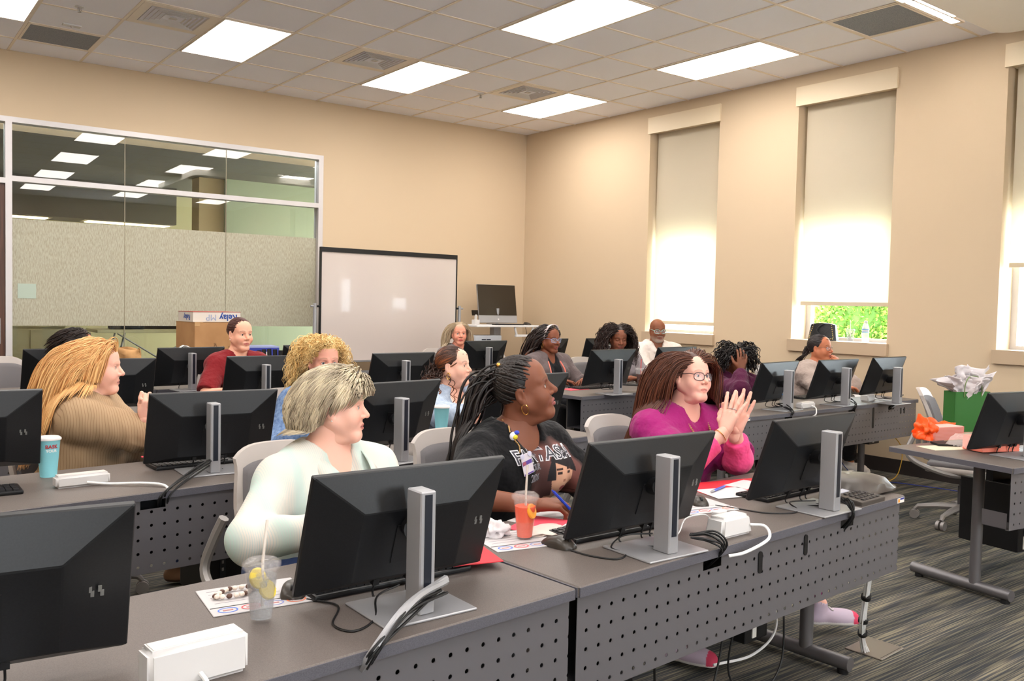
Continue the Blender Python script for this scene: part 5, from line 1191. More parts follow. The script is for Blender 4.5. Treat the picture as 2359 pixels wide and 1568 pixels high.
def head_mesh(P, h):
    "head in its own frame: x right, y forward, z up, origin between the ears at eye level"
    j = P.get('jaw',1.0); w = P.get('wide',1.0); no = P.get('nose',1.0); ck = P.get('cheek',1.0)
    f = Field((-0.105,-0.125,-0.20),(0.105,0.140,0.130),h)
    f.ell((0,-0.014,0.030),(0.074*w,0.092,0.083))
    f.ell((0,0.030,-0.022),(0.061*w,0.056,0.082),k=0.03)
    f.ell((0,0.045,0.045),(0.055*w,0.035,0.045),k=0.03)
    for s in (-1,1):
        f.cone((s*0.052*w,0.002,-0.045),(s*0.018,0.066,-0.098),0.024*j,0.016*j,k=0.025)
        f.ell((s*0.036*w,0.060,-0.036),(0.026*ck,0.024*ck,0.028*ck),k=0.025)
        f.cone((s*0.044*w,0.066,0.022),(s*0.012,0.082,0.020),0.009,0.009,k=0.012)
    f.cone((-0.012,0.070,-0.102),(0.012,0.070,-0.102),0.017*j,0.017*j,k=0.02)
    if P.get('double'): f.ell((0,0.018,-0.112),(0.046,0.040,0.022),k=0.025)
    # eye sockets
    for s in (-1,1): f.ell((s*0.031,0.092,0.000),(0.019,0.014,0.0125),k=0.012,op='s')
    # nose
    f.cone((0,0.080,0.012),(0,0.106*(0.97+0.03*no),-0.028),0.0072,0.0100*no,k=0.012)
    for s in (-1,1): f.ell((s*0.0125*no,0.094,-0.033),(0.0085*no,0.0095,0.0075),k=0.006); f.ell((s*0.0065,0.099,-0.0425),(0.0032,0.005,0.003),k=0.002,op='s')
    # lips
    lp = P.get('lips',1.0)
    f.ell((0,0.080,-0.064),(0.028,0.014,0.018),k=0.014)
    f.cone((-0.021,0.083,-0.0630),(0,0.0922,-0.0600),0.0032,0.0052*lp,k=0.004); f.cone((0.021,0.083,-0.0630),(0,0.0922,-0.0600),0.0032,0.0052*lp,k=0.004)
    f.cone((-0.018,0.083,-0.0700),(0,0.0905,-0.0725),0.0035,0.0065*lp,k=0.004); f.cone((0.018,0.083,-0.0700),(0,0.0905,-0.0725),0.0035,0.0065*lp,k=0.004)
    f.cone((-0.025,0.085,-0.0668),(0.025,0.085,-0.0668),0.0013,0.0013,k=0.002,op='s'); f.ell((0,0.098,-0.0668),(0.020,0.004,0.0016),k=0.003,op='s')
    # eyelids
    for s in (-1,1):
        lid = P.get('lid',1.0)
        f.ell((s*0.031,0.0725,0.001),(0.0165,0.0130,0.0125),k=0.004)
        # palpebral opening
        f.ell((s*0.031,0.0880,-0.001),(0.0140,0.0115,0.0060*lid),k=0.001,op='s')
    # ears
    for s in (-1,1):
        R = basis(90,0,0); f.ell((s*0.0765*w,-0.006,-0.008),(0.0075,0.0165,0.030),k=0.006); f.ell((s*0.084*w,-0.001,-0.006),(0.006,0.009,0.016),k=0.004,op='s')
        f.ell((s*0.0765*w,0.0,-0.033),(0.006,0.009,0.009),k=0.006)
    nk = P.get('neckr',0.052); Rl = P['neck_dir']
    f.cone((0,-0.020,-0.055),(np.array((0,-0.020,-0.055))+Rl*0.14),nk*0.98,nk*1.05,k=0.025)
    V,F = f.mesh()
    # colour
    base = np.array(srgb(P['skin'])); lipc = np.array(srgb(P.get('lipc',(188,110,104)))); brow = np.array(srgb(P.get('brow',(120,90,70))))
    C = np.tile(base,(len(V),1)); x,y,z = V.T; ax = np.abs(x)
    def blend(C, m, c): m = np.clip(m,0,1)[:,None]; return C*(1-m)+c*m
    bl = np.exp(-(((ax-0.040)/0.020)**2+((z+0.036)/0.020)**2))*(y>0.03)
    C = blend(C, bl*P.get('blush',0.35), base*np.array([1.04,0.72,0.70]))
    C = blend(C, np.exp(-((x/0.014)**2+((z+0.03)/0.012)**2))*(y>0.09)*0.3, base*np.array([1.0,0.72,0.68]))
    C = blend(C, np.exp(-(((ax-0.031)/0.018)**2+((z-0.004)/0.010)**2))*(y>0.06)*0.35, base*np.array([0.66,0.5,0.5]))
    lm = 1-((x/0.0245)**2+((z+0.0668)/(0.0098*lp))**2); C = blend(C, (lm*4)*(y>0.078)*(lm>0), lipc)
    C = blend(C, 1.2*np.exp(-(((z+0.0668)/0.0012)**2))*(ax<0.022)*(y>0.078), lipc*0.35)
    bz = 0.0245+0.004*np.sin(np.clip((ax-0.014)/0.036,0,1)*PI)-0.003*((ax-0.02)/0.03)
    bm = (1-((z-bz)/0.0034)**2)*(ax>0.013)*(ax<0.050)*(y>0.05); C = blend(C, np.clip(bm,0,1)*P.get('browk',0.7), brow)
    lashz = -0.001+0.0050*P.get('lid',1.0); lash = np.exp(-((z-lashz-0.0018)/0.0016)**2)*(np.abs(ax-0.031)<0.0135)*(y>0.068)
    C = blend(C, lash*0.75, np.array(srgb(50,34,28)))
    if P.get('beard'):
        bd = ((z < -0.048)&(y > 0.0)&(ax<0.075)).astype(float)*np.clip((-z-0.048)/0.012,0,1)*np.clip((y+0.01)/0.03,0,1); bd[(lm>-0.35)&(y>0.078)] *= 0.1
        mu = np.exp(-((z+0.053)/0.0045)**2)*(ax<0.030)*(y>0.08); g = 0.75+0.25*np.sin(x*900+z*700); C = blend(C, np.clip(bd*0.85*np.clip((0.2+(-z-0.05)*14),0.25,1)+mu*0.6,0,0.9)*g, np.array(srgb(P['beard'])))
    nv = z < -0.125; return V,F,C
def eye_parts(P, Pc, R, root):
    for s in (-1,1):
        n,m = 20,14; c = v3(s*0.031,0.0722,-0.0005); r = 0.0122; look = nrm(v3(P.get('gaze',0)*0.5, 1, P.get('gazev',0)*0.4)); V = []; C = []
        th = np.linspace(0,PI,m+1); a = look; b = nrm(np.cross(a, v3(0,0,1))); cc = np.cross(b,a); F = []
        iris = np.array(srgb(P.get('iris',(80,60,45)))); 
        for i,t in enumerate(th):
            for k in range(n):
                q = 2*PI*k/n; V.append(c+r*(a*math.cos(t)+(b*math.cos(q)+cc*math.sin(q))*math.sin(t)))
                C.append(np.array(srgb(12,10,10)) if t < 0.24 else iris if t < 0.52 else np.array(srgb(226,220,214)))
        for i in range(m):
            for k in range(n): l=(k+1)%n; F.append((i*n+k,(i+1)*n+k,(i+1)*n+l,i*n+l))
        V = Pc+np.array(V)@R.T-np.array(root.location); mesh_np('eye', V, F, mat('eye_surface',(230,230,230),0.12,vcol=True), root, C)

def hand_mesh(wr, d, pn, side, curl, skin, h=0.0032, spread=0.12, thumb_out=0.7, size=1.0):
    """wr wrist, d hand direction, pn palm normal (out of the palm), side = thumb side vector sign.
    curl = 4 bend angles per joint (index..little)"""
    d = nrm(d); pn = nrm(pn-d*(pn@d)); t = np.cross(d,pn)*side; s = size
    f = Field(wr-0.135*s-0.05, wr+0.135*s+0.09*0+0.06, h)
    f = Field(np.minimum(wr,wr+d*0.19*s)-0.085, np.maximum(wr,wr+d*0.19*s)+0.085, h)
    f.cone(wr-d*0.03, wr+d*0.012, 0.024*s, 0.024*s, sq=(pn,1.35), k=0.01)
    kn = [wr+d*(0.086 if i in (1,2) else 0.081 if i == 0 else 0.074)*s+t*(0.030-0.0195*i)*s for i in range(4)]
    for i in range(4): f.cone(wr+d*0.012*s+t*(0.013-0.009*i)*s, kn[i]-d*0.004, 0.0150*s, 0.0112*s, k=0.012)
    f.ell(wr+d*0.035*s+t*0.022*s+pn*0.010*s, v3(0.020,0.020,0.020)*s, k=0.015)
    L = [(0.040,0.025,0.021),(0.045,0.028,0.022),(0.042,0.026,0.021),(0.033,0.020,0.018)]; nails = []
    for i in range(4):
        p = kn[i]; a = 0; c = curl[i] if hasattr(curl,'__len__') else curl; sp = spread*(1.2-0.8*i)
        for q in range(3):
            a += (c*0.8 if q == 0 else c if q == 1 else c*0.7); dd = nrm(d*math.cos(a)+pn*math.sin(a)+t*sp*max(0.1,math.cos(a)))
            r0 = (0.0098,0.0090,0.0080)[q]*s*(0.88 if i == 3 else 1); e = p+dd*L[i][q]*s; f.cone(p,e,r0,r0*0.90,k=0.004); p = e
        nails.append((p,dd))
    p = wr+d*0.022*s+t*0.022*s+pn*0.006*s; to = thumb_out
    for q,(ln,r) in enumerate(((0.042,0.0150),(0.031,0.0112),(0.025,0.0098))):
        dd = nrm(d*(0.62+0.16*q)+t*to*(1-0.30*q)+pn*(0.30+0.06*q)); e = p+dd*ln*s; f.cone(p,e,r*s,r*0.88*s,k=0.008); p = e
    V,F = f.mesh(); b = np.array(srgb(skin)); C = np.tile(b,(len(V),1))
    tips = np.array([n[0] for n in nails]+[p]); dist = np.min(np.linalg.norm(V[:,None]-tips[None],axis=2),1); m = np.clip(1-dist/0.012,0,1)[:,None]*0.4; C = C*(1-m)+b*np.array([1.05,0.8,0.78])*m
    kd = np.min(np.linalg.norm(V[:,None]-np.array(kn)[None],axis=2),1); m = np.clip(1-kd/0.012,0,1)[:,None]*0.3; C = C*(1-m)+b*np.array([0.95,0.72,0.68])*m
    return V,F,C

def ik(S, Wp, l1, l2, pole):
    S = np.array(S,float); Wp = np.array(Wp,float); d = Wp-S; L = np.linalg.norm(d); 
    if L > (l1+l2)*0.995: Wp = S+d/L*(l1+l2)*0.995; d = Wp-S; L = np.linalg.norm(d)
    u = d/L; a = (l1*l1-l2*l2+L*L)/(2*L); hgt = math.sqrt(max(1e-6,l1*l1-a*a)); p = np.array(pole,float); p = nrm(p-u*(p@u)); return S+u*a+p*hgt, Wp

# ---- hair
def scalp_roots(n, rg, w=1.0, front=0.080, lowback=-0.062, side=0.0):
    out = []; 
    while len(out) < n:
        v = nrm(rg.normal(size=3)); p = v3(0,-0.014,0.030)+v*v3(0.076*w,0.094,0.085)
        zl = np.interp(p[1], [-0.10,-0.02,0.015,0.045,0.085],[lowback,-0.045,side,0.040,front])
        if p[2] > zl: out.append((p,v))
    return np.array([o[0] for o in out]), np.array([o[1] for o in out])
def tubes_np(paths, rad, sides=5, flat=1.0):
    "paths N,K,3 ; rad N,K"
    N,K,_ = paths.shape; T = np.gradient(paths, axis=1); T /= np.linalg.norm(T,axis=2,keepdims=True)+1e-9
    ref = np.zeros_like(T); ref[...,0] = 0.31; ref[...,1] = 0.17; ref[...,2] = 0.93; A = np.cross(T,ref); A /= np.linalg.norm(A,axis=2,keepdims=True)+1e-9; B = np.cross(A,T)
    q = np.arange(sides)*2*PI/sides
    V = paths[:,:,None,:]+rad[:,:,None,None]*(A[:,:,None,:]*np.cos(q)[None,None,:,None]+B[:,:,None,:]*np.sin(q)[None,None,:,None]*flat)
    i = np.arange(N)[:,None,None]; k = np.arange(K-1)[None,:,None]; s = np.arange(sides)[None,None,:]; s2 = (s+1)%sides
    b = lambda kk,ss: (i*K+kk)*sides+ss
    F = np.stack(np.broadcast_arrays(b(k,s),b(k,s2),b(k+1,s2),b(k+1,s)),-1).reshape(-1,4)
    return V.reshape(-1,3), F
def grow(root, dirs, K, step, grav, coll, rg, noise=0.05, pull=None):
    "strands fall under gravity, sliding over the colliding ellipsoids (c,R,r)"
    p = root.copy(); v = dirs.copy(); P = [p.copy()]
    for s in range(K):
        g = grav[s] if hasattr(grav,'__len__') else grav
        v = v*(1-g)+np.array([0,0,-1.0])*g+rg.normal(size=p.shape)*noise
        if pull is not None: v = v+pull(p,s)
        v /= np.linalg.norm(v,axis=1,keepdims=True); q = p+v*step[:,None]
        for c,R,r in coll:
            l = (q-c)@R/r; n = np.linalg.norm(l,axis=1); m = n < 1
            if m.any(): l[m] /= n[m][:,None]; q[m] = c+(l[m]*r)@R.T
        v = q-p; v /= np.linalg.norm(v,axis=1,keepdims=True)+1e-9; p = q; P.append(p.copy())
    return np.stack(P,1)
def curlify(P, amp, turns, rg, tip=True):
    N,K,_ = P.shape; T = np.gradient(P,axis=1); T /= np.linalg.norm(T,axis=2,keepdims=True)+1e-9
    A = np.cross(T,np.array([0.3,0.2,0.93])); A /= np.linalg.norm(A,axis=2,keepdims=True)+1e-9; B = np.cross(A,T)
    t = np.linspace(0,1,K)[None,:]; a = (amp*np.minimum(1,t*4))[...,None]; ph = rg.random((N,1))*6.28; sg = np.where(rg.random((N,1))<0.5,-1,1)
    w = 2*PI*turns*t*(0.8+0.4*rg.random((N,1)))+ph
    return P+a*(A*np.cos(w)[...,None]+B*np.sin(sg*w)[...,None])
def hair_mat():
    return mat('hair', (100,80,60), 0.42, spec=0.5, vcol=True)
def resample(P, K):
    N,M,_ = P.shape; t = np.linspace(0,M-1,K); i = np.minimum(t.astype(int),M-2); f = (t-i)[None,:,None]; return P[:,i]*(1-f)+P[:,i+1]*f

def person(Q):
    rg = np.random.default_rng(Q.get('seed',1)); H = v3(*Q['head']); th = math.radians(Q['body']); fw = v3(math.cos(th),math.sin(th),0); rt = v3(math.sin(th),-math.cos(th),0); up = v3(0,0,1)
    B = np.stack([rt,fw,up],1); Rh = basis(Q['face'],Q.get('pitch',0),Q.get('roll',0)); w = Q.get('w',1.0); hs = Q.get('hs',1.0); h = Q.get('h',0.006)
    N = H+v3(0,0,-0.165)-Rh[:,1]*0.02-fw*0.015+up*Q.get('necku',0); lean = Q.get('lean',0.12)
    HIP = v3(N[0],N[1],0)-fw*lean+v3(0,0,0.575)+rt*Q.get('hipx',0)
    root = thing('person', Q['label'], 'person', (HIP[0],HIP[1],0)); RL = np.array(root.location)
    Sp = N-HIP; at = lambda t,x=0,y=0,z=0: HIP+Sp*t+rt*x+fw*y+up*z
    sw = Q.get('sw',0.165); sd = Q.get('sdrop',0.062)
    SH = {s: N+rt*s*sw+fw*0.01-up*sd for s in (-1,1)}
    if 'sh' in Q:
        for s in (-1,1):
            if s in Q['sh']: SH[s] = v3(*Q['sh'][s])
    arms = {}
    for s in (-1,1):
        A = Q['arms'][s]; wr = v3(*A['wrist']); el,wr = ik(SH[s], wr, Q.get('l1',0.27), Q.get('l2',0.245), A.get('pole', tuple(rt*s*0.7-up*0.8-fw*0.1)))
        if 'elbow' in A: el = v3(*A['elbow'])
        arms[s] = (el,wr)
    KN = {s: HIP+fw*0.42+rt*s*0.11+v3(0,0,-0.09) for s in (-1,1)}; AN = {s: KN[s]+fw*Q.get('shin',0.0)+v3(0,0,-0.39)+rt*s*0.01 for s in (-1,1)}
    if 'ankles' in Q:
        for s in Q['ankles']: AN[s] = v3(*Q['ankles'][s]); KN[s] = (ik(HIP+rt*s*0.09, AN[s], 0.43,0.41, tuple(fw+up*0.8)))[0]
    ar = Q.get('armr',1.0)
    def torso(f, o, skin=False):
        g = o
        f.ell(at(0.0,0,-0.01,-0.04),v3(0.165*w,0.125*w,0.115)+g,B); f.ell(at(0.28,0,0.02*w),v3(0.145*w,0.120*w,0.14)+g,B,k=0.06)
        f.ell(at(0.66,0,0.0),v3(0.150*w,0.112*w,0.165)+g,B,k=0.06); f.ell(at(0.86,0,-0.005),v3(0.135*w,0.080*w,0.075)+g,B,k=0.05)
        if Q.get('belly'): f.ell(at(0.22,0,0.06),v3(0.15*w,0.13*w,0.13)*Q['belly']+g,B,k=0.06)
        if Q.get('bust',1.0):
            for s in (-1,1): f.ell(at(0.62,s*0.075*w,0.085*w),v3(0.075,0.070,0.078)*Q.get('bust',1.0)+g,B,k=0.035)
        for s in (-1,1):
            f.cone(N-fw*0.01+rt*s*0.03-up*0.005, SH[s]+up*0.005, 0.042*w+g, 0.052*ar+g, k=0.045)
            f.ell(SH[s],v3(0.055,0.052,0.055)*ar+g,B,k=0.04)
    hd = {'skin':Q['skin'],'neck_dir': Rh.T@nrm(N-(H+Rh@v3(0,-0.02,-0.055)))}; hd.update(Q.get('facep',{}))
    # ---- skin body
    lo = np.min([HIP-0.25,N-0.3,SH[-1]-0.15,SH[1]-0.15,AN[-1]-0.1,AN[1]-0.1,arms[1][0]-.08,arms[-1][0]-.08,arms[1][1]-.06,arms[-1][1]-.06],0)
    hi = np.max([HIP+0.25,N+0.12,SH[-1]+0.12,SH[1]+0.12,KN[-1]+0.12,KN[1]+0.12,AN[1]+0.1,AN[-1]+0.1,arms[1][0]+.08,arms[-1][0]+.08,arms[1][1]+.06,arms[-1][1]+.06],0)
    f = Field(lo,hi,max(h,0.006)); torso(f,-0.004)
    nr = hd.get('neckr',0.052); f.cone(N-up*0.03-fw*0.005, H+Rh@v3(0,-0.02,-0.075), nr*1.12, nr, k=0.045)
    for s in (-1,1):
        el,wr = arms[s]; f.cone(SH[s],el,0.047*ar,0.039*ar,k=0.02); f.cone(el,wr,0.038*ar,0.0255,k=0.012); 
        f.cone(HIP+rt*s*0.09-up*0.02,KN[s],0.085*w,0.055,k=0.03); f.cone(KN[s],AN[s],0.053,0.036,k=0.02)
        ff = nrm(fw*1.0+rt*s*0.15) if s not in Q.get('footdir',{}) else nrm(v3(*Q['footdir'][s]))
        f.cone(AN[s]-ff*0.03-up*0.035,AN[s]+ff*0.12-up*0.055,0.030,0.022,k=0.02)
    V,F = f.mesh(); C = np.tile(np.array(srgb(Q['skin'])),(len(V),1))
    Vs,Fs,Cs = [V],[F],[C]; off = len(V)
    hv,hf,hc = head_mesh(hd, Q.get('hh',0.0036)); Vs.append(H+(hv*hs)@Rh.T); Fs.append(hf+off); Cs.append(hc); off += len(hv)
    for s in (-1,1):
        el,wr = arms[s]; A = Q['arms'][s]
        if A.get('hand',True):
            d = np.array(A.get('dir',tuple(nrm(wr-el)))); 
            a_,b_,c_ = hand_mesh(wr, d, np.array(A.get('palm',(0,0,-1.0))), A.get('thumb',s), A.get('curl',0.35), A.get('skin',Q['skin']), Q.get('hhand',0.0035), A.get('spread',0.12), A.get('tout',0.7), A.get('size',0.95))
            Vs.append(a_); Fs.append(b_+off); Cs.append(c_); off += len(a_)
    V = np.concatenate(Vs)-RL; mesh_np('body', V, np.concatenate(Fs), skin_mat(), root, np.concatenate(Cs))
    eye_parts(hd, H, Rh*hs, root)
    # ---- upper clothing
    def top(name, m, o, sleeve, neck, hem=0.0, open_front=None, seed=0, fold=0.0016, armo=None, colors=None, cuff=None):
        f = Field(lo-0.03,hi+0.04,Q.get('hc',0.007)); f2 = f; torso(f,o); ao = armo if armo is not None else o
        for s in (-1,1):
            el,wr = arms[s]
            if sleeve <= 1: e = SH[s]+(el-SH[s])*sleeve; f.cone(SH[s],e,0.050*ar+ao,0.046*ar+ao*1.25,k=0.03,clip=(e,nrm(el-SH[s])))
            else:
                f.cone(SH[s],el,0.050*ar+ao,0.044*ar+ao,k=0.03); e = el+(wr-el)*(sleeve-1); f.cone(el,e,0.043*ar+ao,0.032*(1+(ar-1)*0.5)+ao*0.9,k=0.02,clip=(e,nrm(wr-el)))
        if fold: f.noise(fold,30,seed,(1,1,0.6))
        nb = N-up*0.02
        if neck == 'v': f.cone(N+up*0.10,N+up*0.0+fw*0.02,0.085,0.060,k=0.006,op='s'); f.cone(N+fw*0.075*w+up*0.03,N+fw*0.16*w-up*0.13,0.050,0.010,k=0.006,op='s')
        elif neck == 'deepv': f.cone(N+up*0.10,N+fw*0.02,0.085,0.062,k=0.006,op='s'); f.cone(N+fw*0.09*w+up*0.02,N+fw*0.19*w-up*0.17,0.060,0.016,k=0.006,op='s')
        elif neck == 'crew': f.cone(N+up*0.10,N+up*0.005+fw*0.012,0.085,0.060,k=0.006,op='s'); f.ell(N+fw*0.075*w-up*0.01,(0.052,0.05,0.040),B,k=0.01,op='s')
        elif neck == 'scoop': f.cone(N+up*0.10,N+up*0.0+fw*0.020,0.09,0.070,k=0.006,op='s'); f.cone(N+fw*0.06*w+up*0.02,N+fw*0.15*w-up*0.035,0.072,0.045,k=0.012,op='s')
        elif neck == 'high': f.cone(N+up*0.14,N+up*0.04,0.10,0.075,k=0.006,op='s')
        if hem: f.apply(lambda X,Y,Z: Z-(HIP[2]-hem)+0*X+0*Y, lo-0.05, (hi[0]+.05,hi[1]+.05,HIP[2]-hem), 0.004, 's')
        if open_front: # gap down the front so the inner layer shows
            a,b_ = open_front; f.cone(N+fw*0.10*w-up*0.02,at(0.05,0,0.20*w),a,b_,k=0.004,op='s',sq=(fw,0.35))
        V,F = f.mesh(); return mesh_np(name, V-RL, F, m, root, colors(V,N,fw,rt) if colors else None)
    parts = {}
    for g in Q['tops']: parts[g['name']] = top(**g)
    # ---- trousers, shoes
    f = Field(np.minimum(np.minimum(AN[1],AN[-1]),HIP)-0.28, np.maximum(np.maximum(KN[1],KN[-1]),HIP)+0.22, 0.009)
    f.ell(at(0.0,0,-0.01,-0.05),v3(0.175*w,0.135*w,0.10),B)
    for s in (-1,1):
        hem = AN[s]+(KN[s]-AN[s])*Q.get('trhem',0.08); f.cone(HIP+rt*s*0.09-up*0.03,KN[s],0.098*w,0.068,k=0.03); f.cone(KN[s],hem,0.066,0.060,k=0.02,clip=(hem,nrm(AN[s]-KN[s])))
    f.noise(0.0015,25,3); V,F = f.mesh(); mesh_np('trousers', V-RL, F, Q.get('trm') or mat('trousers_navy',(36,42,60),0.85), root)
    for s in (-1,1):
        ff = nrm(fw*1.0+rt*s*0.15) if s not in Q.get('footdir',{}) else nrm(v3(*Q['footdir'][s])); sr = nrm(np.cross(ff,up)); u2 = np.cross(sr,ff); a = AN[s]; R3 = np.stack([sr,ff,u2],1)
        f = Field(a-0.2,a+0.24,0.0055); hl = a-ff*0.035-u2*0.055; toe = a+ff*0.15-u2*0.062
        f.cone(hl,toe,0.036,0.030,k=0.02); f.ell(a+ff*0.09-u2*0.055,(0.042,0.075,0.034),R3,k=0.03); f.cone(a-ff*0.005+u2*0.005,a-ff*0.01-u2*0.05,0.042,0.044,k=0.02)
        f.cone(a+u2*0.12,a+u2*0.02,0.040,0.036,k=0.004,op='s'); zc = a-u2*0.082
        f.apply(lambda X,Y,Z: (X-zc[0])*u2[0]+(Y-zc[1])*u2[1]+(Z-zc[2])*u2[2], a-0.25,a+0.25,0.004,'s'); V,F = f.mesh()
        up_ = ((V-a)@u2); tt = (V-a)@ff; c0,c1,c2 = [np.array(srgb(c)) for c in Q.get('shoe',((60,60,66),(220,218,214),(60,60,66)))]
        C = np.tile(c0,(len(V),1)); C[up_ < -0.066] = c1; C[(tt > 0.145)&(up_ > -0.074)] = c2; o = mesh_np('shoe', V-RL, F, mat('shoe_surface',(200,200,200),0.7,vcol=True), root, C)
        if Q.get('laces'):
            mb = MB()
            for k in range(5): p = a+ff*(0.045+0.018*k)-u2*(0.020+0.0065*k); mb.tube([tuple(p-sr*0.022-RL),tuple(p+u2*0.008-RL),tuple(p+sr*0.022+ff*0.012-RL)],0.0035,6)
            mb.build('laces', M_WHITE, o, True)
    # ---- hair
    if Q.get('hair'):
        hq = Q['hair']; coll = [(H+Rh@(v3(0,-0.014,0.030)*hs),Rh,v3(0.079,0.097,0.088)*hs*hq.get('vol',1.0)),(H+Rh@(v3(0,0.028,-0.030)*hs),Rh,v3(0.068,0.060,0.088)*hs),(H+Rh@(v3(0,0.080,-0.035)*hs),Rh,v3(0.070,0.070,0.095)*hs*hq.get('fav',1.0)),(N+up*0.03,np.eye(3),v3(0.066,0.066,0.14)),
                (at(0.80),B,v3(0.165*w,0.115*w,0.16)+0.03),(at(0.5),B,v3(0.16*w,0.14*w,0.2)+0.03),(SH[1],B,v3(0.06,0.06,0.06)*ar+0.01),(SH[-1],B,v3(0.06,0.06,0.06)*ar+0.01)]
        cols = [np.array(srgb(c)) for c in hq['cols']]; n = hq.get('n',500); r0,nn = scalp_roots(n,rg,hd.get('wide',1.0),hq.get('front',0.062),hq.get('lowback',-0.062),hq.get('side',0.0))
        part = hq.get('part',0.0); 
        if hq['style'] == 'back':
            knot = v3(*hq.get('knot',(0,-0.115,0.02))); dl = knot[None]-r0; dl /= np.linalg.norm(dl,axis=1,keepdims=True)
        else:
            sx = np.sign(r0[:,0]-part); fr = np.clip(r0[:,1]/0.09,0,1)
            dl = np.stack([sx*(0.9+0*sx), -0.5-0.3*fr-hq.get('sweep',0), -0.15+0*sx],1); dl += nn*hq.get('lift',0.35)
        dl += rg.normal(size=dl.shape)*0.08; dl /= np.linalg.norm(dl,axis=1,keepdims=True)
        Wd = dl@Rh.T; Wr = H+(r0*hs)@Rh.T
        L = hq['len']*(0.85+0.3*rg.random(n)); K = hq.get('K',16); 
        if hq.get('frontlen'): L = L*np.where(r0[:,1] > hq.get('fy',0.035), hq['frontlen'], 1.0)
        if hq.get('layers'): L = L*np.where(r0[:,2] > 0.05, hq['layers'], 1.0)
        step = L/K
        if hq['style'] == 'back':
            kn = H+Rh@(knot*hs); 
            def pull(p,s): 
                d = kn-p; q = np.linalg.norm(d,axis=1,keepdims=True); return np.where(q > 0.02, d/(q+1e-6), 0)*0.9
            P = grow(Wr,Wd,K,np.minimum(step,np.linalg.norm(kn-Wr,axis=1)*1.15/K),0.0,coll[:1],rg,0.02,pull)
        else:
            back = Rh[:,1]*-1; bk = hq.get('backpull',0.0)
            inw = hq.get('inward',0.0); axis = N+up*0.02-fw*0.02
            def pull(p,s):
                o = bk*back[None,:]*np.ones((len(p),1))
                if inw and s > K*0.5: d = axis-p; d[:,2] = 0; o = o+inw*d/(np.linalg.norm(d,axis=1,keepdims=True)+1e-6)
                return o
            P = grow(Wr,Wd,K,step,[min(hq.get('g',0.22),0.05+0.05*i) for i in range(K)],coll,rg,hq.get('noise',0.03),pull)
        if hq.get('curl'): P = curlify(resample(P,hq.get('KK',40)),hq['curl'],hq['turns'],rg)
        N_,K_,_ = P.shape; rad = hq.get('rad',0.0042)*(0.75+0.5*rg.random((N_,1)))*np.minimum(1,(1.04-np.linspace(0,1,K_)[None,:])*hq.get('taper',3.0))
        if hq.get('braid'): rad = rad*(1+0.28*np.sin(np.linspace(0,1,K_)[None,:]*hq['braid']*L[:,None]/hq['len']*6.28))
        if hq.get('cut'): # blunt hem
            pass
        V,F = tubes_np(P, rad, hq.get('sides',5), 0.6 if not hq.get('braid') else 1.0); mix = rg.random(N_); 
        if hq.get('streak'): mix = (np.sin(r0[:,0]*160)+np.sin(r0[:,1]*130+1))*0.25+0.5+rg.normal(size=N_)*0.18
        mix = np.clip(mix,0,1)[:,None]; c = cols[0]*(1-mix)+cols[1]*mix; C = np.repeat(c,K_*hq.get('sides',5),axis=0)
        if len(cols) > 2:
            tpos = np.tile(np.repeat(np.linspace(0,1,K_),hq.get('sides',5)),N_)[:,None]; q = np.clip((tpos-hq.get('tip0',0.5))*3,0,1); C = C*(1-q)+cols[2]*q
        # under layer so no scalp shows
        g = Field((-0.11,-0.13,-0.10),(0.11,0.12,0.14),0.005); vv = hq.get('cap',0.006); g.ell((0,-0.016,0.031),(0.075*hd.get('wide',1)+vv,0.093+vv,0.083+vv)); 
        if hq['style'] != 'back' : g.ell((0,-0.045,-0.03),(0.066,0.055,0.06),k=0.03)
        hl = hq.get('front',0.062)
        g.ell((0,0.100,hl-0.125),(0.095,0.082,0.118),k=0.006,op='s'); g.ell((0,0.125,hl-0.05),(0.070,0.060,0.052),k=0.006,op='s')
        for s in (-1,1): g.ell((s*0.082,0.050,-0.015),(0.036,0.034,0.050),k=0.006,op='s')
        for s in (-1,1): g.ell((s*0.085,0.005,-0.03),(0.03,0.030,0.040),k=0.004,op='s') if hq.get('ears') else None
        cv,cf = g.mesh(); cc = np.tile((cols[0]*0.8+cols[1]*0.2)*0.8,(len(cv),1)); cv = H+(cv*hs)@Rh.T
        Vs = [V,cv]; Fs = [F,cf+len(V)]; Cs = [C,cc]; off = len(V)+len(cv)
        if hq.get('bun'):
            bc = H+Rh@(v3(*hq['bun'][:3])*hs); m = 60; tb = []
            for k in range(m):
                ax_ = nrm(rg.normal(size=3)); e1 = nrm(np.cross(ax_,v3(.3,.2,.9))); e2 = np.cross(ax_,e1); R_ = hq['bun'][3]*(0.75+0.3*rg.random()); a0 = rg.random()*6.28
                tb.append([bc+R_*(e1*math.cos(a0+t)+e2*math.sin(a0+t)) for t in np.linspace(0,3.6,16)])
            bv,bf = tubes_np(np.array(tb),np.full((m,16),hq.get('bunr',0.006)),5); Vs.append(bv); Fs.append(bf+off); Cs.append(np.repeat(cols[0][None]*(0.8+0.4*rg.random((m,1))),80,axis=0)); off += len(bv)
        if hq.get('tail'):
            tq = hq['tail']; m = tq['n']; tp = np.array([H+Rh@(v3(*tq['from'])*hs)]*m)+rg.normal(size=(m,3))*tq.get('r0',0.012); td = Rh@nrm(v3(*tq['dir'])); td = np.tile(td,(m,1))+rg.normal(size=(m,3))*tq.get('sp',0.2); td /= np.linalg.norm(td,axis=1,keepdims=True)
            st = tq['len']*(0.75+0.4*rg.random(m))/18; 
            tpull = (lambda p,s: np.tile(np.array(tq['pull']),(len(p),1))) if tq.get('pull') else None
            tp = grow(tp,td,18,st,tq.get('g',0.25),coll,rg,0.03,tpull); 
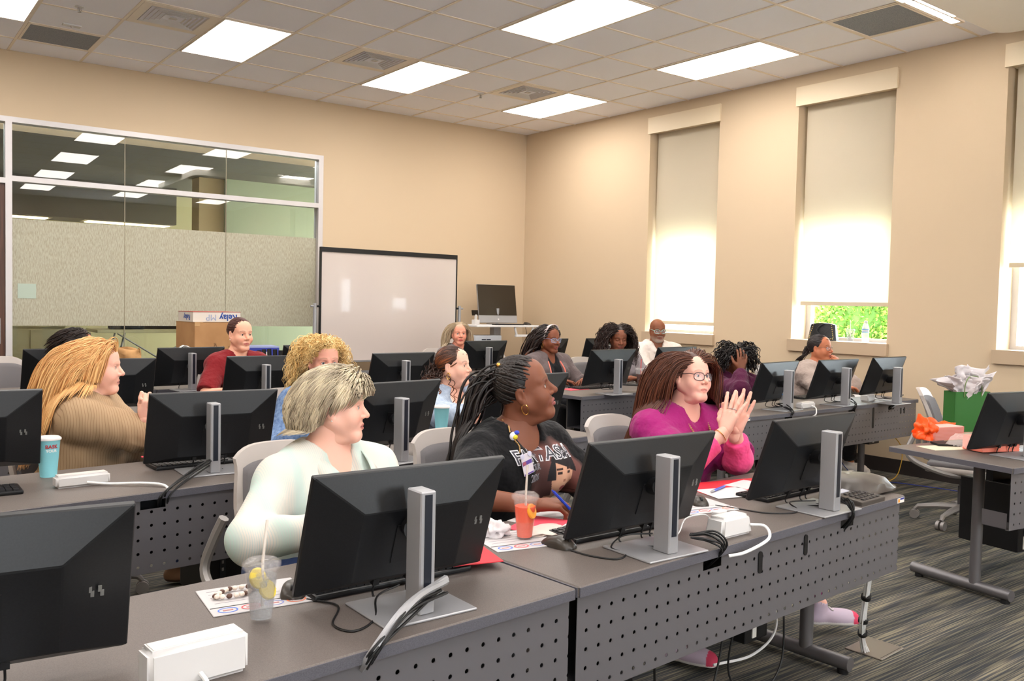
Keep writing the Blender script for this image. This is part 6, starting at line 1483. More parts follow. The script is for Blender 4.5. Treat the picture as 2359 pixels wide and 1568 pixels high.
            if tq.get('curl'): tp = curlify(resample(tp,54),tq['curl'],tq['turns'],rg)
            kk = tp.shape[1]; rr = tq.get('rad',0.004)*(0.8+0.4*rg.random((m,1)))*np.minimum(1,(1.05-np.linspace(0,1,kk)[None,:])*4)
            if tq.get('braid'): rr = rr*(1+0.28*np.sin(np.linspace(0,1,kk)[None,:]*tq['braid']*6.28))
            bv,bf = tubes_np(tp,rr,5,0.7); c = (cols[0]*(1-rg.random((m,1)))+cols[1]*rg.random((m,1))); cc2 = np.repeat(c,kk*5,axis=0)
            if len(cols) > 2: tpos = np.tile(np.repeat(np.linspace(0,1,kk),5),m)[:,None]; q = np.clip((tpos-hq.get('tip0',0.5))*2,0,1); cc2 = cc2*(1-q)+cols[2]*q
            Vs.append(bv); Fs.append(bf+off); Cs.append(cc2); off += len(bv)
        mesh_np('hair', np.concatenate(Vs)-RL, np.concatenate(Fs), hair_mat(), root, np.concatenate(Cs))
    # ---- glasses
    hw = lambda p: tuple(H+Rh@(v3(*p)*hs)-RL)
    if Q.get('glasses'):
        gc = Q['glasses']; gm = mat('spectacle_%s'%gc['name'],gc['col'],0.3); mb = MB(); a,b_ = gc.get('size',(0.0255,0.0185)); r = gc.get('r',0.0016); lens = MB()
        for s in (-1,1):
            pts = []
            for k in range(25):
                q = 2*PI*k/24; x = a*np.sign(math.cos(q))*abs(math.cos(q))**0.75; z = b_*np.sign(math.sin(q))*abs(math.sin(q))**0.75; pts.append(hw((s*0.0335+x, 0.1005-abs(x+s*0.0335)*0.10-(0.012*((abs(s*0.0335+x)/0.06)**2)), -0.004+z)))
            mb.tube(pts,r,6); n0 = len(lens.v); lens.add(pts[:-1],[tuple(range(24))])
            mb.tube([hw((s*(0.0335+a),0.090,0.006)),hw((s*0.076,0.070,0.010)),hw((s*0.0785,0.0,0.008)),hw((s*0.078,-0.015,-0.006))],r,6)
        mb.tube([hw((-0.009,0.0985,0.0)),hw((0,0.104,0.004)),hw((0.009,0.0985,0.0))],r,6); go = mb.build('glasses', gm, root, True); lens.build('lens', mat('spectacle_lens',(235,238,250),0.03,alpha=0.16), go)
    if Q.get('earring'):
        for s in (-1,1):
            mb = MB(); c = v3(s*0.080,0.0,-0.044)
            if Q['earring'] == 'stud': mb.sphere(hw(c),0.0035,10,8); mb.build('earring', mat('pearl',(240,236,232),0.15), root, True)
            else: mb.tube([hw(c+v3(0,0.011*math.sin(q),-0.016-0.019*math.cos(q)+0.003)) for q in np.linspace(0,2*PI,18)],0.0018,6); mb.sphere(hw(c+v3(0.001*s,0,0.003)),0.0035,8,6); mb.build('earring', mat('gold',(214,160,84),0.2,0.9), root, True)
    return dict(root=root,H=H,N=N,B=B,Rh=Rh,SH=SH,arms=arms,at=at,fw=fw,rt=rt,up=up,parts=parts,RL=RL,hw=hw,HIP=HIP,AN=AN)

def fabric(name, rgb=(200,200,200), rough=0.85, b=None): return mat(name, rgb, rough, spec=0.25, bump=b or (13,0.75,0.03), sheen=0.1)
T_DENIMTR = fabric('jeans_denim',(44,62,104)); T_BLACKTR = fabric('trousers_black',(24,24,28)); T_PLUM = fabric('trousers_plum',(112,20,78))
UP = (0,0,1)
# 1 --- woman in mint striped shirt
def shirt_mint():
    m, nt, b, N, L = node_mat('mint_stripe_shirt')
    t = N.new('ShaderNodeTexCoord'); s = N.new('ShaderNodeSeparateXYZ'); L.new(t.outputs['Object'], s.inputs[0])
    n = N.new('ShaderNodeTexNoise'); n.inputs['Scale'].default_value = 7; L.new(t.outputs['Object'], n.inputs['Vector'])
    a = N.new('ShaderNodeMath'); a.operation = 'MULTIPLY_ADD'; a.inputs[1].default_value = 0.02; L.new(n.outputs['Fac'], a.inputs[0]); L.new(s.outputs[0], a.inputs[2])
    w = N.new('ShaderNodeMath'); w.operation = 'PINGPONG'; w.inputs[1].default_value = 0.0028; L.new(a.outputs[0], w.inputs[0])
    lt = N.new('ShaderNodeMath'); lt.operation = 'LESS_THAN'; lt.inputs[1].default_value = 0.0008; L.new(w.outputs[0], lt.inputs[0])
    w2 = N.new('ShaderNodeMath'); w2.operation = 'PINGPONG'; w2.inputs[1].default_value = 0.06; L.new(a.outputs[0], w2.inputs[0])
    cr = N.new('ShaderNodeValToRGB'); cr.color_ramp.elements[0].color = (*srgb(186,206,198),1); cr.color_ramp.elements[1].color = (*srgb(214,208,198),1); cr.color_ramp.elements[0].position = 0.01; cr.color_ramp.elements[1].position = 0.03
    L.new(w2.outputs[0], cr.inputs[0])
    mx = N.new('ShaderNodeMix'); mx.data_type = 'RGBA'; mx.inputs[7].default_value = (*srgb(192,202,198),1); L.new(cr.outputs[0], mx.inputs[6]); L.new(lt.outputs[0], mx.inputs[0]); L.new(mx.outputs[2], b.inputs['Base Color']); b.inputs['Roughness'].default_value = 0.85
    return m
W1 = person(dict(label='seated woman with short grey blonde bob and white mint striped shirt, front left', seed=11, head=(-6.004,-6.75,1.072), hs=0.915, face=-36, pitch=-1, roll=2, body=-78, w=1.20, armr=1.12, sw=0.18, lean=0.10, skin=(232,182,162), bust=1.25, h=0.006, hh=0.0028, hc=0.006, hhand=0.0035,
    facep=dict(jaw=1.15,wide=1.04,cheek=1.15,double=True,nose=1.08,lipc=(190,116,108),brow=(150,116,92),browk=0.5,iris=(70,86,96),neckr=0.055,lid=1.0,blush=0.5),
    arms={1:dict(wrist=(-6.19,-7.08,0.775),elbow=(-6.35,-6.92,0.725),dir=(0.9,-0.4,-0.1),palm=(0,0,-1)), -1:dict(wrist=(-5.93,-7.10,0.775),dir=(-0.7,-0.5,-0.1),palm=(0,0,-1))},
    tops=[dict(name='striped_shirt',m=shirt_mint(),o=0.013,armo=0.016,sleeve=1.93,neck='deepv',fold=0.0022,seed=4)],
    hair=dict(style='fall',cols=[(146,132,112),(216,202,172)],n=4200,len=0.138,frontlen=0.75,fav=1.05,part=-0.02,lift=0.30,vol=1.10,g=0.50,sweep=0.9,rad=0.0021,front=0.064,streak=True,K=14,noise=0.003,cap=0.010,backpull=0.10,inward=0.5,ears=True,side=0.030,sides=4), earring='stud', trm=T_DENIMTR, shoe=((60,60,66),(220,218,214),(60,60,66))))
# 2 --- woman in the black printed T-shirt
W2 = person(dict(label='seated woman with long black braids in a black printed T-shirt, writing', seed=12, head=(-5.248,-6.75,1.098), hs=1.06, face=-44, pitch=14, roll=-8, body=-82, w=1.24, armr=1.15, sw=0.185, lean=0.12, skin=(122,74,54), bust=1.3, h=0.006, hh=0.0028, hc=0.006, hhand=0.0032,
    facep=dict(jaw=1.12,wide=1.03,cheek=1.15,double=True,nose=1.2,lips=1.35,lipc=(150,86,84),brow=(40,28,24),browk=0.35,iris=(40,24,18),neckr=0.057,blush=0.15,lid=1.0),
    arms={1:dict(wrist=(-5.455,-7.10,0.755),elbow=(-5.62,-6.93,0.765),dir=(0.85,-0.5,0.02),palm=(0.1,0.2,-1),curl=(0.75,0.8,0.85,0.9),thumb=1), -1:dict(wrist=(-5.03,-7.08,0.755),dir=(-0.75,-0.6,0),palm=(0,0,-1),curl=0.3)},
    tops=[dict(name='black_tshirt',m=fabric('tshirt_black',(15,15,18),0.9),o=0.012,armo=0.020,sleeve=0.88,neck='scoop',fold=0.0018,seed=6)],
    hair=dict(style='back',knot=(0.0,-0.085,0.070),cols=[(20,16,16),(38,28,24)],n=260,len=0.19,braid=26,rad=0.0042,front=0.064,K=30,cap=0.001,side=0.010,ears=True,taper=8,
       tail=dict(n=70,**{'from':(0,-0.075,0.045)},dir=(0.1,-0.9,0.25),len=0.50,g=0.30,sp=0.42,rad=0.0058,braid=36,r0=0.024)), earring='hoop', trm=T_BLACKTR))
# 3 --- woman in magenta
W3 = person(dict(label='seated woman in magenta top with long brown hair and glasses, hands pressed together', seed=13, head=(-4.325,-6.75,1.112), hs=0.90, face=-92, pitch=6, roll=4, body=-98, w=1.22, armr=1.12, sw=0.18, lean=0.14, skin=(228,176,158), bust=1.25, h=0.006, hh=0.0028, hc=0.006, hhand=0.0028,
    facep=dict(jaw=1.12,wide=1.05,cheek=1.2,double=True,nose=1.05,lips=0.8,lipc=(206,128,118),brow=(140,96,72),browk=0.5,iris=(80,100,120),neckr=0.054,blush=0.4),
    arms={1:dict(wrist=(-4.37,-6.985,0.905),elbow=(-4.55,-6.93,0.765),dir=(0.34,-0.05,0.80),palm=(0.85,0.15,-0.36),curl=(0.02,0.05,0.08,0.12),thumb=1,spread=0.20,size=0.98), -1:dict(wrist=(-4.285,-6.975,0.900),elbow=(-4.20,-6.92,0.765),dir=(0.30,-0.05,0.82),palm=(-0.85,-0.15,0.32),curl=(0.02,0.04,0.05,0.08),thumb=-1,spread=0.22,size=0.98)},
    tops=[dict(name='pink_undershirt',m=fabric('knit_pink',(240,80,140)),o=0.008,armo=0.016,sleeve=1.70,neck='v',fold=0.001,seed=2), dict(name='magenta_top',m=fabric('scrub_magenta',(150,28,104)),o=0.018,armo=0.028,sleeve=0.97,neck='v',fold=0.0022,seed=9)],
    hair=dict(style='fall',cols=[(62,32,24),(108,60,38)],n=3600,len=0.44,part=0.015,lift=0.45,vol=1.06,g=0.35,sweep=0.3,rad=0.0023,front=0.064,K=22,noise=0.02,cap=0.008,backpull=0.05,sides=4,tip0=0.6), glasses=dict(name='dark_brown',col=(52,30,34),size=(0.0265,0.0185),r=0.0017), trm=T_PLUM, trhem=0.12, laces=True,
    ankles={-1:(-3.86,-7.12,0.125),1:(-4.64,-6.98,0.10)}, footdir={-1:(0.80,-0.60,-0.02),1:(0.4,-0.9,0)}, shoe=((176,160,176),(226,222,220),(196,56,88))))
# 4 --- long haired blonde
W4 = person(dict(label='seated woman with very long strawberry blonde hair in a tan ribbed top, hands clasped', seed=14, head=(-6.34,-5.00,1.085), face=-22, pitch=-3, body=-25, w=1.30, armr=1.22, sw=0.185, lean=0.06, skin=(230,178,158), bust=1.2, h=0.007, hh=0.0032, hc=0.007,
    facep=dict(jaw=1.2,wide=1.04,cheek=1.2,double=True,nose=1.1,lips=0.8,lipc=(196,126,118),brow=(190,140,100),browk=0.3,iris=(80,90,100),neckr=0.060,blush=0.4),
    arms={1:dict(wrist=(-6.20,-5.26,0.865),elbow=(-6.22,-5.22,0.80),dir=(0.25,-0.2,0.9),palm=(0.1,0.9,0.2),curl=(1.15,1.15,1.2,1.2),spread=0.02,tout=0.25), -1:dict(wrist=(-6.18,-5.20,0.865),dir=(0.1,-0.3,0.9),palm=(-0.1,-0.9,0.2),curl=(1.15,1.15,1.2,1.2),spread=0.02,tout=0.25)},
    tops=[dict(name='ribbed_top',m=stripe_mat('ribbed_tan',(168,140,108),(146,118,88),0,0.011,0.22,0.9,0.03),o=0.016,armo=0.032,sleeve=1.30,neck='high',fold=0.0025,seed=12)],
    hair=dict(style='fall',cols=[(198,138,80),(238,194,132)],n=3200,len=0.46,part=-0.01,lift=0.30,vol=1.03,g=0.38,sweep=1.0,frontlen=0.62,fav=1.22,rad=0.0024,front=0.064,K=22,noise=0.03,cap=0.008,backpull=0.09,sides=4), trm=T_DENIMTR,
    shoe=((112,82,58),(60,40,30),(120,88,60)), ankles={1:(-5.96,-4.95,0.10),-1:(-5.80,-4.86,0.10)}))
# 5 --- curly blonde
W5 = person(dict(label='seated woman with chin length curly blonde hair and a denim jacket', seed=15, head=(-5.23,-5.00,1.09), face=-94, pitch=-8, body=-80, w=1.05, armr=1.1, lean=0.08, skin=(226,164,144), h=0.008, hh=0.0034, hc=0.008,
    facep=dict(nose=1.05,lipc=(186,104,98),brow=(150,110,80),iris=(70,80,96),blush=0.5),
    arms={1:dict(wrist=(-5.40,-5.30,0.76),dir=(0.7,-0.6,0)), -1:dict(wrist=(-5.05,-5.30,0.76),dir=(-0.7,-0.6,0))},
    tops=[dict(name='inner_top',m=fabric('top_navy',(40,50,80)),o=0.006,sleeve=0.5,neck='crew',fold=0.001), dict(name='denim_jacket',m=noise_color('denim_blue',(78,104,146),(120,146,184),nscale=60,rough=0.9),o=0.018,armo=0.022,sleeve=1.9,neck='v',open_front=(0.05,0.05),fold=0.003,seed=5)],
    hair=dict(style='fall',cols=[(214,170,100),(246,220,160)],n=1500,len=0.21,part=-0.02,lift=0.3,vol=1.03,g=0.42,sweep=0.6,fav=1.35,frontlen=0.55,fy=0.015,rad=0.0023,front=0.064,K=12,KK=34,noise=0.10,curl=0.009,turns=3.2,cap=0.012,sides=4), trm=T_DENIMTR))
# 6 --- brown curls and light denim jacket
W6 = person(dict(label='seated woman with long brown curls, hoop earrings, pale denim jacket over white top', seed=16, head=(-4.40,-5.00,1.04), face=-56, pitch=2, body=-75, w=1.12, armr=1.2, lean=0.10, skin=(232,180,158), h=0.008, hh=0.0034, hc=0.008,
    facep=dict(jaw=1.05,cheek=1.1,nose=1.0,lips=1.15,lipc=(190,104,100),brow=(70,46,36),iris=(70,60,46),double=True,blush=0.45),
    arms={1:dict(wrist=(-4.42,-5.30,0.79),elbow=(-4.61,-5.22,0.775),dir=(0.9,0.0,0.1)), -1:dict(wrist=(-4.30,-5.33,0.78),dir=(-0.8,0.2,0))},
    tops=[dict(name='white_top',m=fabric('top_white',(236,222,212)),o=0.007,sleeve=0.4,neck='scoop',fold=0.001), dict(name='denim_jacket',m=noise_color('denim_pale',(150,164,186),(176,190,208),nscale=50,rough=0.9),o=0.018,armo=0.026,sleeve=1.85,neck='v',open_front=(0.075,0.075),fold=0.003,seed=8)],
    hair=dict(style='back',knot=(0.0,-0.10,-0.01),cols=[(46,28,22),(70,42,30),(150,84,44)],n=900,len=0.2,rad=0.0036,front=0.058,K=16,cap=0.003,ears=True,side=0.01,taper=8,tip0=0.35,
       tail=dict(n=170,**{'from':(0,-0.085,-0.02)},dir=(0.0,-0.15,-0.95),len=0.34,g=0.35,sp=0.5,curl=0.012,turns=6,rad=0.0032,r0=0.036)), earring='hoop', trm=T_BLACKTR))
# 7 --- maroon scrubs
W7 = person(dict(label='seated woman in maroon scrub top with dark hair tied back, left of the whiteboard', seed=17, head=(-4.946,-2.98,1.148), face=-78, pitch=-4, body=-85, w=1.06, armr=1.08, lean=0.06, sw=0.165, skin=(230,172,146), h=0.008, hh=0.0036, hc=0.008,
    facep=dict(jaw=1.08,cheek=1.12,double=True,lipc=(196,116,108),brow=(70,44,36),iris=(80,90,80),blush=0.4),
    arms={1:dict(wrist=(-5.12,-3.32,0.765),dir=(0.8,-0.5,0)), -1:dict(wrist=(-4.76,-3.32,0.765),dir=(-0.7,-0.6,0))},
    tops=[dict(name='scrub_top',m=fabric('scrub_maroon',(122,26,32)),o=0.014,armo=0.020,sleeve=0.92,neck='v',fold=0.002,seed=3)],
    hair=dict(style='back',knot=(0.0,-0.10,0.02),cols=[(54,24,22),(84,40,32)],n=700,len=0.2,rad=0.0034,front=0.064,K=16,cap=0.004,ears=True,side=0.01,taper=8,bun=(0.0,-0.112,0.015,0.034)), earring='stud', trm=fabric('trousers_maroon',(110,24,30))))
# 8 --- dark haired person behind the blonde
W8 = person(dict(label='person with short dark hair and black top, mostly hidden behind the blonde woman', seed=18, head=(-6.032,-2.98,1.059), face=-30, pitch=-4, body=-75, w=1.1, armr=1.1, lean=0.06, skin=(196,132,98), h=0.009, hh=0.0042, hc=0.009,
    facep=dict(brow=(30,22,20),iris=(40,26,20)), arms={1:dict(wrist=(-6.2,-3.36,0.765),dir=(0.8,-0.5,0)), -1:dict(wrist=(-5.86,-3.36,0.765),dir=(-0.7,-0.6,0))},
    tops=[dict(name='black_top',m=fabric('top_black',(20,20,24)),o=0.014,armo=0.018,sleeve=1.9,neck='crew',fold=0.002,seed=3)],
    hair=dict(style='fall',cols=[(26,18,16),(48,32,26)],n=700,len=0.11,part=0.0,lift=0.6,vol=1.06,g=0.2,rad=0.0034,front=0.064,K=10,cap=0.008,sides=4,backpull=0.2), trm=T_BLACKTR))
# 9 --- long grey blonde hair, back row
W9 = person(dict(label='woman with long straight grey blonde hair seated in the back row by the whiteboard', seed=19, head=(-2.05,-1.55,1.085), face=-112, pitch=-2, body=-100, w=1.0, lean=0.06, skin=(232,160,136), h=0.009, hh=0.004, hc=0.009,
    facep=dict(lipc=(200,80,84),brow=(140,110,90),iris=(70,70,80),blush=0.5), arms={1:dict(wrist=(-2.22,-1.86,0.765),dir=(0.8,-0.5,0)), -1:dict(wrist=(-1.88,-1.86,0.765),dir=(-0.7,-0.6,0))},
    tops=[dict(name='grey_top',m=fabric('top_grey',(120,116,118)),o=0.014,armo=0.018,sleeve=1.9,neck='crew',fold=0.002,seed=3)],
    hair=dict(style='fall',cols=[(156,136,110),(206,186,156)],n=1400,len=0.34,part=0.012,lift=0.10,sweep=0.2,vol=0.99,g=0.5,rad=0.0028,front=0.064,K=18,noise=0.02,cap=0.007,sides=4), trm=T_BLACKTR))
# 10 --- headband woman
W10 = person(dict(label='seated woman with a pale headband, glasses and orange tipped braids, grey zip jacket', seed=20, head=(-2.27,-3.32,1.105), face=-84, pitch=-4, body=-90, w=1.2, armr=1.2, lean=0.06, sw=0.175, skin=(126,72,50), h=0.008, hh=0.0036, hc=0.008,
    facep=dict(jaw=1.05,nose=1.2,lips=1.3,lipc=(140,70,66),brow=(40,26,22),iris=(40,24,18),blush=0.2,cheek=1.1), arms={1:dict(wrist=(-2.42,-3.64,0.765),dir=(0.8,-0.5,0)), -1:dict(wrist=(-2.12,-3.64,0.765),dir=(-0.7,-0.6,0))},
    tops=[dict(name='black_vneck',m=fabric('top_black'),o=0.007,sleeve=0.4,neck='v',fold=0.001), dict(name='zip_jacket',m=fabric('jacket_grey',(100,88,88)),o=0.018,armo=0.022,sleeve=1.9,neck='v',open_front=(0.062,0.07),fold=0.002,seed=8)],
    hair=dict(style='fall',cols=[(22,16,16),(44,30,26),(176,92,40)],n=190,len=0.44,part=0.0,lift=0.4,vol=1.05,g=0.35,rad=0.0052,front=0.064,K=30,braid=30,noise=0.04,cap=0.004,backpull=0.16,tip0=0.62), glasses=dict(name='pale_blue',col=(130,150,190),size=(0.027,0.020)), earring='hoop', trm=T_BLACKTR))
# 11 --- looking down
W11 = person(dict(label='seated woman with long dark wavy hair in a grey top, looking down at the desk', seed=21, head=(-1.50,-3.40,1.115), face=-116, pitch=-14, body=-112, w=1.12, armr=1.15, lean=0.08, sw=0.17, skin=(132,80,58), h=0.008, hh=0.0036, hc=0.008,
    facep=dict(nose=1.15,lips=1.25,lipc=(130,70,64),brow=(40,26,22),iris=(40,24,18),blush=0.2,lid=0.15), arms={1:dict(wrist=(-1.62,-3.70,0.765),dir=(0.8,-0.5,0)), -1:dict(wrist=(-1.45,-3.70,0.765),dir=(-0.6,-0.7,0))},
    tops=[dict(name='grey_top',m=fabric('top_ash',(140,132,136)),o=0.012,armo=0.018,sleeve=1.85,neck='crew',fold=0.002,seed=13)],
    hair=dict(style='fall',cols=[(28,18,16),(54,34,28)],n=1200,len=0.42,part=0.0,lift=0.4,vol=1.07,g=0.38,sweep=0.3,rad=0.0027,front=0.064,K=20,KK=44,noise=0.05,curl=0.006,turns=6,cap=0.009,sides=4), trm=T_BLACKTR))
mb = MB(); 
pts = [W11['SH'][-1]+v3(0.0,-0.06,0.03), W11['at'](0.75,-0.02,0.19), W11['at'](0.30,0.10,0.22)]
# crossbody strap
mb = MB(); mb.tube(bez([tuple(W11['SH'][1]*0+W11['N']+v3(0.07,0.03,0.02)-W11['RL']), tuple(W11['at'](0.80,-0.11,0.12)-W11['RL']), tuple(W11['at'](0.55,-0.16,0.13)-W11['RL']), tuple(W11['at'](0.25,-0.20,0.08)-W11['RL'])],16),0.009,6); mb.build('bag_strap', M_BLACK, W11['root'], True)
# 12 --- bald man
W12 = person(dict(label='bald bearded man with pale green glasses and a white hoodie in the back corner', seed=22, head=(-0.655,-3.10,1.175), face=-118, pitch=-6, body=-115, w=1.15, armr=1.25, lean=0.10, sw=0.185, skin=(132,80,56), h=0.008, hh=0.0036, hc=0.008, bust=0,
    facep=dict(jaw=1.12,nose=1.25,lips=1.1,lipc=(130,76,68),brow=(50,36,30),iris=(40,24,18),beard=(170,160,150),neckr=0.062,blush=0.1), arms={1:dict(wrist=(-0.86,-3.42,0.765),dir=(0.8,-0.5,0)), -1:dict(wrist=(-0.52,-3.42,0.765),dir=(-0.6,-0.7,0))},
    tops=[dict(name='black_tee',m=fabric('top_black'),o=0.006,sleeve=0.4,neck='crew',fold=0.001),dict(name='white_hoodie',m=fabric('hoodie_white',(218,206,198)),o=0.024,armo=0.026,sleeve=1.92,neck='v',fold=0.003,seed=13)], glasses=dict(name='pale_green',col=(150,190,176),size=(0.027,0.020),r=0.002), trm=T_BLACKTR))
# 13 --- hand on face
W13 = person(dict(label='person with short black locs and plum cardigan covering the face with a hand', seed=23, head=(-1.43,-4.72,0.99), face=-112, pitch=-30, body=-110, w=1.15, armr=1.2, lean=0.14, sw=0.17, skin=(120,72,50), h=0.008, hh=0.0036, hc=0.008, hhand=0.0034,
    facep=dict(nose=1.2,lips=1.2,lipc=(120,60,58),brow=(40,26,22),iris=(40,24,18),blush=0.1), arms={1:dict(wrist=(-1.56,-4.86,0.925),elbow=(-1.68,-4.96,0.775),dir=(0.18,0.0,0.9),palm=(0.5,0.75,-0.1),curl=(0.30,0.32,0.34,0.36),thumb=1,size=1.0), -1:dict(wrist=(-1.30,-5.05,0.765),dir=(-0.7,-0.6,0))},
    tops=[dict(name='white_shirt',m=fabric('top_pale',(226,220,226)),o=0.008,sleeve=0.4,neck='crew',fold=0.002), dict(name='plum_cardigan',m=fabric('cardigan_plum',(78,22,56)),o=0.020,armo=0.022,sleeve=1.88,neck='v',open_front=(0.06,0.075),fold=0.003,seed=8)],
    hair=dict(style='fall',cols=[(14,10,12),(34,24,22)],n=260,len=0.17,part=0.0,lift=0.9,vol=1.08,g=0.22,rad=0.0062,front=0.064,K=12,KK=34,noise=0.16,curl=0.005,turns=3.5,cap=0.010), trm=T_BLACKTR))
# 14 --- grey sweatshirt
W14 = person(dict(label='seated woman with black ponytail and glasses in a grey sweatshirt, chin on her hand', seed=24, head=(-0.475,-4.86,1.085), face=-82, pitch=2, body=-85, w=1.25, armr=1.3, lean=0.12, sw=0.175, skin=(190,118,86), h=0.008, hh=0.0036, hc=0.008, hhand=0.0034,
    facep=dict(jaw=1.08,cheek=1.15,nose=1.15,lips=1.1,lipc=(160,90,84),brow=(50,32,28),iris=(50,34,26),double=True,blush=0.3), arms={1:dict(wrist=(-0.56,-5.16,0.77),elbow=(-0.72,-5.02,0.775),dir=(0.8,-0.2,0)), -1:dict(wrist=(-0.425,-5.02,0.925),elbow=(-0.36,-5.10,0.775),dir=(-0.1,0.3,0.9),palm=(-0.2,0.9,0.2),curl=(0.9,0.95,1.0,1.05),thumb=-1)},
    tops=[dict(name='sweatshirt',m=fabric('sweatshirt_grey',(168,152,144)),o=0.016,armo=0.030,sleeve=1.90,neck='crew',fold=0.003,seed=17)],
    hair=dict(style='back',knot=(0.0,-0.10,0.005),cols=[(22,16,18),(44,34,34)],n=700,len=0.2,rad=0.0034,front=0.064,K=16,cap=0.003,ears=True,side=0.01,taper=8,
       tail=dict(n=90,**{'from':(0,-0.10,0.0)},dir=(0.0,-0.8,-0.4),len=0.20,g=0.25,sp=0.3,rad=0.0036,r0=0.012)), glasses=dict(name='bronze',col=(110,84,70),size=(0.0255,0.017),r=0.0012), trm=T_BLACKTR, shoe=((226,220,216),(232,230,226),(226,220,216)), ankles={1:(-0.30,-5.08,0.10),-1:(-0.22,-5.0,0.10)} , footdir={1:(0.1,-1,0),-1:(0.2,-1,0)}))

# ---------------------------------------------------------------- clothing prints and accessories
def surf(obj):
    me = obj.data; n = len(me.vertices); co = np.empty(n*3); me.vertices.foreach_get('co', co); co = co.reshape(-1,3)
    return BVHTree.FromPolygons([Vector(c) for c in co], [tuple(p.vertices) for p in me.polygons])
def decal(bvh, me, o, r, u, f, off=0.0015, s=1.0):
    "lay a flat mesh onto the cloth surface, looking along -f"
    for v in me.vertices:
        p = Vector(o)+Vector(r)*v.co.x*s+Vector(u)*v.co.y*s; h, nn, _, _ = bvh.ray_cast(p+Vector(f)*0.5, -Vector(f), 1.0)
        v.co = (h+nn*(off+v.co.z*0)) if h is not None else p
    return me
def grid_me(w, h, n, m, fn):
    V = []; C = []
    for j in range(m+1):
        for i in range(n+1): x = (i/n-0.5)*w; y = (j/m-0.5)*h; V.append((x,y,0)); C.append(fn(x/w*2,y/h*2))
    F = [(j*(n+1)+i,j*(n+1)+i+1,(j+1)*(n+1)+i+1,(j+1)*(n+1)+i) for j in range(m) for i in range(n)]
    F = [q for q in F if all(C[k] is not None for k in q)]
    me = bpy.data.meshes.new('print'); me.from_pydata(V,[],F); a = me.color_attributes.new('Col','FLOAT_COLOR','POINT')
    a.data.foreach_set('color', np.array([(*(srgb(*c) if c is not None else (0,0,0)),1) for c in C], np.float32).ravel()); return me
def densify(me, n=1):
    bm = bmesh.new(); bm.from_mesh(me); bmesh.ops.triangulate(bm, faces=bm.faces[:]); bmesh.ops.subdivide_edges(bm, edges=bm.edges[:], cuts=n); bm.to_mesh(me); bm.free(); return me
